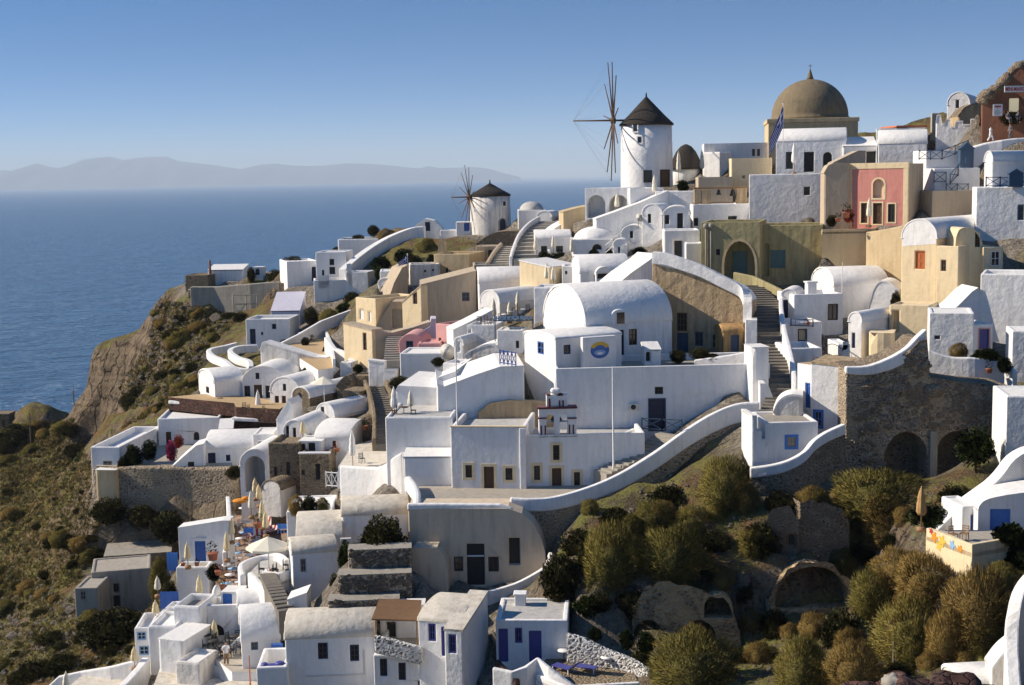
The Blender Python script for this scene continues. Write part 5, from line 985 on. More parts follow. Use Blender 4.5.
# ruins among bushes
House('cave_house', 'ruined cave house with a wide stone arch in the bushes', 'ruin', 768, 858, 562, 612, 93.5, -5, 4, 'cave_rock', 'out', outline=[(858, 604), (852, 580), (840, 568), (822, 562), (800, 562), (785, 572), (774, 588), (768, 600)], sink=3, bank=True, bev=.15, roofmat='cave_rock', feats=[('of', 776, 849, 567, 608, 'dark', {'arch': 2.4, 'dep': 3.5})])
House('cave_house', 'ruined red rubble wall standing above the wide stone arch', 'ruin', 764, 800, 506, 552, 96.5, 6, 3, 'rubble', 'out', outline=[(800, 520), (792, 508), (778, 506), (768, 512), (764, 530)], sink=3, bank=True, bev=.2, feats=[('of', 787, 797, 534, 548, 'dark', {'arch': True, 'dep': 2})])
House('cave_house', 'tan rounded rock face with a dark cave mouth among bushes', 'ruin', 632, 742, 590, 650, 92.5, 3, 4, 'cave_rock', 'out', outline=[(742, 648), (738, 622), (728, 604), (700, 588), (664, 580), (646, 590), (632, 604)], sink=3, bank=True, bev=.5, feats=[('of', 704, 733, 594, 618, 'dark', {'arch': True, 'dep': 3}), ('of', 680, 716, 620, 652, 'dark', {'arch': True, 'dep': 3}), ('of', 634, 662, 620, 652, 'dark', {'arch': True, 'dep': 3})])
House('cave_house', 'dark stone ruin with small cave opening right of the olive bushes', 'ruin', 800, 850, 500, 560, 97, -8, 3, 'rubble', 'out', outline=[(850, 520), (838, 506), (815, 500), (800, 502)], sink=3, bank=True, bev=.3, feats=[])
# far left ruins
House('stone_ruin', 'roofless grey stone ruin with flat pale roof slab on the left slope', 'ruin', 92, 152, 570, 612, 126, -14, 5, 'concrete', 'flat', ph=.1, sink=3, bev=.1, roofmat='floor', feats=[('of', 113, 119, 584, 593, 'dark', {'dep': 1}), ('of', 107, 110, 593, 602, 'dark', {'dep': 1}), ('of', 113, 120, 596, 608, 'dark', {'dep': 1})])
House('stone_ruin', 'low grey ruin room with square window on the left slope', 'ruin', 75, 98, 588, 614, 122, 0, 4, 'concrete', 'flat', ph=.1, sink=3, bev=.1, roofmat='floor', feats=[('wf', 80, 86, 591, 600, 'grey_wood')])
House('stone_ruin', 'long dark stone terrace wall with flat top behind the grey ruin', 'ruin', 104, 172, 554, 576, 133, -12, 5, 'rubble', 'flat', ph=0, sink=3, roofmat='concrete')
House('stone_hut', 'tiny stone hut at far left edge above the sea', 'hut', -6, 9, 414, 431, 268, 0, 4, 'stone_brown', 'flat', ph=0, sink=2, feats=[('df', 2, 5, 420, 430, 'brown_wood')])

for d0, d1, x0, x1, zz in ((152.5, 161.5, 958, 1046, P(990, 142.2, 158.5).z), (146, 156, 936, 1046, 104)):
    CARVE.append(([tuple(P(x, 140, d).xy) for x, d in ((x0, d0), (x1, d0), (x1, d1), (x0, d1))], zz))

b = B(); rr = random.Random(3)
for i in range(46):
    t = i / 45; px = 980 + t * 42; py = 100 - t * 36 + rr.uniform(-1, 5); q = P(px, py, 160.4 + rr.uniform(-.3, 1.8)); r = rr.uniform(.35, .8)
    k = len(b.v); b.ellip((0, 0, 0), r, r * .9, r * .75, 9, 6)
    for j in range(k, len(b.v)):
        v_ = V(b.v[j]); v_ *= 1 + .5 * noise.noise(v_ * 1.6 + V((i * 3, 0, 0))); b.v[j] = tuple(v_ + q - P(1000, 90, 161))
o = b.build('rubble_mound', 'rubble', None); o.location = P(1000, 90, 161); tag(o, 'dark rubble mound heaped over the roof of the mini market', 'rubble'); o['kind'] = 'stuff'
# ---------------------------------------------------------------- windmills
def windmill(px, py, D, r0, r1, h, roof_h, ov, axis_deg, hub_d, tip_d, hub_z, spoke, nsp, mat, label, feats, ph0=.1):
    p = P(px, py, D); root = empty('windmill', label, 'windmill', p)
    b = B(); b.lathe([(r0 + .05, -2), (r0, 0), ((r0 + r1) / 2 + .03, h * .5), (r1, h)], 40); b.build('tower', mat, root)
    b = B(); k = 26
    prof = [(r1 + ov, h - .22), (r1 + ov + .02, h), (r1 * .72, h + roof_h * .32), (r1 * .4, h + roof_h * .64), (.12, h + roof_h), (.09, h + roof_h + .35), (.02, h + roof_h + .6)]
    b.lathe(prof, 30, (0, 0, 0), 0, True, 15, .012); b.build('thatched_roof', 'thatch', root)
    a = rad(axis_deg); ax = V((-math.cos(a), -math.sin(a), 0)); sid = V((-ax.y, ax.x, 0)); up = V((0, 0, 1))
    wr = empty('wind_wheel', None, None, (0, 0, 0)); wr.parent = root
    hub = ax * hub_d + up * hub_z; tip = ax * tip_d + up * (hub_z + .05)
    b = B(); b.tube(up * hub_z, tip, .16, .08, 8); b.build('axle', 'brown_wood', wr)
    b = B(); b.tube(hub - ax * .3, hub + ax * .3, .42, .42, 12); b.build('hub', 'brown_wood', wr)
    tips = []
    for i in range(nsp):
        t = 2 * math.pi * i / nsp + ph0; d = sid * math.cos(t) + up * math.sin(t); e = hub + d * spoke * (1 + .03 * math.sin(i * 2.3)) + ax * .35
        b = B(); b.tube(hub, e, .11 * min(1, spoke / 7), .06 * min(1, spoke / 7), 6); b.build('spar', 'brown_wood', wr); tips.append(e)
    b = B()
    for i in range(nsp):
        b.tube(tips[i], tip, .009, n=4)
    b.build('stay_wire', 'grey_wood', wr)
    for code, X0, X1, Y0, Y1, c, o in feats:
        # each opening is set on a small vertical panel tangent to the tower
        xm, yb_, yt_ = (X0 + X1) / 2, Y1, Y0; s = D / 1400.0
        off = (xm - px) * s; rr = r0 + (r1 - r0) * .5; ang = math.asin(max(-.98, min(.98, off / rr))); n = V((math.sin(ang), -math.cos(ang), 0)); u = V((math.cos(ang), math.sin(ang), 0))
        w_ = (X1 - X0) * s / max(.35, math.cos(ang)); z0 = (py - Y1) * s; z1 = (py - Y0) * s
        base = n * (rr - .1)
        pts = hole_poly(-w_ / 2, w_ / 2, z0, z1, o.get('arch')); to3 = lambda q, z_: tuple(base + u * q + n * .16 + V((0, 0, z_)))
        b = B(); q = [V(to3(*t)) for t in pts]; f = tuple(range(len(q))); b.add(q, [f if geometry.normal(q).dot(n) > 0 else f[::-1]])
        w = b.build('door' if code == 'd' else 'window', c, root)
        b = B(); ring(b, to3, n, pts, .02, .12, -.06, .3); b.build('frame', o.get('fr', mat), w)
    CARVE.append(([(p.x + (r0 + .3) * math.cos(t), p.y + (r0 + .3) * math.sin(t)) for t in [i * .6 for i in range(10)]], p.z - .1))
    CTRL.append((p.x, p.y - r0 - .3, p.z - .1)); CTRL.append((p.x + r0, p.y, p.z - .1)); CTRL.append((p.x - r0, p.y, p.z - .1))
    return root
windmill(646.8, 187.5, 185, 3.42, 3.3, 8.25, 3.5, .22, 3, 4.35, 9.6, 8.75, 7.9, 11, 'white', 'tall white round windmill with dark cone roof and bare spoked wheel, on the skyline',
         [('w', 632, 636, 126.5, 133, 'glass', {}), ('w', 636, 640, 138, 144, 'glass', {}), ('w', 642, 648.5, 171.5, 181.5, 'glass', {'fr': 'dark'}), ('d', 658.5, 666.5, 171, 187.5, 'brown_wood', {'fr': 'dark'})], .16)
windmill(490.8, 232.5, 215, 3.12, 3.0, 5.75, 1.75, .12, 16, 3.3, 6.1, 5.45, 4.9, 12, 'old_white', 'small stubby off white windmill with low dark roof and bent spoked wheel',
         [('d', 499.5, 505.5, 218.5, 231, 'navy', {'arch': True, 'fr': 'concrete'}), ('w', 503, 506, 201.5, 206, 'glass', {})], .2)
p = P(686, 180, 200); rt = empty('thatched_hut', 'low round hut with dark dome shaped thatch behind the big windmill', 'hut', p)
b = B(); b.lathe([(1.9, -2), (1.9, 1.4), (1.85, 1.7)], 28); b.build('wall', 'white', rt)
b = B(); b.lathe([(2.35, 1.5), (2.3, 1.8), (1.95, 2.9), (1.4, 4.0), (.8, 4.7), (.25, 5.0), (.05, 5.05)], 30); b.build('thatched_roof', 'thatch', rt)
CTRL.append((p.x, p.y, p.z - .2))

# ---------------------------------------------------------------- bell frame over the terrace
p = P(721, 203.5, 167); sx = 167 / 1400
rt = empty('belfry_stand', 'weathered tan stand of pillars and beams carrying two bells', 'bell stand', p)
for x0, x1 in ((694, 699), (701.5, 711), (736, 746.5)):
    b = B(); b.box((x0 - 721) * sx, (x1 - 721) * sx, -.3, .35, -.4, 1.75); b.build('pillar', 'ruin', rt, .06)
b = B(); b.box(-3.3, 3.15, -.22, .22, 1.753, 1.95); b.build('beam', 'tan_wood', rt, .02)
b = B(); b.box(-3.3, 3.15, -.14, -.06, .05, .2); b.build('rail', 'tan_wood', rt)
for px, lb in ((718.8, 'left bronze bell hanging in the tan bell frame'), (732.6, 'right and slightly bigger bronze bell in the tan bell frame')):
    q = p + V(((px - 721) * sx, 0, 1.75)); r = .33 if px < 725 else .4
    b = B(); b.lathe([(r * 1.05, -2.2 * r), (r * .98, -2.1 * r), (r * .7, -1.5 * r), (r * .55, -.7 * r), (r * .3, -.35 * r), (.04, -.3 * r), (.04, 0)], 16); o = b.build('bell', 'bronze', None); o.location = q; tag(o, lb, 'bell', 'bells in the bell frame')

# ---------------------------------------------------------------- flags
def flag(px, yt, yb, D, W, Hh, droop, label, pole_r=.04):
    q0, q1 = P(px, yb, D), P(px, yt, D); rt = empty('flag', label, 'flag', q0); h = q1.z - q0.z
    b = B(); b.tube((0, 0, -.3), (0, 0, h), pole_r, n=6); b.ellip((0, 0, h), .09, .09, .09, 8, 6); b.build('flagpole', 'white_metal', rt)
    b = B(); nu, nv = 12, 18
    for i in range(nu + 1):
        for j in range(nv + 1):
            s_ = i / nu; t = j / nv
            x = s_ * W * math.cos(droop) ; z = h - .15 - t * Hh - s_ * W * math.sin(droop) * (1 - .15 * t); y = .16 * math.sin(s_ * 7 + t * 2) * s_
            b.v.append((-x * .8, y - x * .25, z))
    for i in range(nu):
        for j in range(nv):
            a = i * (nv + 1) + j; st = j * 9 // nv; can = i < nu * .4 and j < nv * 5 / 9
            blue = (st % 2 == 0) or (j % 2 == 0 and not (i < nu * .4 and j < nv * 5 / 9))
            if can: blue = not (abs(i - nu * .2 + .5) < .6 or abs(j - nv * 2.5 / 9 + .5) < 1)
            b.f.append([a, a + 1, a + nv + 2, a + nv + 1]); b.m.append(0 if blue else 1); b.sm.append(True)
    b.build('cloth', ['flag_blue', 'white_cloth'], rt)
flag(783, 104, 152, 169, 4.6, 2.6, 1.1, 'blue and white striped flag hanging from pole in front of the brown dome')
flag(408, 254, 276, 183, 1.7, 1.1, .5, 'small blue and white striped flag on the ridge wall above beige houses')

# ---------------------------------------------------------------- sign on the box house
Dg = 118.6; p = P(600, 364, Dg); a = rad(-24); rt = empty('sign_panel', 'white wall panel painted with a round blue and yellow emblem', 'sign', p, -a)
s = Dg / 1400; w2 = 17.5 * s / math.cos(a); hp = 28 * s
b = B(); b.box(-w2, w2, 0, .5, -.6, hp); b.build('panel', 'white', rt, .08)
def disc(rx, rz, y, cz, n=36, cut=None, x0=0):
    vs = [(x0, y, cz)] + [(x0 + rx * math.cos(2 * math.pi * i / n), y, cz + rz * math.sin(2 * math.pi * i / n)) for i in range(n)]
    b = B(); b.add(vs, [(0, 1 + (i + 1) % n, 1 + i)[::-1] for i in range(n)]); return b
R_ = 10.6 * s; cz = hp * .5
disc(R_, R_ * .78, -.012, cz).build('emblem', 'blue', rt)
b = B(); k = 16
for i in range(k + 1):
    t = math.pi * (.12 + .76 * i / k)
    for f in (1.02, .60): b.v.append((R_ * f * math.cos(t) * 1.05, -.02, cz + R_ * .78 * f * math.sin(t) + .02))
for i in range(k): b.f.append([2 * i, 2 * i + 1, 2 * i + 3, 2 * i + 2][::-1]); b.m.append(0); b.sm.append(False)
b.build('ribbon', 'yellow', rt)
disc(R_ * .62, R_ * .26, -.022, cz - R_ * .22).build('emblem_wave', 'sky_cloth', rt)
disc(R_ * .34, R_ * .13, -.03, cz - R_ * .3).build('emblem_bird', 'white_cloth', rt)

# shop sign
Dg = 159.4; p = P(1004.5, 92.3, Dg); s = Dg / 1400
rt = empty('shop_sign', 'long white board lettered MINI-MARKET over the orange brown shop front', 'sign', p, rad(4))
b = B(); b.box(0, 27 * s, 0, .1, 0, 6.2 * s); b.build('board', 'white_cloth', rt, .01)
cu = bpy.data.curves.new('lettering', 'FONT'); cu.body = 'MINI-MARKET'; cu.size = .62; cu.extrude = .01; cu.offset = .012
t0 = bpy.data.objects.new('lettering', cu); COL.objects.link(t0); bpy.context.view_layer.update(); me = bpy.data.meshes.new_from_object(t0.evaluated_get(bpy.context.evaluated_depsgraph_get())); bpy.data.objects.remove(t0); t = link('lettering', me); t.parent = rt; t.rotation_euler = (rad(90), 0, 0); t.location = (.1, -.012, .14); t.data.materials.clear(); t.data.materials.append(MATS['sign_red']); t.scale = (.66, 1, 1)
p = P(993, 116, 159.2); rt = empty('notice_board', 'white notice board with red heading on the orange brown shop wall', 'sign', p, rad(4))
b = B(); b.box(0, 9.6 * s, 0, .06, 0, 11.5 * s); b.build('board', 'white_cloth', rt, .01)
b = B(); b.box(.18, 8 * s, -.012, .003, 8.3 * s, 10 * s); b.box(.4, 5 * s, -.012, .003, 7.2 * s, 7.9 * s); b.build('heading', 'sign_red', rt)
b = B()
for i in range(5): b.box(.2, (6.2 + (i % 3)) * s, -.01, .003, (1.2 + i * 1.05) * s, (1.5 + i * 1.05) * s)
b.build('small_print', 'grey_cloth', rt)

# ---------------------------------------------------------------- small kit
def pole(px, yt, yb, D, label, name='pole', r=.06, mat='white_metal', cat='pole'):
    q0, q1 = P(px, yb, D), P(px, yt, D); b = B(); h = q1.z - q0.z
    b.lathe([(r * 1.3, -.6), (r * 1.3, .5), (r, .55), (r * .7, h - .1), (r * .3, h)], 8); o = b.build(name, mat, None); o.location = q0; return tag(o, label, cat)
pole(613.5, 366, 470, 109.6, 'tall thin white flagpole at the right corner of the church', 'flagpole', .07)
pole(457.5, 340, 430, 111.6, 'tall thin white pole at left rear corner of the church', 'flagpole', .06)
pole(74.5, 386, 414, 271, 'dark utility pole standing against the sea on the left headland', 'utility_pole', .12, 'brown_wood')
pole(31, 413, 442, 250, 'weathered utility pole on the left slope below the sea edge', 'utility_pole', .12, 'brown_wood')
pole(210.5, 260, 280, 221, 'brown square post with cap beside the low shed on headland', 'post', .22, 'red_brown', 'post')
pole(893, 641, 672, 78, 'thin pale stake among the bottom right bushes', 'stake', .04, 'grey_wood')
pole(842, 262, 300, 140, 'thin white mast in front of the olive house', 'mast', .04)

def parasol_closed(q, h, label, mat='canvas', r=.2, group='closed parasols on the terraces'):
    rt = empty('parasol', label, 'parasol', q, RND.random() * 6, group)
    b = B(); b.tube((0, 0, -.15), (0, 0, h), .035, n=6); b.lathe([(.28, -.15), (.28, .1), (.05, .14)], 10); b.build('pole', 'tan_wood', rt)
    z0 = h * .34; L = h - z0
    b = B(); b.lathe([(r * .75, z0), (r * 1.15, z0 + L * .12), (r * 1.05, z0 + L * .4), (r * .8, z0 + L * .55), (r * .92, z0 + L * .62), (r * .55, z0 + L * .86), (r * .2, h), (.02, h + .12)], 24, (0, 0, 0), 0, True, 8, .16)
    b.build('canopy', mat, rt)
    return rt
PAR = [  # px, y top, y base, D, where
 (188, 542, 567, 115.5, 'beside the arched blue door', 'canvas'), (255.5, 478, 499, 131.5, 'first behind others at far end of restaurant terrace', 'canvas'), (259.3, 484, 506, 129, 'second of the pair at far end of restaurant terrace', 'canvas'),
 (251.6, 491, 517, 126, 'pale and wide, at left rear of restaurant terrace', 'canvas_pale'), (282, 482, 508, 128, 'alone before the brown apse vault', 'canvas'), (262.5, 500, 528, 122, 'tall, in the middle of restaurant terrace', 'canvas'),
 (266, 511, 536, 120, 'just in front of the tall middle one', 'canvas'), (232, 518, 542, 118, 'along the white wall, farther of two', 'canvas'), (227.4, 531, 560, 115, 'along the white wall, nearer of two', 'canvas'),
 (200, 575, 601, 108, 'above the tiled bench top', 'canvas'), (158, 576, 596, 112, 'behind the blue windbreak', 'canvas_pale'), (156, 600, 620, 107, 'in front of the blue windbreak', 'canvas'),
 (215, 619, 646, 102.5, 'on the grey cafe terrace near the waiter', 'canvas'), (135, 646, 668, 102, 'by the outermost white corner house', 'canvas'), (67, 671, 694, 102, 'leftmost, by the bottom left boundary wall', 'canvas_pale'),
 (258.6, 390, 417, 151.5, 'white, before the vaulted house with tall dark door', 'canvas_white'), (303, 421, 440, 132.5, 'short tan one on stone house roof', 'canvas'), (353, 430, 468, 120.5, 'tall white one on small pale terrace', 'canvas_white'),
 (394.5, 387, 418, 117, 'pale grey one beside the dark table', 'canvas_white'), (411, 390, 414, 117.5, 'cream one against the slanted white wall', 'canvas_pale'),
 (547, 263, 286, 157, 'left of two below the green plants', 'canvas_pale'), (553.5, 267, 287, 154, 'right of two below the green plants', 'canvas_pale'), (536, 237, 256, 171, 'left end of the green planted terrace', 'canvas_pale'), (553.5, 236, 254, 171, 'between two dark square windows', 'canvas_pale'), (572, 238, 259, 166, 'right end of the green planted terrace', 'canvas_pale'),
 (494, 299, 325, 150, 'left front of the central cafe', 'canvas_pale'), (509.7, 302, 322, 147, 'middle of the central cafe', 'canvas_pale'), (518, 292, 320, 148, 'biggest, right side of the central cafe', 'canvas_pale'),
 (678.6, 152, 182, 180, 'between the big windmill and the thatched hut', 'canvas_pale'), (702, 151, 178, 186, 'right of the thatched hut', 'canvas_pale'), (654.5, 176, 200, 170, 'in front of the big windmill door', 'canvas_pale'), (617, 194, 214, 171.5, 'in the right arch below the windmill', 'canvas_pale'),
 (794, 144, 173, 167, 'white, in front of house below the dome', 'canvas_white'), (869, 199, 226, 146, 'cream, before the pink house door', 'canvas_pale')]
for px, yt, yb, D, wh, mt in PAR:
    q = P(px, yb, D); h = (yb - yt) * D / 1400; parasol_closed(q, h, 'closed %s parasol, %s' % ({'canvas': 'cream', 'canvas_pale': 'pale', 'canvas_white': 'white'}[mt], wh), mt, .2 + .012 * h)
q = P(921, 529, 84.5); rt = parasol_closed(q, 2.6, 'folded straw parasol standing by the flower painted wall', 'straw', .24)
# open parasol
q = P(269, 571, 108); rt = empty('parasol', 'wide open cream parasol shading the small walled terrace', 'parasol', q, .2)
b = B(); b.tube((0, 0, -.1), (0, 0, 2.75), .04, n=6); b.lathe([(.35, -.1), (.35, .1), (.06, .14)], 12); b.build('pole', 'white_metal', rt)
b = B(); n = 8; R0 = 1.75
ringp = [(R0 * math.cos(2 * math.pi * i / n), R0 * math.sin(2 * math.pi * i / n), 2.02 + .0) for i in range(n)]
b.add([(0, 0, 2.8)] + ringp + [(x, y, z - .18) for x, y, z in ringp], [(0, 1 + i, 1 + (i + 1) % n) for i in range(n)] + [(1 + i, 1 + n + i, 1 + n + (i + 1) % n, 1 + (i + 1) % n) for i in range(n)]); b.build('canopy', 'canvas_pale', rt)
b = B()
for i in range(n): b.tube((0, 0, 2.72), (ringp[i][0], ringp[i][1], 1.98), .02, n=4)
b.build('ribs', 'white_metal', rt)
# half open small white parasol
q = P(324.5, 405, 143); rt = empty('parasol', 'open white parasol on thin pole above the stone gabled vault', 'parasol', q)
b = B(); b.tube((0, 0, -.3), (0, 0, 2.9), .035, n=6); b.build('pole', 'white_metal', rt)
b = B(); n = 8; ringp = [(1.5 * math.cos(2 * math.pi * i / n), 1.5 * math.sin(2 * math.pi * i / n), 2.3) for i in range(n)]
b.add([(0, 0, 3)] + ringp, [(0, 1 + i, 1 + (i + 1) % n) for i in range(n)]); b.build('canopy', 'canvas_pale', rt)

# tables and chairs
def mk_table(label, mat_top, cloth=None, r=.42, h=.74):
    rt = empty('table', label, 'table', (0, 0, -50), 0, 'cafe tables')
    b = B(); b.lathe([(r, h - .04), (r, h), (.01, h + .002)], 14); b.build('tabletop', mat_top, rt)
    b = B(); b.tube((0, 0, 0), (0, 0, h - .04), .035, n=6); b.lathe([(.24, 0), (.22, .03), (.03, .05)], 10); b.build('leg', 'black_metal', rt)
    return rt
def chair_mesh():
    b = B(); b.box(-.22, .22, -.22, .22, .42, .46)
    for x in (-.19, .19):
        for y in (-.19, .19): b.box(x - .02, x + .02, y - .02, y + .02, 0, .42 if y < 0 else .9)
    for z in (.55, .68, .82): b.box(-.2, .2, .18, .2, z, z + .06)
    return b.mesh('chair')
CH = {}
def chair(q, rz, label, mat, group):
    if mat not in CH:
        CH[mat] = chair_mesh(); CH[mat].materials.append(MATS[mat])
    o = bpy.data.objects.new('chair', CH[mat]); COL.objects.link(o); o.location = q; o.rotation_euler = (0, 0, rz); return tag(o, label, 'chair', group)
def copy_tree(o, parent=None):
    c = o.copy(); COL.objects.link(c); c.parent = parent
    for ch in list(o.children): copy_tree(ch, c)
    return c
protos = {}
def table(q, label, mat):
    if mat not in protos: t = protos[mat] = mk_table(label, mat)
    else: t = copy_tree(protos[mat])
    t.location = q; t['label'] = label; return t
tz = Trest.z
spots = [(236, 552, 'sky_cloth'), (240, 546, 'white_cloth'), (238, 561, 'sky_cloth'), (244, 540, 'sky_cloth'), (233, 577, 'sky_cloth'), (230, 583, 'white_cloth'), (246, 529, 'white_cloth'), (254, 522, 'white_cloth'), (276, 525, 'white_cloth'), (243, 515, 'white_cloth'), (286, 516, 'white_cloth'), (232, 569, 'white_cloth'), (258, 548, 'sky_cloth'), (226, 592, 'sky_cloth'), (240, 590, 'white_cloth'), (245, 576, 'sky_cloth'), (227, 573, 'white_cloth'), (250, 563, 'white_cloth'), (262, 530, 'white_cloth'), (268, 514, 'white_cloth'), (280, 506, 'white_cloth'), (258, 508, 'sky_cloth'), (290, 502, 'white_cloth'), (234, 598, 'white_cloth')]
for i, (px, py, mt) in enumerate(spots):
    q = Trest.pt(px, py)
    table(q, {'sky_cloth': 'pale blue topped cafe table on the brick paved restaurant terrace', 'white_cloth': 'white topped cafe table on the brick paved restaurant terrace'}[mt], mt)
    for k in range(2):
        a = RND.random() * 6.28; chair(q + V((.62 * math.cos(a + 3.14 * k), .62 * math.sin(a + 3.14 * k), 0)), a + 3.14 * k - 1.57, 'cafe chair beside a table on the brick paved terrace', 'tan_wood' if i % 2 else 'white_metal', 'restaurant terrace chairs')
for px, py in ((214, 650), (224, 655), (206, 644), (246, 650), (236, 645)):
    q = Tlow.pt(px, py); table(q, 'dark cafe table on the grey terrace near the waiter', 'dark')
    for k in range(3):
        a = RND.random() * 6.28; chair(q + V((.62 * math.cos(a + 2.1 * k), .62 * math.sin(a + 2.1 * k), 0)), a + 2.1 * k - 1.57, 'black chair on the grey cafe terrace near the waiter', 'black_metal', 'grey terrace chairs')
for px, py in ((268, 574), (282, 575), (292, 570)):
    q = Tpar.pt(px, py)
    for k in range(2): chair(q + V((.5 * (k * 2 - 1), 0, 0)), 1.57 - 3.14 * k, 'black chair under the wide open cream parasol', 'black_metal', 'chairs under the open parasol')
q = P(404, 415.5, 116.5); table(q, 'dark table on the terrace left of the church', 'brown_wood')
for dx in (-.8, .8): chair(q + V((dx, 0, 0)), -1.57 if dx < 0 else 1.57, 'dark chair at the table left of the church', 'brown_wood', 'chairs left of the church')
q = Tt.pt(362, 463); chair(q, .6, 'single black chair behind the swooping white parapet', 'black_metal', None)
q = TR.pt(953, 541); chair(q, .5, 'yellow wooden chair on the terrace beside blue shutters', 'tan_wood', None); chair(q + V((.7, .1, 0)), -.7, 'second wooden chair nearer to the blue side door', 'tan_wood', None)
for i, (px, py) in enumerate(((479, 324), (483, 325), (487, 323), (491, 326))): chair(P(px, py + 1, 141.5), i * 1.3, 'brown cafe seat on the white block roof in the centre', 'brown_wood', 'brown cafe seats')
for i, (px, py) in enumerate(((512, 318), (505, 321), (524, 316))): table(P(px, py, 147), 'small white cafe table among the central parasols', 'white_cloth')
for i, (px, py) in enumerate(((500, 322), (509, 320), (520, 321), (528, 312), (515, 312))): chair(P(px, py, 147), i, 'dark chair among the central cafe parasols', 'brown_wood', 'central cafe chairs')
for i, (px, py) in enumerate(((244, 411), (250, 413), (268, 416), (274, 417), (262, 414))): q = Tx.pt(px, py); chair(q, i * 1.1, 'brown chair on the white edged terrace before the vaulted row', 'brown_wood', 'chairs before the vaulted row')
# striped deck screens, loungers, windbreaks
def striped(q, w, h, tilt, rz, label):
    rt = empty('striped_lounger', label, 'lounger', q, rz)
    b = B(); n = 8
    for i in range(n):
        x0, x1 = -w / 2 + w * i / n, -w / 2 + w * (i + 1) / n
        b.add([(x0, 0, .35), (x1, 0, .35), (x1, math.sin(tilt) * h, .35 + math.cos(tilt) * h), (x0, math.sin(tilt) * h, .35 + math.cos(tilt) * h)], [(0, 1, 2, 3)], i % 2)
        b.add([(x0, -1.0, .32), (x1, -1.0, .32), (x1, 0, .35), (x0, 0, .35)], [(0, 1, 2, 3)], i % 2)
    b.build('canvas', ['red_cloth', 'white_cloth'], rt)
    b = B()
    for x in (-w / 2, w / 2): b.tube((x, -1, .3), (x, 0, .33), .03, n=4); b.tube((x, 0, .33), (x, math.sin(tilt) * h, .33 + math.cos(tilt) * h), .03, n=4); b.tube((x, -.95, .3), (x, -.95, 0), .03, n=4); b.tube((x, 0, .3), (x, 0, 0), .03, n=4)
    b.build('frame', 'tan_wood', rt)
striped(Trest.pt(270, 532), 1.7, 1.2, .5, -.5, 'red and white striped lounger in the middle of the restaurant terrace, nearer one')
striped(Trest.pt(270, 519), 1.4, 1.0, .5, -.5, 'red and white striped lounger, farther one behind the middle parasols')
striped(Trest.pt(256, 536), 1.8, .7, 1.0, .2, 'flat striped red and white lounger left of the middle parasols')
def panel_thing(px0, px1, yt, yb, D, mat, name, label, cat, thick=.06):
    q0, q1 = P(px0, yb, D), P(px1, yb, D); h = (yb - yt) * D / 1400; rt = empty(name, label, cat, q0); L = (q1 - q0).x
    b = B(); b.box(0, L, 0, thick, .1, h); b.build('sheet', mat, rt, .01)
    for i in range(4): b = B(); b.box(L * i / 3 - .03, L * i / 3 + .03, -.06, -.003, -.3, h + .05); b.build('post', mat, rt)
    return rt
panel_thing(168, 178, 552, 572, 120, 'bright_blue', 'fence_panel', 'bright blue wooden fence panel left of the arched blue door house', 'fence')
panel_thing(161, 179, 591, 610, 109, 'blue', 'windbreak', 'blue canvas windbreak at the outer edge of lower terraces', 'windbreak')
panel_thing(244, 253, 528, 534, 118, 'bright_blue', 'windbreak', 'low bright blue screen on restaurant terrace, left one', 'screen')
panel_thing(278, 287, 524, 530, 118, 'bright_blue', 'windbreak', 'low bright blue screen on restaurant terrace beside white cube', 'screen')
for px, py, rz, lb in ((566, 672, -.7, 'blue sun lounger on the brown tiled terrace, left one'), (590, 672, -.5, 'blue sun lounger on the brown tiled terrace, right one')):
    q = TV.pt(px, py); rt = empty('sun_lounger', lb, 'sun lounger', q, rz, 'blue sun loungers')
    b = B(); b.box(-.95, .45, -.33, .33, .3, .36); b.add([(.45, -.33, .33), (1.0, -.33, .8), (1.0, .33, .8), (.45, .33, .33), (.45, -.33, .38), (.97, -.33, .84), (.97, .33, .84), (.45, .33, .38)], [(0, 1, 2, 3), (4, 7, 6, 5), (0, 4, 5, 1), (3, 2, 6, 7), (1, 5, 6, 2)]); b.build('canvas', 'purple_blue', rt)
    for x in (-.85, .4): 
        for y in (-.3, .3): b = B(); b.box(x - .03, x + .03, y - .03, y + .03, 0, .297); b.build('leg', 'white_metal', rt)
for px, py, lb in ((564, 661, 'round white table beside the blue door annex'), (607, 668, 'white side table right of the blue loungers')): table(TV.pt(px, py), lb, 'white_cloth')
for i, (px, py, D, lb, mt) in enumerate(((240, 503, 127, 'orange cushion heap at the far left of the restaurant terrace', 'orange_cloth'), (206, 615, 106, 'orange cushion on the terrace beside tiled bench top', 'orange_cloth'))):
    q = P(px, py, D); b = B(); b.ellip((0, 0, .2), .7, .5, .22, 12, 6); b.ellip((.5, .2, .4), .4, .35, .18, 10, 6); o = b.build('cushion', mt, None); o.location = q; tag(o, lb, 'cushion')
q = P(272, 668, 91.5); b = B(); b.ellip((0, 0, .1), .75, .45, .2, 14, 8); b.ellip((.5, .2, .25), .35, .35, .15, 12, 6); b.ellip((-.5, 0, .25), .25, .3, .15, 12, 6); o = b.build('bedding', 'purple_blue', None); o.location = q; tag(o, 'heap of purple blue bedding airing on low white block', 'bedding')
q = P(285, 636, 97.5); b = B(); b.box(-.5, .5, 0, .08, -.3, 1.9); b.box(-.5, .5, -.02, 0, -.3, 1.2); o = b.build('gate', 'purple_blue', None, .1); o.location = q; o.rotation_euler = (0, rad(20), .3); tag(o, 'purple blue curved gate leaf beside the low vault', 'gate')
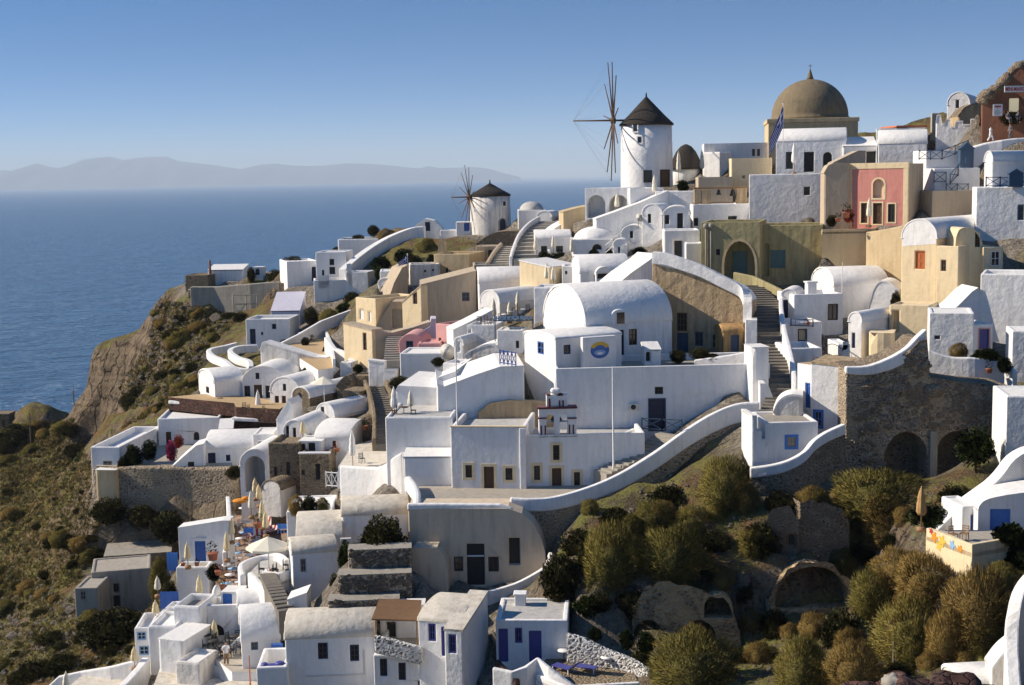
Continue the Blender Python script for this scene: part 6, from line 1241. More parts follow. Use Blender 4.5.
q = P(278, 658, 96.5); b = B(); b.box(-.4, .4, 0, .06, 0, 1.1); b.box(-.4, .4, -.35, -.3, 0, 1.1); b.box(-.4, .4, -.3, 0, 1.0, 1.1); o = b.build('cabinet', 'blue', None, .03); o.location = q; tag(o, 'small blue cabinet standing by the low vault', 'cabinet')
pole(250.5, 655, 690, 92, 'rusty red pipe standing by the low white steps', 'pipe', .05, 'roof_red', 'pipe')

# railings
def railing(pts, label, h=1.0, mat='steel_blue', cross=True, group=None, gap=1.15):
    p3 = [P(*q) for q in pts]; rt = empty('railing', label, 'railing', p3[0], 0, group); o = p3[0]
    rb, cb = B(), B(); up = V((0, 0, h))
    for a, c in zip(p3, p3[1:]):
        a, c = a - o, c - o
        for t in (.12, .95): rb.tube(a + up * t, c + up * t, .05, n=4)
        n = max(1, int((c - a).length / gap))
        for i in range(n + 1):
            q = a.lerp(c, i / n); pb = B(); pb.tube(q, q + up * 1.02, .06, n=4); pb.build('post', mat, rt)
            if i < n and cross:
                r = a.lerp(c, (i + 1) / n); cb.tube(q + up * .12, r + up * .95, .038, n=4); cb.tube(q + up * .95, r + up * .12, .038, n=4)
            elif i < n:
                for k in range(1, 5):
                    w = a.lerp(c, (i + k / 5) / n); cb.tube(w + up * .12, w + up * .95, .015, n=4)
    rb.build('rail', mat, rt); cb.build('brace', mat, rt); return rt
railing([(642, 430, 115.4), (662, 431, 115), (682, 432, 114.6)], 'blue crossed railing in front of the small double door', 1.05)
railing([(500, 364, 117.2), (516, 366.5, 116.6)], 'blue balcony railing between white walls left of sign house', 1.2, 'blue', True, None, .34)
railing([(919, 160, 156.5), (942, 160, 156), (968, 150, 156)], 'dark blue crossed railing on the upper landing right of pale gable house', 1.1)
railing([(934, 183, 151.5), (946, 183, 151.5)], 'short dark blue railing beside pink house at the stair head', 1.2)
railing([(946, 195.5, 151), (968, 195.5, 151)], 'lower dark blue crossed railing right of the pink house', 1.3)
railing([(950, 185, 151.3), (958, 176, 152), (966, 165, 153)], 'slanting dark blue stair railing at upper right', 1.2)
railing([(986, 187, 138.8), (1000, 187, 138.8), (1030, 187, 138.8)], 'dark blue crossed railing along the blank terrace at right edge', 1.0)
railing([(326, 487, 119.5), (338, 488, 118.8)], 'white wooden railing of the pavilion beside the planter cube', 1.4, 'white_metal', True, None, .5)
railing([(791, 326, 128.8), (813, 327, 128.8)], 'dark railing above the framed picture window', .7, 'navy', False)
railing([(822, 345, 126), (838, 358, 121)], 'black sloping stair railing next to the iron gate', 1.0, 'black_metal', False)
railing([(605, 254, 160), (614, 246, 162), (622, 240, 164)], 'white sloping railing of the outdoor steps below windmill', 1.0, 'white_metal', False)
q = P(822, 366, 119); rt = empty('gate', 'black arched iron gate between white posts', 'gate', q); s = 119 / 1400
b = B()
for i in range(11): x = 20 * s * i / 10; b.tube((x, 0, 0), (x, 0, 1.45 + .45 * math.sin(math.pi * i / 10)), .022, n=4)
b.build('bars', 'black_metal', rt)
b = B(); pr = None
for i in range(11):
    c = V((20 * s * i / 10, 0, 1.45 + .45 * math.sin(math.pi * i / 10)))
    if pr is not None: b.tube(pr, c, .035, n=4)
    pr = c
b.tube((0, 0, .1), (20 * s, 0, .1), .035, n=4); b.tube((0, 0, .9), (20 * s, 0, .9), .035, n=4); b.build('frame', 'black_metal', rt)
q = P(967, 160, 155); rt = empty('kiosk', 'dark blue pointed gate hood on the upper landing', 'gate hood', q)
b = B(); b.box(-.75, .75, 0, .9, -1.6, 1.2); b.build('body', 'steel_blue', rt, .04)
b = B(); b.add([(-.9, -.1, 1.2), (.9, -.1, 1.2), (0, -.1, 1.95), (-.9, 1, 1.2), (.9, 1, 1.2), (0, 1, 1.95)], [(0, 1, 2), (5, 4, 3), (0, 2, 5, 3), (1, 4, 5, 2), (0, 3, 4, 1)]); b.build('roof', 'steel_blue', rt)
q = P(1016, 187, 138.5); rt = empty('kiosk', 'dark blue gate with peaked top at the right edge of blank terrace', 'gate hood', q)
b = B(); b.box(-.7, .7, 0, .5, 0, 1.3); b.build('body', 'steel_blue', rt, .04); b = B(); b.add([(-.8, -.05, 1.3), (.8, -.05, 1.3), (0, -.05, 1.8), (-.8, .55, 1.3), (.8, .55, 1.3), (0, .55, 1.8)], [(0, 1, 2), (5, 4, 3), (0, 2, 5, 3), (1, 4, 5, 2)]); b.build('roof', 'steel_blue', rt)

# pergolas
p0 = P(494, 331, 132); rt = empty('pergola', 'flat blue slatted pergola above the central white wall', 'pergola', p0); L = 40 * 132 / 1400
b = B()
for i in range(9): b.box(i * L / 9, i * L / 9 + .3, 0, 3.6, 1.0, 1.06)
b.box(0, L, .1, .2, .9, .997); b.box(0, L, 2.4, 2.5, .9, .997); b.build('slats', 'steel_blue', rt)
for x in (.05, L - .1):
    for y in (.15, 2.45): b = B(); b.box(x, x + .09, y - .04, y + .05, -1, .897); b.build('post', 'steel_blue', rt)
p0 = P(372, 616, 92); rt = empty('pergola', 'rusty brown wooden pergola roof over the terrace with lava parapet', 'pergola', p0); L = 49 * 92 / 1400
b = B(); b.add([(0, -.3, -.1), (L, -.3, -.25), (L, 2.3, .35), (.3, 2.3, .5), (0, -.3, -.2), (L, -.3, -.35), (L, 2.3, .25), (.3, 2.3, .4)], [(0, 1, 2, 3), (7, 6, 5, 4), (0, 4, 5, 1), (1, 5, 6, 2), (3, 7, 4, 0), (2, 6, 7, 3)]); b.build('boards', 'pergola_wood', rt)
for x in (.2, L - .2): b = B(); b.tube((x, 0, -.35), (x, 0, -3.2), .05, n=6); b.build('post', 'tan_wood', rt)
House('white_house', 'white rear wall of the pergola terrace with dark doorway', 'house', 380, 425, 605, 640, 94.5, 0, 1.5, 'white', 'flat', ph=0, sink=3, feats=[('of', 386, 396, 622, 640, 'dark', {'dep': 1})], ctrl=False)

# scaffold, dishes, air conditioners
p0 = P(234, 321, 210); rt = empty('scaffold', 'pale timber scaffold leaning on the grey headland wall', 'scaffold', p0); s = 210 / 1400
b = B()
for x in (0, 13, 24): b.tube((x * s, 0, 0), (x * s, 0, 27 * s), .1, n=5)
for z in (10, 17, 26): b.tube((0, -.1, z * s), (24 * s, -.1, z * s), .08, n=5)
b.build('pole', 'grey_wood', rt); b = B(); b.tube((0, -.2, 2 * s), (12 * s, -.2, 16 * s), .07, n=5); b.tube((12 * s, -.2, 2 * s), (0, -.2, 16 * s), .07, n=5); b.build('brace', 'grey_wood', rt)
def dish(px, py, D, r, rz, label):
    q = P(px, py, D); rt = empty('satellite_dish', label, 'satellite dish', q, rz)
    b = B(); prof = [(.02, 0)] + [(r * i / 6, .28 * r * (i / 6) ** 2) for i in range(1, 7)]; b.lathe(prof[::-1] + [(.02, -.02)], 20); o = b.build('reflector', 'ac_white', rt); o.rotation_euler = (rad(70), 0, 0)
    b = B(); b.tube((0, .1, 0), (0, .2, -1.2), .04, n=6); b.tube((0, -.02, -.2), (0, -.6, .05), .02, n=4); b.build('arm', 'grey_wood', rt)
dish(446.5, 352, 141, .85, .6, 'large pale satellite dish beside the rose pink wall')
dish(639, 218, 163.5, .5, .5, 'small grey satellite dish on the long sloping wall')
def aircon(q, rz, label):
    rt = empty('air_conditioner', label, 'air conditioner', q, rz)
    b = B(); b.box(-.42, .42, -.32, 0, 0, .6); b.build('casing', 'ac_white', rt, .03)
    b = B(); b.lathe([(.22, 0), (.22, .02), (.05, .025)], 16); o = b.build('fan_grille', 'dark', rt); o.rotation_euler = (rad(90), 0, 0); o.location = (-.1, -.322, .3)
aircon(Hlong.front_prop(634, 410, -.01), rad(3), 'air conditioner box on the long terrace wall left of small door')
aircon(P(346, 545, 106.5), rad(6), 'air conditioner box on the upper white vault by the round tree')
aircon(P(262, 446, 140.5), 0, 'air conditioner box on white rooftop near dark lava wall')

# ---------------------------------------------------------------- pots, planters
def pot(q, label, s=.5, plant='leafy', mat='pot', cat='potted plant'):
    rt = empty('potted_plant', label, cat, q)
    b = B(); b.lathe([(s * .32, 0), (s * .42, s * .5), (s * .46, s * .52), (s * .46, s * .6), (s * .38, s * .6)], 14); b.build('pot', mat, rt)
    b = leaf_cloud(60, s * .55, s * .55, s * .6, (0, 0, s * 1.05), .2 * s, RND.randint(0, 999)); o = link('foliage', b, plant, rt); return rt
def leaf_cloud(n, rx, ry, rz, c, sz, seed, up=.2, blade=False, shell=.55):
    """many small leaf faces through an uneven volume"""
    r = random.Random(seed); vs, fs, tn, nrm = [], [], [], []
    so = V((seed * 1.7 % 50, seed * .9 % 50, 3))
    for i in range(n):
        d = V((r.gauss(0, 1), r.gauss(0, 1), r.gauss(0, 1))).normalized()
        k = (shell + (1 - shell) * r.random() ** .5) * (1 + .35 * noise.noise(d * 1.6 + so) + .16 * noise.noise(d * 4.2 + so))
        p = V((c[0] + d.x * rx * k, c[1] + d.y * ry * k, c[2] + d.z * rz * k))
        if blade:
            g = (d + V((r.gauss(0, .35), r.gauss(0, .35), up + r.gauss(0, .3)))).normalized(); L = sz * r.uniform(.7, 1.5); w = g.cross(V((r.gauss(0, 1), r.gauss(0, 1), r.gauss(0, 1)))).normalized() * sz * .085
            q = [p - w, p + w, p + g * L]; f = (0, 1, 2)
        else:
            a = V((r.gauss(0, 1), r.gauss(0, 1), r.gauss(0, 1))).normalized(); e = a.cross(d + V((.01, .02, .03))).normalized(); L = sz * r.uniform(.6, 1.4)
            q = [p - a * L * .5, p - e * L * .3, p + a * L * .5, p + e * L * .3]; f = (0, 1, 2, 3)
        o = len(vs); vs += [tuple(x) for x in q]; fs.append([o + j for j in f]); t = r.random(); tn += [t * .7 + .15] * len(q); dn = (V((d.x / rx, d.y / ry, d.z / rz + .25 / rz)).normalized() + V((r.gauss(0, .28), r.gauss(0, .28), r.gauss(0, .28)))).normalized(); nrm += [tuple(dn)] * len(q)
    me = bpy.data.meshes.new('leaves'); me.from_pydata(vs, [], fs); at = me.attributes.new('tone', 'FLOAT', 'POINT'); at.data.foreach_set('value', tn); me.update()
    me.polygons.foreach_set('use_smooth', [True] * len(fs)); me.normals_split_custom_set_from_vertices(nrm); return me
for px, py, D, lb, s, pl in ((838, 222, 146.5, 'potted shrub by the gate of the pink house terrace', .9, 'leafy'), (846, 218, 146.5, 'tall dark potted shrub left of the pink house doors', 1.3, 'leafy'), (852, 229, 145.5, 'red clay pot on wall top before the pink house', .5, 'leafy'), (989, 373, 109.5, 'orange clay pot on the curved white wall at right', .8, 'leafy'),
                        (270, 578, 107.5, 'red flower box on parapet under the open parasol', .7, 'bloom_red'), (197, 566, 115.5, 'square clay planter before the arched blue door', .6, 'leafy'), (183, 566, 115.8, 'small dark pot left of the arched blue door', .6, 'leafy'), (213, 560, 114, 'dense dark shrub in pot right of the arched blue door house', 1.4, 'leafy'),
                        (218, 575, 111, 'red flowering pot at edge of the restaurant terrace', .8, 'bloom_red'), (222, 590, 108, 'potted bush above white blue hatch box', .9, 'leafy'), (258, 528, 117, 'round potted tree among the restaurant tables', 1.1, 'leafy'), (394, 418, 116.5, 'clay pot with plant beside the pale parasol', .7, 'bloom_red'), (816, 366, 120.5, 'hanging yellow flowering pot by the iron gate', .7, 'leafy'),
                        (808, 325, 128.6, 'green pot plant behind the dark railing', .6, 'leafy'), (365, 430, 133.5, 'rounded pale potted shrub on the rubble ridge', 1.0, 'leafy'), (337, 452, 129, 'red geranium pots on stone wing coping', .8, 'bloom_red')):
    pot(P(px, py, D), lb, s * .75, pl)

# painted flowers on the cream garden wall
for px, py, mt, r in ((934, 537, 'orange_cloth', .28), (942, 541, 'yellow', .3), (939, 546, 'yellow', .25), (952, 545, 'sky_cloth', .25), (960, 549, 'orange_cloth', .2), (931, 531, 'red_cloth', .16)):
    for i in range(5):
        (xa, ya), (xb, yb) = TR_px[i], TR_px[i + 1]
        if xa <= px < xb:
            qa, qb = TR.q[i], TR.q[i + 1]; f = (px - xa) / (xb - xa); d_ = (qb - qa).normalized(); D_ = qa.lerp(qb, f).y - .04
            bb = B(); bb.add([(0, 0, 0)] + [(r * (1 + .35 * math.cos(5 * k * .314)) * math.cos(k * .314), 0, r * (1 + .35 * math.cos(5 * k * .314)) * math.sin(k * .314)) for k in range(20)], [(0, 1 + (k + 1) % 20, 1 + k) for k in range(20)])
            o_ = bb.build('painted_flower', mt, TR.root); q_ = P(px, py, D_) - V((TR.c.x, TR.c.y, TR.z)); o_.location = q_; o_.rotation_euler = (0, 0, math.atan2(d_.y, d_.x))

# ---------------------------------------------------------------- people
def skinned(verts, edges, radii, root=0, sub=2):
    me = bpy.data.meshes.new('body'); me.from_pydata([tuple(v) for v in verts], edges, []); o = bpy.data.objects.new('person', me); COL.objects.link(o)
    m = o.modifiers.new('skin', 'SKIN'); sk = me.skin_vertices[0].data if me.skin_vertices else None
    if sk is None:
        bm = bmesh.new(); bm.from_mesh(me); bm.verts.layers.skin.verify(); bm.to_mesh(me); bm.free(); sk = me.skin_vertices[0].data
    for i, r in enumerate(radii): sk[i].radius = (r, r) if not isinstance(r, tuple) else r; sk[i].use_root = (i == root)
    s = o.modifiers.new('sub', 'SUBSURF'); s.levels = sub; s.render_levels = sub
    for p_ in me.polygons: p_.use_smooth = True
    return o
def person(q, rz, label, top, bottom, stride=.25, sit=False, hold=0):
    H = 1.72; hip = .5 if sit else .92
    v = [(0, 0, hip), (0, 0, hip + .22), (0, .01, hip + .46), (0, 0, hip + .56), (0, -.01, hip + .64), (0, -.03, hip + .72), (0, -.02, hip + .82)]
    r = [.145, .125, .16, .07, .055, .085, .075]; e = [(0, 1), (1, 2), (2, 3), (3, 4), (4, 5), (5, 6)]
    for s in (-1, 1):
        k = len(v)
        if sit: v += [(s * .1, -.05, hip), (s * .11, -.45, hip + .02), (s * .11, -.47, .1), (s * .11, -.6, .04)]
        else: v += [(s * .09, 0, hip - .08), (s * .1, -.05 - s * stride * .5, hip * .52), (s * .1, -s * stride + .03, .09), (s * .1, -s * stride - .13, .04)]
        r += [.095, .07, .045, .04]; e += [(0, k), (k, k + 1), (k + 1, k + 2), (k + 2, k + 3)]
        k = len(v); v += [(s * .19, .01, hip + .48), (s * .25, .05 + s * stride * .2, hip + .22), (s * .2, -.16 - hold * .12, hip + .02 + hold * .2), (s * .19, -.24 - hold * .12, hip + hold * .22)]
        r += [.06, .045, .035, .04]; e += [(2, k), (k, k + 1), (k + 1, k + 2), (k + 2, k + 3)]
    o = skinned(v, e, r); o.location = q; o.rotation_euler = (0, 0, rz); o.data.materials.append(MATS['skin']); tag(o, label, 'person')
    # clothes and hair
    b = B(); n = 16
    b.lathe([(.19, hip - .02), (.185, hip + .1), (.175, hip + .24), (.215, hip + .42), (.2, hip + .5), (.1, hip + .56)], n)
    for i in range(len(b.v)): x, y, z = b.v[i]; b.v[i] = (x * 1.05, y * .78, z)
    for s in (-1, 1): b.tube((s * .16, .01, hip + .49), (s * .245, .04 + s * stride * .15, hip + .26), .085, .07, 10)
    c = b.build('shirt', top, o)
    b = B()
    if sit:
        for s in (-1, 1): b.tube((s * .1, 0, hip), (s * .11, -.47, hip + .03), .12, .095, 10); b.tube((s * .11, -.45, hip + .03), (s * .11, -.47, .12), .09, .065, 10)
    else:
        for s in (-1, 1): b.tube((s * .085, 0, hip + .03), (s * .1, -.05 - s * stride * .5, hip * .5), .125, .095, 10); b.tube((s * .1, -.05 - s * stride * .5, hip * .52), (s * .1, -s * stride + .03, .12), .095, .07, 10)
    b.build('trousers', bottom, o)
    b = B(); b.ellip((0, .02, hip + .80), .105, .115, .1, 14, 8); b.build('hair', 'hair', o)
    return o
person(Tlow.pt(226.5, 665), .5, 'person in white shirt and tan trousers waiting on the grey cafe terrace', 'shirt', 'tan_trouser', .08, hold=1)
person(P(990.5, 141.5, 158.5), 1.1, 'person in white top walking along the upper path by the mini market', 'shirt', 'white_cloth', .28)
person(P(1010, 139.5, 158), -1.2, 'person in dark clothes walking on the path at far right', 'grey_cloth', 'grey_cloth', .25)
person(P(1008, 123, 159), .2, 'person in black sitting left under the lit shop window', 'grey_cloth', 'grey_cloth', 0, True)
person(P(1018, 123, 159), -.2, 'person in black sitting right under the lit shop window', 'grey_cloth', 'dark', 0, True)
# ---------------------------------------------------------------- terrain
def cp(*l):
    for px, py, D in l:
        q = P(px, py, D); CTRL.append((q.x, q.y, q.z))
cp((0, 425, 270), (40, 416, 275), (74, 412, 272), (20, 440, 258), (60, 440, 250),
   (0, 470, 228), (50, 470, 224), (86, 478, 205), (0, 520, 193), (60, 520, 183), (0, 570, 160), (60, 560, 150), (0, 630, 134), (50, 625, 124),
   (130, 545, 137), (100, 640, 116), (30, 685, 112), (100, 670, 113), (88, 530, 144), (160, 592, 120), (168, 560, 128), (130, 622, 120), (70, 600, 127),
   (120, 380, 232), (160, 350, 218), (200, 335, 206), (200, 375, 188), (150, 400, 192), (110, 425, 205), (140, 430, 175), (230, 330, 203),
   (62, 458, 228), (110, 360, 234), (105, 390, 232.5), (98, 420, 231), (92, 445, 229.5), (88, 466, 228), (130, 400, 222), (125, 440, 214), (130, 345, 228), (170, 310, 218), (140, 365, 222), (165, 330, 220), (185, 350, 208), (185, 300, 219), (220, 360, 182), (225, 380, 176),
   (240, 310, 210), (330, 310, 198), (300, 330, 190), (400, 250, 208), (390, 262, 200), (430, 245, 208), (460, 250, 205), (340, 300, 198), (360, 240, 224), (395, 228, 226),
   (470, 240, 208), (500, 236, 210), (560, 222, 200), (610, 200, 195), (700, 180, 205), (760, 150, 205), (860, 130, 205), (940, 110, 200), (1000, 70, 185), (1024, 60, 180),
   (560, 560, 96), (600, 520, 101), (660, 500, 103), (640, 600, 93), (700, 580, 95), (740, 490, 101), (760, 560, 96), (700, 660, 86), (820, 520, 97),
   (850, 610, 88), (900, 560, 88), (900, 490, 97), (900, 640, 80), (960, 600, 79), (1000, 580, 77), (780, 660, 84), (620, 660, 86), (680, 700, 82), (960, 680, 68), (900, 690, 70),
   (700, 470, 105), (640, 490, 104), (580, 520, 102), (930, 545, 85), (880, 520, 93), (600, 590, 94), (570, 600, 93), (820, 690, 76), (600, 720, 80), (400, 740, 82), (250, 740, 88), (120, 720, 104))
def wp(*l):
    for t in l: CTRL.append(t)
for px, py, D in ((190, 285, 225), (165, 291, 226), (154, 312, 229), (138, 332, 232), (120, 341, 235), (104, 345, 237), (92, 350, 238), (90, 372, 236), (84, 396, 234), (76, 425, 231), (70, 445, 229)):
    q = P(px, py, D); wp((q.x, q.y, q.z), (q.x - 1, q.y + 7, q.z - 1.5), (q.x - 10, q.y + 26, q.z - 32), (q.x - 20, q.y + 50, 8), (q.x - 40, q.y + 66, -4))
for px, py, D in ((0, 420, 275), (74, 412, 276), (-60, 420, 275)):
    q = P(px, py, D); wp((q.x, q.y + 16, q.z - 20), (q.x, q.y + 50, 0))
for px, D in ((230, 228), (300, 228), (380, 232), (460, 232), (540, 222), (620, 210), (700, 215), (800, 215), (900, 215), (1000, 205), (1100, 200)):
    q = P(px, 230, D); z = 96 if px > 520 else 88
    wp((q.x, q.y + 22, z - 14), (q.x, q.y + 60, 30), (q.x, q.y + 95, -3))
for x, y, z in ((-75, 130, 45), (-90, 160, 40), (-115, 200, 38), (-130, 240, 30), (-62, 100, 50), (-140, 150, 8), (-190, 200, -5), (-190, 100, -5), (-190, 300, -5), (-120, 320, -5), (-55, 70, 56), (-110, 60, 20), (-190, 30, -5),
                (-30, 40, 72), (0, 40, 78), (30, 35, 92), (60, 40, 102), (40, 60, 92), (60, 80, 97), (80, 110, 104), (90, 150, 112), (100, 180, 114), (120, 40, 108), (120, 120, 112), (120, 200, 112), (120, 260, 60), (120, 330, 0), (0, 330, -4)):
    wp((x, y, z))
C_ = np.array(CTRL, dtype=float)
# merge near duplicates
key = np.round(C_[:, :2] / .9).astype(int); _, inv = np.unique(key, axis=0, return_inverse=True); inv = inv.ravel()
cnt = np.bincount(inv); C_ = np.stack([np.bincount(inv, C_[:, i]) / cnt for i in range(3)], 1)
def kern(A, Bm): return np.sqrt(((A[:, None, :] - Bm[None, :, :]) ** 2).sum(2) + .25)
n_ = len(C_); K = kern(C_[:, :2], C_[:, :2]); K += np.eye(n_) * -.35
A_ = np.zeros((n_ + 3, n_ + 3)); A_[:n_, :n_] = K; A_[:n_, n_] = 1; A_[:n_, n_ + 1:] = C_[:, :2]; A_[n_, :n_] = 1; A_[n_ + 1:, :n_] = C_[:, :2].T
sol = np.linalg.solve(A_, np.r_[C_[:, 2], 0, 0, 0])
GX0, GX1, GY0, GY1, GS = -200.0, 125.0, 30.0, 335.0, .65
gx = np.arange(GX0, GX1 + GS, GS); gy = np.arange(GY0, GY1 + GS, GS); nx, ny = len(gx), len(gy)
XX, YY = np.meshgrid(gx, gy); pts = np.stack([XX.ravel(), YY.ravel()], 1)
Z = np.concatenate([kern(pts[i:i + 20000], C_[:, :2]) @ sol[:n_] + sol[n_] + pts[i:i + 20000] @ sol[n_ + 1:] for i in range(0, len(pts), 20000)]).reshape(ny, nx)
Z = np.clip(Z, -8, 122)
# wildness: distance from built footprints
def inpoly(poly, X, Y):
    ins = np.zeros(X.shape, bool); k = len(poly)
    for i in range(k):
        (x1, y1), (x2, y2) = poly[i], poly[(i + 1) % k]
        if y1 == y2: continue
        c = ((y1 > Y) != (y2 > Y)) & (X < (x2 - x1) * (Y - y1) / (y2 - y1) + x1); ins ^= c
    return ins
built = np.zeros((ny, nx))
subs = []
for poly, z in CARVE:
    xs = [p[0] for p in poly]; ys = [p[1] for p in poly]
    i0, i1 = max(0, int((min(xs) - GX0) / GS) - 1), min(nx, int((max(xs) - GX0) / GS) + 3); j0, j1 = max(0, int((min(ys) - GY0) / GS) - 1), min(ny, int((max(ys) - GY0) / GS) + 3)
    if i0 >= i1 or j0 >= j1: continue
    m_ = inpoly(poly, XX[j0:j1, i0:i1], YY[j0:j1, i0:i1]); subs.append((j0, j1, i0, i1, m_, z)); built[j0:j1, i0:i1][m_] = 1
def blur(A, r):
    for ax in (0, 1):
        c = np.cumsum(np.concatenate([np.repeat(np.take(A, [0], ax), r + 1, ax), A, np.repeat(np.take(A, [-1], ax), r, ax)], ax), ax)
        hi = np.take(c, range(2 * r + 1, c.shape[ax]), ax); lo = np.take(c, range(0, c.shape[ax] - 2 * r - 1), ax); A = (hi - lo) / (2 * r + 1)
    return A
bl = np.clip(blur(blur(built, 5), 5) * 2.2, 0, 1)
# rocky relief (value noise octaves)
rs = np.random.RandomState(5)
def vnoise(s):
    g = rs.rand(int((GY1 - GY0) / s) + 4, int((GX1 - GX0) / s) + 4); u = (XX - GX0) / s; v_ = (YY - GY0) / s
    i = u.astype(int); j = v_.astype(int); fx = u - i; fy = v_ - j; fx = fx * fx * (3 - 2 * fx); fy = fy * fy * (3 - 2 * fy)
    return (g[j, i] * (1 - fx) + g[j, i + 1] * fx) * (1 - fy) + (g[j + 1, i] * (1 - fx) + g[j + 1, i + 1] * fx) * fy - .5
rel = vnoise(14) * 3.0 + np.abs(vnoise(6)) * -3.2 + np.abs(vnoise(3)) * -1.6 + vnoise(1.6) * .7 + .9
sy, sxg = np.gradient(Z, GS); slope = np.hypot(sy, sxg)
amp = np.clip(.25 + slope * .75, .25, 3.2) * (1 - bl) + .12 * bl
Z = Z + rel * amp
for j0, j1, i0, i1, m_, z in subs:
    zz = Z[j0:j1, i0:i1]; zz[m_] = np.minimum(zz[m_], z)
me = bpy.data.meshes.new('terrain')
vv = np.stack([XX, YY, Z], 2).reshape(-1, 3)
idx = np.arange(nx * ny).reshape(ny, nx)
q = np.stack([idx[:-1, :-1], idx[:-1, 1:], idx[1:, 1:], idx[1:, :-1]], 2).reshape(-1, 4)
me.vertices.add(len(vv)); me.vertices.foreach_set('co', vv.ravel())
me.loops.add(q.size); me.loops.foreach_set('vertex_index', q.ravel()); me.polygons.add(len(q))
me.polygons.foreach_set('loop_start', np.arange(0, q.size, 4)); me.polygons.foreach_set('loop_total', np.full(len(q), 4))
me.polygons.foreach_set('use_smooth', np.ones(len(q), bool)); me.update(); me.validate()
at = me.attributes.new('village', 'FLOAT', 'POINT'); at.data.foreach_set('value', bl.ravel().astype(np.float32))
m, nt, b = _new('hillside')
v = coords(nt); vst = coords(nt, (1, 1, .42))
geo = N(nt, 'ShaderNodeNewGeometry'); sp = N(nt, 'ShaderNodeSeparateXYZ'); nt.links.new(geo.outputs['Normal'], sp.inputs[0])
big = noi(nt, v, .11, 6, .65, .5); med = noi(nt, v, .55, 6, .68); fine = noi(nt, v, 2.4, 5, .7); strat = noi(nt, vst, .5, 7, .7, .8)
rock = mix(nt, ramp(nt, strat, [(.34, 0.0), (.64, 1.0)]), (.085, .064, .046), (.38, .285, .19))
rock = mix(nt, ramp(nt, fine, [(.3, .75), (.55, 0.0)]), rock, (.05, .04, .03))
vcr = N(nt, 'ShaderNodeTexVoronoi', feature='DISTANCE_TO_EDGE'); vcr.inputs['Scale'].default_value = .42
wv = N(nt, 'ShaderNodeTexNoise'); wv.inputs['Scale'].default_value = .8; wv.inputs['Detail'].default_value = 5; nt.links.new(vst, wv.inputs['Vector'])
lw = N(nt, 'ShaderNodeMix', data_type='RGBA', blend_type='LINEAR_LIGHT'); lw.inputs[0].default_value = .9; nt.links.new(vst, lw.inputs[6]); nt.links.new(wv.outputs['Color'], lw.inputs[7]); nt.links.new(lw.outputs[2], vcr.inputs['Vector'])
crack = ramp(nt, vcr.outputs['Distance'], [(.0, .8), (.07, 0.0)])
rock = mix(nt, crack, rock, (.03, .024, .018))
bed = noi(nt, coords(nt, (.05, .05, .55)), 1.0, 5, .65, .5)
rock = mix(nt, ramp(nt, bed, [(.45, 0.0), (.6, .6)]), rock, (.36, .27, .18))
soil = mix(nt, med, (.075, .058, .038), (.22, .165, .10))
soil = mix(nt, ramp(nt, big, [(.5, 0.0), (.62, .8)]), soil, (.25, .12, .05))
grass = mix(nt, fine, (.12, .135, .035), (.30, .275, .08))
grass = mix(nt, ramp(nt, big, [(.42, 0.0), (.6, .8)]), grass, (.23, .17, .065))
veg = mix(nt, ramp(nt, med, [(.42, 0.0), (.56, 1.0)]), soil, grass)
steep = N(nt, 'ShaderNodeMath', operation='ADD'); nt.links.new(sp.outputs['Z'], steep.inputs[0])
ms_ = N(nt, 'ShaderNodeMath', operation='MULTIPLY_ADD'); nt.links.new(med, ms_.inputs[0]); ms_.inputs[1].default_value = .5; ms_.inputs[2].default_value = -.25; nt.links.new(ms_.outputs[0], steep.inputs[1])
wild = mix(nt, ramp(nt, steep.outputs[0], [(.58, 0.0), (.74, 1.0)]), rock, veg)
vil = N(nt, 'ShaderNodeAttribute'); vil.attribute_name = 'village'
path = mix(nt, ramp(nt, fine, [(.35, 0.0), (.65, 1.0)]), (.15, .125, .095), (.46, .41, .34))
path = mix(nt, ramp(nt, steep.outputs[0], [(.45, 0.0), (.7, 1.0)]), mix(nt, strat, (.22, .17, .11), (.44, .36, .26)), path)
nt.links.new(mix(nt, ramp(nt, vil.outputs['Fac'], [(.3, 0.0), (.75, 1.0)]), wild, path), b.inputs['Base Color'])
b.inputs['Roughness'].default_value = .95; b.inputs['Specular IOR Level'].default_value = .15
bh = N(nt, 'ShaderNodeMath', operation='ADD'); nt.links.new(strat, bh.inputs[0]); nt.links.new(fine, bh.inputs[1])
bh2 = N(nt, 'ShaderNodeMath', operation='MULTIPLY_ADD'); nt.links.new(crack, bh2.inputs[0]); nt.links.new(ramp(nt, steep.outputs[0], [(.5, 0.0), (.7, 1.0)]), bh2.inputs[1]); sb = N(nt, 'ShaderNodeMath', operation='SUBTRACT'); nt.links.new(bh.outputs[0], sb.inputs[0]); nt.links.new(crack, sb.inputs[1]); nt.links.new(sb.outputs[0], bh2.inputs[2]); bh = bh2
bump(nt, b, bh.outputs[0], 1.0, .8)
ter = link('terrain', me, 'hillside'); ter['kind'] = 'structure'
def height(x, y):
    u = min(max((x - GX0) / GS, 0), nx - 1.001); w_ = min(max((y - GY0) / GS, 0), ny - 1.001); i, j = int(u), int(w_); fx, fy = u - i, w_ - j
    return float((Z[j, i] * (1 - fx) + Z[j, i + 1] * fx) * (1 - fy) + (Z[j + 1, i] * (1 - fx) + Z[j + 1, i + 1] * fx) * fy)
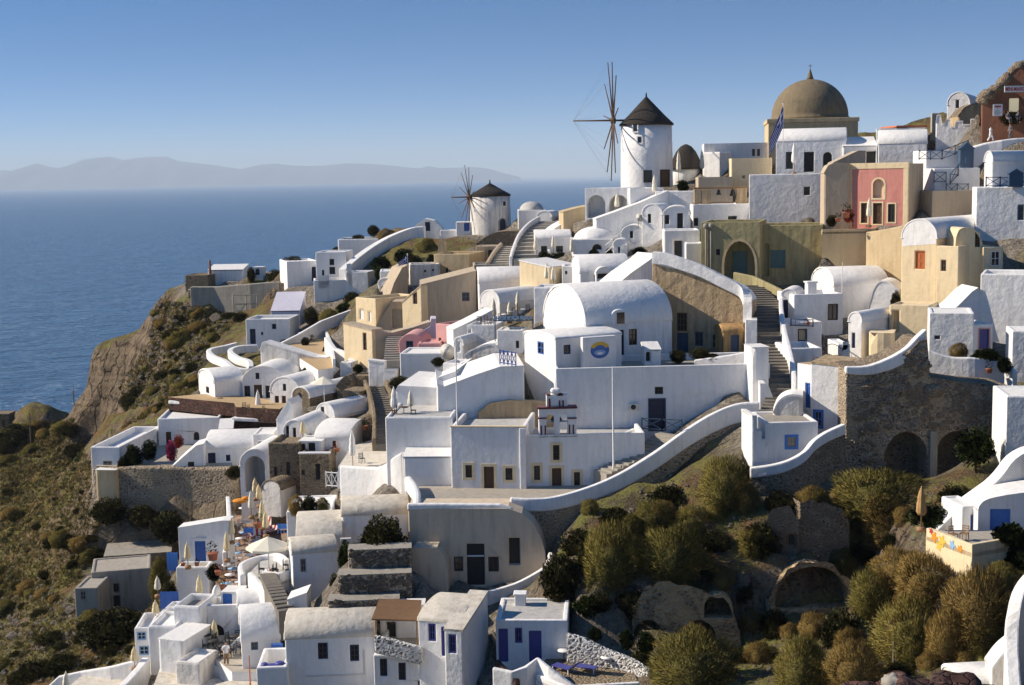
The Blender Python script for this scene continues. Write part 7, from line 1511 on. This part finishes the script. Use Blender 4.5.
def hit(px, py, y0=45):
    r = ray(px, py).normalized(); t = y0 / r.y; pz = None
    while t < 420:
        q = CAM + r * t
        if GY0 < q.y < GY1 and GX0 < q.x < GX1 and q.z < height(q.x, q.y):
            for _ in range(6):
                q2 = CAM + r * (t - .25)
                if q2.z < height(q2.x, q2.y): t -= .25; q = q2
            return q
        t += .5
    return None

# ---------------------------------------------------------------- sea, far islands, sky
b = B(); S_ = 120000
b.add([(-S_, -2000, 0), (S_, -2000, 0), (S_, S_, 0), (-S_, S_, 0)], [(0, 1, 2, 3)])
m, nt, bs = _new('sea_water')
v1 = coords(nt, (.014, .036, 1)); v2 = coords(nt, (.055, .13, 1)); v3 = coords(nt, (.0035, .010, 1))
n1 = noi(nt, v1, 1, 4, .6, .3); n2 = noi(nt, v2, 1, 5, .65); n3 = noi(nt, v3, 1, 4, .6)
ad = N(nt, 'ShaderNodeMath', operation='MULTIPLY_ADD'); nt.links.new(n2, ad.inputs[0]); ad.inputs[1].default_value = .45; nt.links.new(n1, ad.inputs[2])
nt.links.new(mix(nt, n3, (.016, .082, .185), (.030, .125, .255)), bs.inputs['Base Color'])
bs.inputs['Roughness'].default_value = .22; bs.inputs['IOR'].default_value = 1.33; bs.inputs['Specular IOR Level'].default_value = .5
bump(nt, bs, ad.outputs[0], 1.0, 18.0)
o = b.build('sea', 'sea_water'); o['kind'] = 'structure'
# island ridge on the horizon
prof = [(-60, 171), (-20, 174), (0, 170), (12, 171), (25, 167), (37, 163), (48, 166), (60, 168), (72, 164), (85, 160), (98, 157.5), (107, 156.5), (117, 159), (124, 160), (135, 158), (150, 156.5), (163, 156.5), (175, 160), (188, 162),
        (205, 164), (220, 166), (240, 169), (258, 165), (275, 163.5), (292, 165.5), (310, 166), (330, 165), (345, 163.5), (362, 163.5), (380, 164.5), (400, 166.5), (418, 168.5), (428, 166), (440, 168), (460, 167.5), (475, 167), (490, 169), (505, 173.5), (520, 177)]
ID = 42000.0; xs = np.linspace(-60, 520, 220); pr = np.interp(xs, [p[0] for p in prof], [p[1] for p in prof])
b = B(); rows = []
for j, t in enumerate(np.linspace(-1, 1, 13)):
    row = []
    for px, py in zip(xs, pr):
        q0 = P(px, py, ID); zt = max(2, q0.z)
        k = (1 - abs(t) ** 1.3); wob = noise.noise(V((px * .05, t * 3, 1))) * .22 + noise.noise(V((px * .2, t * 7, 5))) * .1
        row.append((q0.x + 0, ID + t * 4200 + 900 * noise.noise(V((px * .03, 3, t))), zt * min(1.0, max(0, k * (1 + (wob if abs(t) > .05 else 0)))) - (12 if abs(t) > .99 else 0)))
    rows.append(row)
nn = len(xs); b.add([p for r_ in rows for p in r_], [(j * nn + i, j * nn + i + 1, (j + 1) * nn + i + 1, (j + 1) * nn + i) for j in range(12) for i in range(nn - 1)], 0, True)
m, nt, bs = _new('far_island'); v = coords(nt, (.002, .002, .004)); n1 = noi(nt, v, 1, 5)
nt.links.new(mix(nt, n1, (.05, .05, .04), (.13, .12, .09)), bs.inputs['Base Color']); bs.inputs['Roughness'].default_value = 1
o = b.build('hills', 'far_island'); o['kind'] = 'structure'

HAZE = True
if HAZE:
    b = B(); b.box(-45000, 45000, -1500, 60000, -9.5, 1150); o = b.build('haze', None); o['kind'] = 'stuff'
    m = bpy.data.materials.new('haze'); m.use_nodes = True; nt = m.node_tree; nt.nodes.remove(nt.nodes['Principled BSDF'])
    pv = N(nt, 'ShaderNodeVolumePrincipled'); pv.inputs['Color'].default_value = (.80, .91, 1.0, 1); pv.inputs['Density'].default_value = 4.2e-5; pv.inputs['Anisotropy'].default_value = 0.0
    nt.links.new(pv.outputs[0], nt.nodes['Material Output'].inputs['Volume']); o.data.materials.append(m)

w = bpy.data.worlds.new('World'); scene.world = w; w.use_nodes = True; nt = w.node_tree
tcw = N(nt, 'ShaderNodeTexCoord'); mpw = N(nt, 'ShaderNodeMapping'); mpw.inputs['Scale'].default_value = (1, 1, 4.6); nrm = N(nt, 'ShaderNodeVectorMath', operation='NORMALIZE')
nt.links.new(tcw.outputs['Generated'], mpw.inputs['Vector']); nt.links.new(mpw.outputs['Vector'], nrm.inputs[0])
sky = nt.nodes.new('ShaderNodeTexSky'); sky.sky_type = 'NISHITA'; sky.sun_disc = False; nt.links.new(nrm.outputs[0], sky.inputs[0]); sky.sun_elevation = rad(SUN_EL)
# world direction to the sun: (-cos a, sin a)
sd = V((-math.cos(rad(SUN_AZ)) * math.cos(rad(SUN_EL)), math.sin(rad(SUN_AZ)) * math.cos(rad(SUN_EL)), math.sin(rad(SUN_EL))))
sky.sun_rotation = math.atan2(sd.x, sd.y); sky.altitude = 100; sky.air_density = 1.0; sky.dust_density = .3; sky.ozone_density = 3.0
hs = N(nt, 'ShaderNodeHueSaturation'); hs.inputs['Saturation'].default_value = 1.38; nt.links.new(sky.outputs[0], hs.inputs['Color']); nt.links.new(hs.outputs[0], nt.nodes['Background'].inputs['Color']); nt.nodes['Background'].inputs['Strength'].default_value = .11
sl = bpy.data.lights.new('sun', 'SUN'); sl.energy = 5.0; sl.angle = rad(.53); sl.color = (1, .88, .72)
so = bpy.data.objects.new('sun', sl); COL.objects.link(so); so.rotation_euler = sd.to_track_quat('Z', 'Y').to_euler(); so.location = (0, 0, 200)

cam = bpy.data.cameras.new('camera'); co = bpy.data.objects.new('camera', cam); COL.objects.link(co); scene.camera = co
cam.sensor_width = 36; cam.lens = F / 1024 * 36; cam.clip_start = 1; cam.clip_end = 400000
M_ = Matrix((RT, UP, -_fw)).transposed().to_4x4(); M_.translation = CAM; co.matrix_world = M_
vs_ = scene.view_settings; vs_.view_transform = 'Standard'; vs_.look = 'None'; vs_.gamma = 1; vs_.exposure = 0.38; vs_.use_curve_mapping = False
scene.cycles.max_bounces = 6; scene.cycles.diffuse_bounces = 4; scene.cycles.glossy_bounces = 2; scene.cycles.use_denoising = True; scene.cycles.volume_bounces = 2
# ---------------------------------------------------------------- plants
BM = {}
def core(me_name, seed, k=.74):
    pass
def return_heart(me, kind, seed):
    """woody heart so that a bush is not see-through everywhere"""
    n0 = len(me.vertices); co = np.zeros(n0 * 3); me.vertices.foreach_get('co', co); tn = np.zeros(n0); me.attributes['tone'].data.foreach_get('value', tn)
    nr = np.zeros(len(me.loops) * 3); me.corner_normals.foreach_get('vector', nr); li = np.zeros(len(me.loops), int); me.loops.foreach_get('vertex_index', li)
    vn = np.zeros((n0, 3)); vn[li] = nr.reshape(-1, 3); fs = [list(f.vertices) for f in me.polygons]
    b = B(); cz = .2 if kind != 'leafy' else .5; b.ellip((0, 0, cz), .62, .62, .5, 14, 9); hv = [V(v_) * (1 + .25 * noise.noise(V(v_) * 2.5 + V((seed, 0, 0)))) for v_ in b.v]
    hn = [(v_ - V((0, 0, cz))).normalized() for v_ in hv]
    vs = co.reshape(-1, 3).tolist() + [tuple(v_) for v_ in hv]; fs += [[n0 + i for i in f] for f in b.f]
    me.clear_geometry(); me.from_pydata(vs, [], fs); at = me.attributes.new('tone', 'FLOAT', 'POINT'); at.data.foreach_set('value', np.r_[tn, np.full(len(hv), .3)].astype(np.float32)); me.update()
    me.polygons.foreach_set('use_smooth', [True] * len(fs)); me.normals_split_custom_set_from_vertices(vn.tolist() + [tuple(x) for x in hn])
def bush_mesh(kind, seed):
    if kind in ('broom', 'broom_dry'): me = leaf_cloud(11000, 1, 1, .86, (0, 0, .30), .12, seed, .35, True, .66)
    elif kind == 'scrub': me = leaf_cloud(4200, 1, 1, .7, (0, 0, .22), .115, seed, .2, False, .55)
    elif kind in ('bloom', 'bloom_red'): me = leaf_cloud(1500, 1, 1, .9, (0, 0, .5), .17, seed, .2, False, .3)
    else: me = leaf_cloud(3200, 1, 1, .95, (0, 0, .55), .19, seed, .2, False, .35)
    return_heart(me, kind, seed)
    me.materials.append(MATS[kind]); return me
def bush(q, rx, ry, rz, kind, label, group=None, var=None, name='bush', cat='bush'):
    var = RND.randint(0, 3) if var is None else var
    if (kind, var) not in BM: BM[(kind, var)] = bush_mesh(kind, var * 17 + len(kind))
    o = bpy.data.objects.new(name, BM[(kind, var)]); COL.objects.link(o); o.location = q; o.scale = (rx, ry, rz); o.rotation_euler = (0, 0, RND.random() * 6.28)
    return tag(o, label, cat, group)
def pbush(x0, x1, y0, y1, kind, label, group=None, D=None, name='bush', cat='bush'):
    """bush seen between these pixels; rooted on the ground under its lower edge"""
    xc = (x0 + x1) / 2; yb = y0 + (y1 - y0) * .80
    q = P(xc, yb, D) if D else hit(xc, yb)
    if q is None: return
    s = q.y / 1400; r = (x1 - x0) * s / 2 * (1.12 if group == BG else .92); h = (y1 - y0) * s * .8
    return bush(q + V((0, r * .25, -.15)), r, r * .9, h / (1.75 if kind in ('leafy', 'bloom', 'bloom_red') else 1.18), kind, label, group, name=name, cat=cat)
BG = 'broom bushes on the ravine slope'
for x0, x1, y0, y1, k, lb in (
    (583, 642, 524, 596, 'broom', 'large olive green broom bush, leftmost of the big pair under the sweeping parapet'), (640, 708, 524, 586, 'broom', 'large domed olive broom bush right of the leftmost big one'),
    (674, 710, 506, 540, 'broom', 'medium broom bush tucked above the large domed one'), (633, 674, 502, 536, 'broom', 'yellow tipped broom bush high on the ravine slope'), (700, 752, 458, 516, 'broom', 'tall broom bush right under the low white house with blue window'),
    (728, 760, 482, 514, 'broom_dry', 'small round tan broom bush beside the tall one'), (540, 582, 540, 602, 'scrub', 'dark green shrub against foot of the beige vaulted house'), (705, 735, 564, 592, 'broom_dry', 'small pale broom tuft above the tan cave mouths'),
    (652, 738, 634, 700, 'broom', 'wide broom bush in front of the tan cave mouths'), (776, 827, 634, 700, 'broom', 'round broom bush at bottom edge right of the caves'), (827, 884, 640, 700, 'broom_dry', 'sunlit yellow broom bush at the bottom edge'), (822, 862, 600, 652, 'scrub', 'dark shrub right of the wide stone arch'),
    (852, 900, 566, 618, 'broom', 'olive broom bush beside the wide stone arch'), (838, 930, 470, 520, 'broom', 'long broom hedge below the rubble wall arches'), (862, 914, 494, 546, 'broom_dry', 'brownish broom bush below the long hedge'), (876, 924, 546, 588, 'broom_dry', 'reddish brown rounded broom left of flower painted wall'),
    (896, 960, 552, 606, 'broom_dry', 'big golden broom in front of the flower painted wall'), (948, 1014, 566, 648, 'broom_dry', 'largest golden brown broom bush at lower right'), (876, 956, 596, 668, 'broom', 'big olive broom bush in the middle of lower right thicket'), (930, 968, 606, 668, 'broom_dry', 'dry broom between the two biggest bushes'),
    (1000, 1040, 530, 580, 'leafy', 'dark leafy green shrub under blue shuttered house at right edge'), (974, 1010, 540, 572, 'leafy', 'leafy green shrub at right end of flower painted wall'), (858, 884, 590, 620, 'broom', 'little broom bush between shrub and big olive ones'), (800, 832, 488, 508, 'broom', 'yellow green tuft on top of dark stone ruin'),
    (600, 632, 500, 530, 'scrub', 'dark shrub in shade of the sweeping parapet'), (560, 600, 520, 560, 'scrub', 'dark shrub under the curve of the brown bank'), (650, 690, 478, 510, 'scrub', 'shaded shrub below middle of the sweeping parapet'), (740, 780, 512, 560, 'scrub', 'dark tangled shrub left of the red rubble ruin'),
    (690, 720, 555, 580, 'scrub', 'dark small shrub between broom tuft and domed bush'), (760, 790, 600, 640, 'scrub', 'dark low shrub beside left foot of the stone arch'), (800, 830, 612, 640, 'broom_dry', 'spiky dry tuft in front of the stone arch'), (912, 950, 500, 530, 'leafy', 'dark leafy shrub behind the folded straw parasol'),
    (940, 976, 480, 505, 'scrub', 'dark scrub at the foot of the grey pillar arches'), (612, 650, 580, 616, 'scrub', 'dark green shrub above the agaves'), (575, 600, 590, 620, 'leafy', 'bright green palm like shrub beside the bottom annex'), (745, 772, 640, 668, 'broom_dry', 'dry tan shrub between caves and round broom'),
    (900, 932, 640, 676, 'broom', 'olive broom near pale stake at the bottom'), (988, 1020, 560, 590, 'broom', 'green broom behind rounded white wall at right'), (670, 702, 548, 572, 'broom', 'small broom under large domed bush'), (858, 880, 540, 566, 'scrub', 'dark shrub above the reddish broom')):
    pbush(x0, x1, y0, y1, k, lb, BG)
FILL = [(560, 505), (590, 560), (612, 548), (630, 545), (622, 562), (668, 560), (690, 528), (664, 512), (718, 512), (745, 470), (560, 600), (600, 600), (640, 612), (700, 592), (716, 540), (752, 545), (745, 590), (752, 620), (770, 655), (640, 660), (700, 640), (740, 655), (790, 632), (812, 660), (850, 640), (842, 560), (858, 548), (880, 470), (846, 500), (850, 530), (892, 540), (905, 600), (930, 590), (860, 665), (900, 668), (930, 662), (966, 660), (985, 640), (1000, 610), (940, 545), (905, 515), (780, 500), (812, 500), (632, 526), (610, 520), (590, 508)]
for i, (x, y) in enumerate(FILL):
    k = ('broom', 'scrub', 'broom_dry', 'broom', 'scrub')[i % 5] if x < 840 else ('broom_dry', 'broom', 'scrub', 'broom_dry')[i % 4]; r = 11 + (i * 7 % 9)
    pbush(x - r, x + r, y - r * .9, y + r * .8, k, {'broom': 'smaller olive broom filling gaps between the big ravine bushes', 'scrub': 'smaller dark shrub filling gaps between the big ravine bushes', 'broom_dry': 'smaller golden dry broom filling gaps between the big ravine bushes'}[k], 'small bushes between the big ravine bushes')
# tree at right of arches, round tree, bougainvillea, ridge bushes
def tree(q, h, r, label, kind='leafy', sq=.9):
    rt = empty('tree', label, 'tree', q)
    b = B(); b.tube((0, 0, -.3), (.05, 0, h * .45), .09 * r, .06 * r, 8)
    for k in range(5):
        a = k * 1.26; b.tube((.05, 0, h * .4), (r * .6 * math.cos(a), r * .6 * math.sin(a), h * .75), .05 * r, .02 * r, 6)
    b.build('trunk', 'brown_wood', rt)
    me = leaf_cloud(3600, r, r, h * .42 * sq, (0, 0, h * .62), .22, RND.randint(0, 99), .2, False, .25); o = link('crown', me, kind, rt); return rt
pbush(354, 411, 508, 560, 'scrub', 'round dense dark bush beside the pale beige vaulted house', None, 100.5); pbush(360, 400, 516, 552, 'scrub', 'inner dark shrub growing into the round dense bush', None, 101.5)
tree(P(975, 478, 98), 3.6, 1.3, 'slender leafy green tree before the right hand dark arch')
tree(P(1010, 552, 80.5), 1.6, 1.0, 'small leafy climber tree at right edge terrace')
pbush(164, 178, 434, 462, 'bloom', 'bright pink bougainvillea in the left courtyard', None, 143, 'bougainvillea', 'flowering shrub')
pbush(172, 184, 430, 448, 'bloom_red', 'faded reddish flowering shrub behind the pink bougainvillea', None, 144, 'bougainvillea', 'flowering shrub')
for x0, x1, y0, y1, D, k, lb in ((86, 128, 494, 520, 137.5, 'scrub', 'dark scrub mass under the tan corner buttress'), (122, 160, 500, 524, 137, 'scrub', 'dark scrub mass at the foot of stained rock wall, left'), (150, 186, 502, 540, 135.5, 'scrub', 'dark scrub mass at the foot of stained rock wall, right'), (122, 144, 440, 470, 141, 'leafy', 'yellow green shrub at the left corner of bougainvillea courtyard'), (140, 158, 436, 460, 142, 'leafy', 'green shrub left of the pink bougainvillea'), (116, 128, 452, 470, 140.5, 'scrub', 'dark shrub on corner of the courtyard wall'), (224, 244, 462, 476, 138, 'scrub', 'dark shrub on top of the stained rock wall, right end'),
    (287, 304, 494, 512, 115.5, 'broom_dry', 'wild dry shrub in the planter on the white cube, left'), (300, 318, 490, 512, 115.5, 'scrub', 'wild green shrub in the planter on the white cube, middle'), (314, 331, 496, 512, 115.5, 'broom', 'wild yellowish shrub in the planter on the white cube, right'), (366, 380, 222, 234, 224, 'scrub', 'dark round bush on the ridge against the sea'), (246, 256, 263, 280, 219, 'scrub', 'dark hedge block left of the white gatehouse'), (264, 288, 266, 283, 218, 'scrub', 'dark shrub right of the white gatehouse'), (280, 306, 253, 270, 214, 'scrub', 'rounded dark bush behind white cube house'), (300, 316, 258, 268, 214, 'scrub', 'low bush on the headland skyline'), (226, 240, 266, 274, 224, 'scrub', 'small bush behind low shed on headland'),
    (330, 344, 244, 254, 222, 'scrub', 'bush at left end of ridge yard'), (376, 396, 228, 240, 220, 'broom_dry', 'dry scrub on ridge right of round bush'), (350, 366, 232, 242, 222, 'scrub', 'low dark scrub left of the round ridge bush'), (370, 392, 254, 272, 199, 'leafy', 'green shrub on the slope below long ridge wall'), (392, 416, 246, 264, 200, 'leafy', 'mid green shrub on ridge slope by flag'), (416, 438, 238, 256, 206, 'broom', 'yellowish shrub below white gable end house'), (400, 424, 252, 266, 195, 'scrub', 'dark shrub left of tapering chimney'), (374, 386, 264, 282, 193, 'leafy', 'shrub beside white block with pale blue roof'), (425, 440, 252, 266, 192, 'leafy', 'bush at the foot of tapering chimney pillar'),
    (302, 320, 304, 322, 192, 'scrub', 'dark round shrub right of lilac roof'), (318, 340, 308, 322, 188, 'broom', 'olive shrub strip above the slanting white wall'), (336, 352, 300, 314, 190, 'leafy', 'green shrub below small corner house'), (342, 362, 288, 304, 194, 'scrub', 'pale scrub near the white step house'), (277, 300, 336, 348, 184, 'scrub', 'low shrubs beside white house with navy door'), (298, 314, 330, 340, 182, 'leafy', 'greenish shrub on the slanting wall foot'),
    (298, 316, 366, 376, 160, 'leafy', 'clipped green shrub at foot of the blank sunlit wall'), (214, 228, 394, 408, 156, 'scrub', 'small dark bush at side of leftmost vaulted house'), (300, 310, 334, 345, 177, 'scrub', 'small shrub on white parapet of tan courtyard'), (322, 328, 344, 352, 170, 'scrub', 'dark pot shaped bush at courtyard wall'), (352, 364, 362, 372, 152, 'leafy', 'small shrub before stepped white wall'),
    (537, 552, 248, 264, 168, 'leafy', 'green terrace plant left of two under dark square windows'), (551, 570, 249, 265, 168, 'leafy', 'green terrace plant right of two under dark square windows'), (588, 600, 246, 258, 163, 'leafy', 'green plant beside low dome house'), (604, 614, 246, 258, 162, 'leafy', 'green plant at the foot of white outdoor steps'), (632, 648, 244, 258, 160, 'leafy', 'spiky plant beside small round gabled house'), (676, 690, 178, 192, 172, 'leafy', 'palm like plant right of big windmill door'),
    (412, 430, 386, 402, 134, 'broom', 'yellow green bush row below white canopy, left'), (424, 440, 384, 400, 133, 'leafy', 'green bush row below white canopy, right'), (388, 410, 372, 388, 140, 'scrub', 'dark plants in shade under white canopy'), (430, 446, 354, 364, 138, 'scrub', 'plants behind satellite dish'),
    (668, 688, 346, 360, 121.5, 'scrub', 'dark shrub in front of brown ruin, left'), (690, 712, 344, 358, 121.5, 'scrub', 'dark shrub in front of brown ruin, right'), (704, 722, 350, 360, 121, 'scrub', 'low dark planting behind low white screen wall'),
    (890, 902, 288, 306, 134, 'scrub', 'grey dry bush beside cream vaulted house'), (970, 1004, 346, 362, 110.5, 'leafy', 'green trailing plants on the curved white terrace wall'), (996, 1014, 354, 372, 109, 'leafy', 'leafy climber near orange clay pot'), (950, 970, 342, 356, 113, 'broom_dry', 'dry brown plants beside the rough white cube'), (1000, 1010, 420, 460, 100, 'bloom_red', 'dry red creeper at right end of rubble wall'),
    (842, 856, 204, 222, 147, 'bloom_red', 'reddish climber on pink house wall'), (826, 838, 212, 224, 148, 'scrub', 'dark shrub at gate of pink house terrace'), (1000, 1024, 108, 122, 160, 'scrub', 'dark shrub under the lit shop window'), (336, 356, 538, 572, 100.5, 'leafy', 'green shrub spilling over upper lava terrace'), (328, 342, 566, 596, 99, 'scrub', 'dry grass clump at end of lava terraces'),
    (618, 636, 624, 650, 86.5, 'leafy', 'grey green agave by the dotted stone wall, left'), (636, 656, 626, 654, 86, 'leafy', 'grey green agave by the dotted stone wall, right'), (586, 604, 624, 640, 89, 'leafy', 'dark plants along top of dotted stone wall'), (148, 172, 556, 600, 122, 'broom', 'olive shrub beside bright blue fence panel'), (160, 178, 574, 600, 116, 'scrub', 'dark shrub behind blue windbreak'), (205, 222, 560, 580, 112, 'leafy', 'leafy shrub at the edge of restaurant terrace steps')):
    pbush(x0, x1, y0, y1, k, lb, None, D)
# hillside scrub, one by one
n_s = 0; SG = 'scrub bushes scattered over the wild slopes'
LAB = {'scrub': 'low dark green scrub bush among the scrub of wild left hillside', 'broom': 'low olive scrub bush among the scrub of wild left hillside', 'broom_dry': 'low dry tan scrub bush among the scrub of wild left hillside'}
AREAS = [([(0, 425), (75, 420), (92, 470), (92, 530), (80, 585), (0, 600)], 46, 11), ([(0, 560), (75, 600), (130, 610), (150, 560), (168, 600), (135, 640), (130, 660), (40, 684), (0, 684)], 36, 13), ([(160, 300), (245, 315), (210, 345), (205, 372), (190, 392), (125, 412), (120, 385), (150, 345), (150, 330)], 40, 10), ([(95, 500), (175, 510), (170, 555), (90, 560)], 12, 10), ([(190, 380), (210, 372), (230, 395), (160, 410), (120, 430)], 8, 9)]
R2 = random.Random(4)
for poly, cnt, szp in AREAS:
    k = 0; tries = 0; xs = [p[0] for p in poly]; ys = [p[1] for p in poly]
    while k < cnt and tries < 2000:
        tries += 1; px, py = R2.uniform(min(xs), max(xs)), R2.uniform(min(ys), max(ys))
        if not inp(px, py, poly): continue
        q = hit(px, py)
        if q is None: continue
        j, i = int((q.y - GY0) / GS), int((q.x - GX0) / GS)
        if bl[min(j, ny - 1), min(i, nx - 1)] > .5: continue
        r = szp * R2.lognormvariate(0, .42) * q.y / 1400 / 1.6; kd = R2.choices(('scrub', 'broom', 'broom_dry'), (.62, .23, .15))[0]
        bush(q + V((0, 0, -.1 * r)), r, r * R2.uniform(.8, 1.2), r * R2.uniform(.65, 1.0), kd, LAB[kd], SG); k += 1
vs, fs, tn = [], [], []
for poly, cnt, szp in AREAS:
    k = 0; xs = [p[0] for p in poly]; ys = [p[1] for p in poly]
    for _ in range(cnt * 6):
        px, py = R2.uniform(min(xs), max(xs)), R2.uniform(min(ys), max(ys))
        q = hit(px, py) if inp(px, py, poly) else None
        if q is None or bl[min(int((q.y - GY0) / GS), ny - 1), min(int((q.x - GX0) / GS), nx - 1)] > .5: continue
        r = szp * R2.uniform(.22, .5) * q.y / 1400 / 1.6; me_ = leaf_cloud(240, r, r, r * .75, q + V((0, 0, r * .2)), r * .34, R2.randint(0, 9999), .3, False, .5)
        n0 = len(vs); vs += [tuple(v_.co) for v_ in me_.vertices]; fs += [[n0 + i for i in f.vertices] for f in me_.polygons]; t = R2.random() * .5; tn += [t + a_.value * .5 for a_ in me_.attributes['tone'].data]; bpy.data.meshes.remove(me_)
for _ in range(420):
    y = R2.uniform(45, 170); x = y * .37 + R2.uniform(4, 45)
    j, i = min(int((y - GY0) / GS), ny - 1), min(int((x - GX0) / GS), nx - 1)
    if bl[j, i] > .3: continue
    r = R2.lognormvariate(-.35, .45); me_ = leaf_cloud(200, r, r, r * .75, V((x, y, height(x, y) + r * .15)), r * .34, R2.randint(0, 9999), .3, False, .5)
    n0 = len(vs); vs += [tuple(v_.co) for v_ in me_.vertices]; fs += [[n0 + i for i in f.vertices] for f in me_.polygons]; t = R2.random() * .5; tn += [t + a_.value * .5 for a_ in me_.attributes['tone'].data]; bpy.data.meshes.remove(me_)
me = bpy.data.meshes.new('low_scrub'); me.from_pydata(vs, [], fs); at = me.attributes.new('tone', 'FLOAT', 'POINT'); at.data.foreach_set('value', tn); me.update()
o = link('low_scrub', me, 'scrub'); tag(o, 'small low scrub covering the wild slopes between bigger bushes', 'scrub', kind='stuff')
# dry grass and stones: too many to count
def scatter(name, label, cnt, polys, make, mat, seed):
    r = random.Random(seed); vs, fs, tn = [], [], []
    tot = 0; tries = 0
    while tot < cnt and tries < cnt * 6:
        tries += 1; poly = polys[r.randrange(len(polys))]; xs = [p[0] for p in poly]; ys = [p[1] for p in poly]
        px, py = r.uniform(min(xs), max(xs)), r.uniform(min(ys), max(ys))
        if not inp(px, py, poly): continue
        q = hit(px, py)
        if q is None: continue
        j, i = min(int((q.y - GY0) / GS), ny - 1), min(int((q.x - GX0) / GS), nx - 1)
        if bl[j, i] > .6: continue
        n0 = len(vs); v_, f_ = make(r, q); vs += v_; fs += [[n0 + a for a in f] for f in f_]; t = r.random(); tn += [t] * len(v_); tot += 1
    me = bpy.data.meshes.new(name); me.from_pydata(vs, [], fs); at = me.attributes.new('tone', 'FLOAT', 'POINT'); at.data.foreach_set('value', tn); me.update()
    o = link(name, me, mat); tag(o, label, name.replace('_', ' '), kind='stuff'); return o
def tuft(r, q):
    s = q.y / 1400 * r.uniform(1.6, 3.8); v_, f_ = [], []
    for k in range(7):
        a = r.random() * 6.28; g = V((math.cos(a) * .6, math.sin(a) * .6, r.uniform(.5, 1.1))) * s; w = V((-math.sin(a), math.cos(a), 0)) * s * .16; o = q + V((r.gauss(0, .3), r.gauss(0, .3), 0)) * s
        n0 = len(v_); v_ += [tuple(o - w), tuple(o + w), tuple(o + g)]; f_.append((n0, n0 + 1, n0 + 2))
    return v_, f_
def rockbit(r, q):
    s = q.y / 1400 * r.lognormvariate(.35, .55); v_ = []
    for sx_, sy_, sz_ in ((1, 0, 0), (-1, 0, 0), (0, 1, 0), (0, -1, 0), (0, 0, 1), (.7, .7, .5), (-.7, .6, .6), (.6, -.7, .5), (-.6, -.7, .4)):
        v_.append(tuple(q + V((sx_ * r.uniform(.7, 1.3), sy_ * r.uniform(.7, 1.3), sz_ * r.uniform(.6, 1.1) - .1)) * s))
    return v_, [(0, 5, 7), (5, 2, 6), (6, 1, 8), (8, 3, 7), (4, 5, 6), (4, 6, 8), (4, 8, 7), (4, 7, 5), (0, 2, 5), (2, 1, 6), (1, 3, 8), (3, 0, 7)]
PW = [a[0] for a in AREAS]
RAV = [[(545, 545), (640, 490), (760, 455), (860, 500), (960, 480), (930, 545), (1000, 580), (1000, 650), (880, 685), (640, 685), (570, 610)]]
scatter('dry_grass', 'tufts of dry grass covering the wild slopes', 9000, PW + RAV + [PW[0], PW[1]], tuft, 'grass_dry', 3)
scatter('green_weeds', 'low green weeds growing between the stones of the slopes', 8000, PW + PW + RAV, tuft, 'broom', 8)
scatter('loose_stones', 'loose broken stones lying over the wild slopes', 5200, RAV + RAV + RAV + [PW[2], PW[1]], rockbit, 'pebble', 9)
# foreground rocks at the bottom right edge
for i, (px, py, r, lb) in enumerate(((870, 690, 1.1, 'blurred dark foreground rock, left one at the bottom edge'), (905, 683, 1.2, 'dark foreground rock in the middle of bottom edge'), (945, 684, 1.4, 'largest reddish dark foreground rock at the bottom edge'), (897, 678, .5, 'pale foreground stone on the dark rocks'), (985, 693, 1.2, 'dark foreground rock, right one at the bottom edge'))):
    q = P(px, py, 42); b = B(); b.ellip((0, 0, 0), 1, .8, .55, 28, 18)
    for k in range(len(b.v)):
        v_ = V(b.v[k]); v_ *= 1 + .35 * noise.noise(v_ * 1.7 + V((i * 9, 0, 0))) + .16 * noise.noise(v_ * 4.5 + V((0, i * 5, 0))); b.v[k] = tuple(v_ * r)
    o = b.build('rock', 'concrete' if r < .6 else 'lava_wall', None); o.location = q - V((0, 0, r * .4)); tag(o, lb, 'rock')
# flowers painted on the cream wall stand proud of it as thin plaster discs
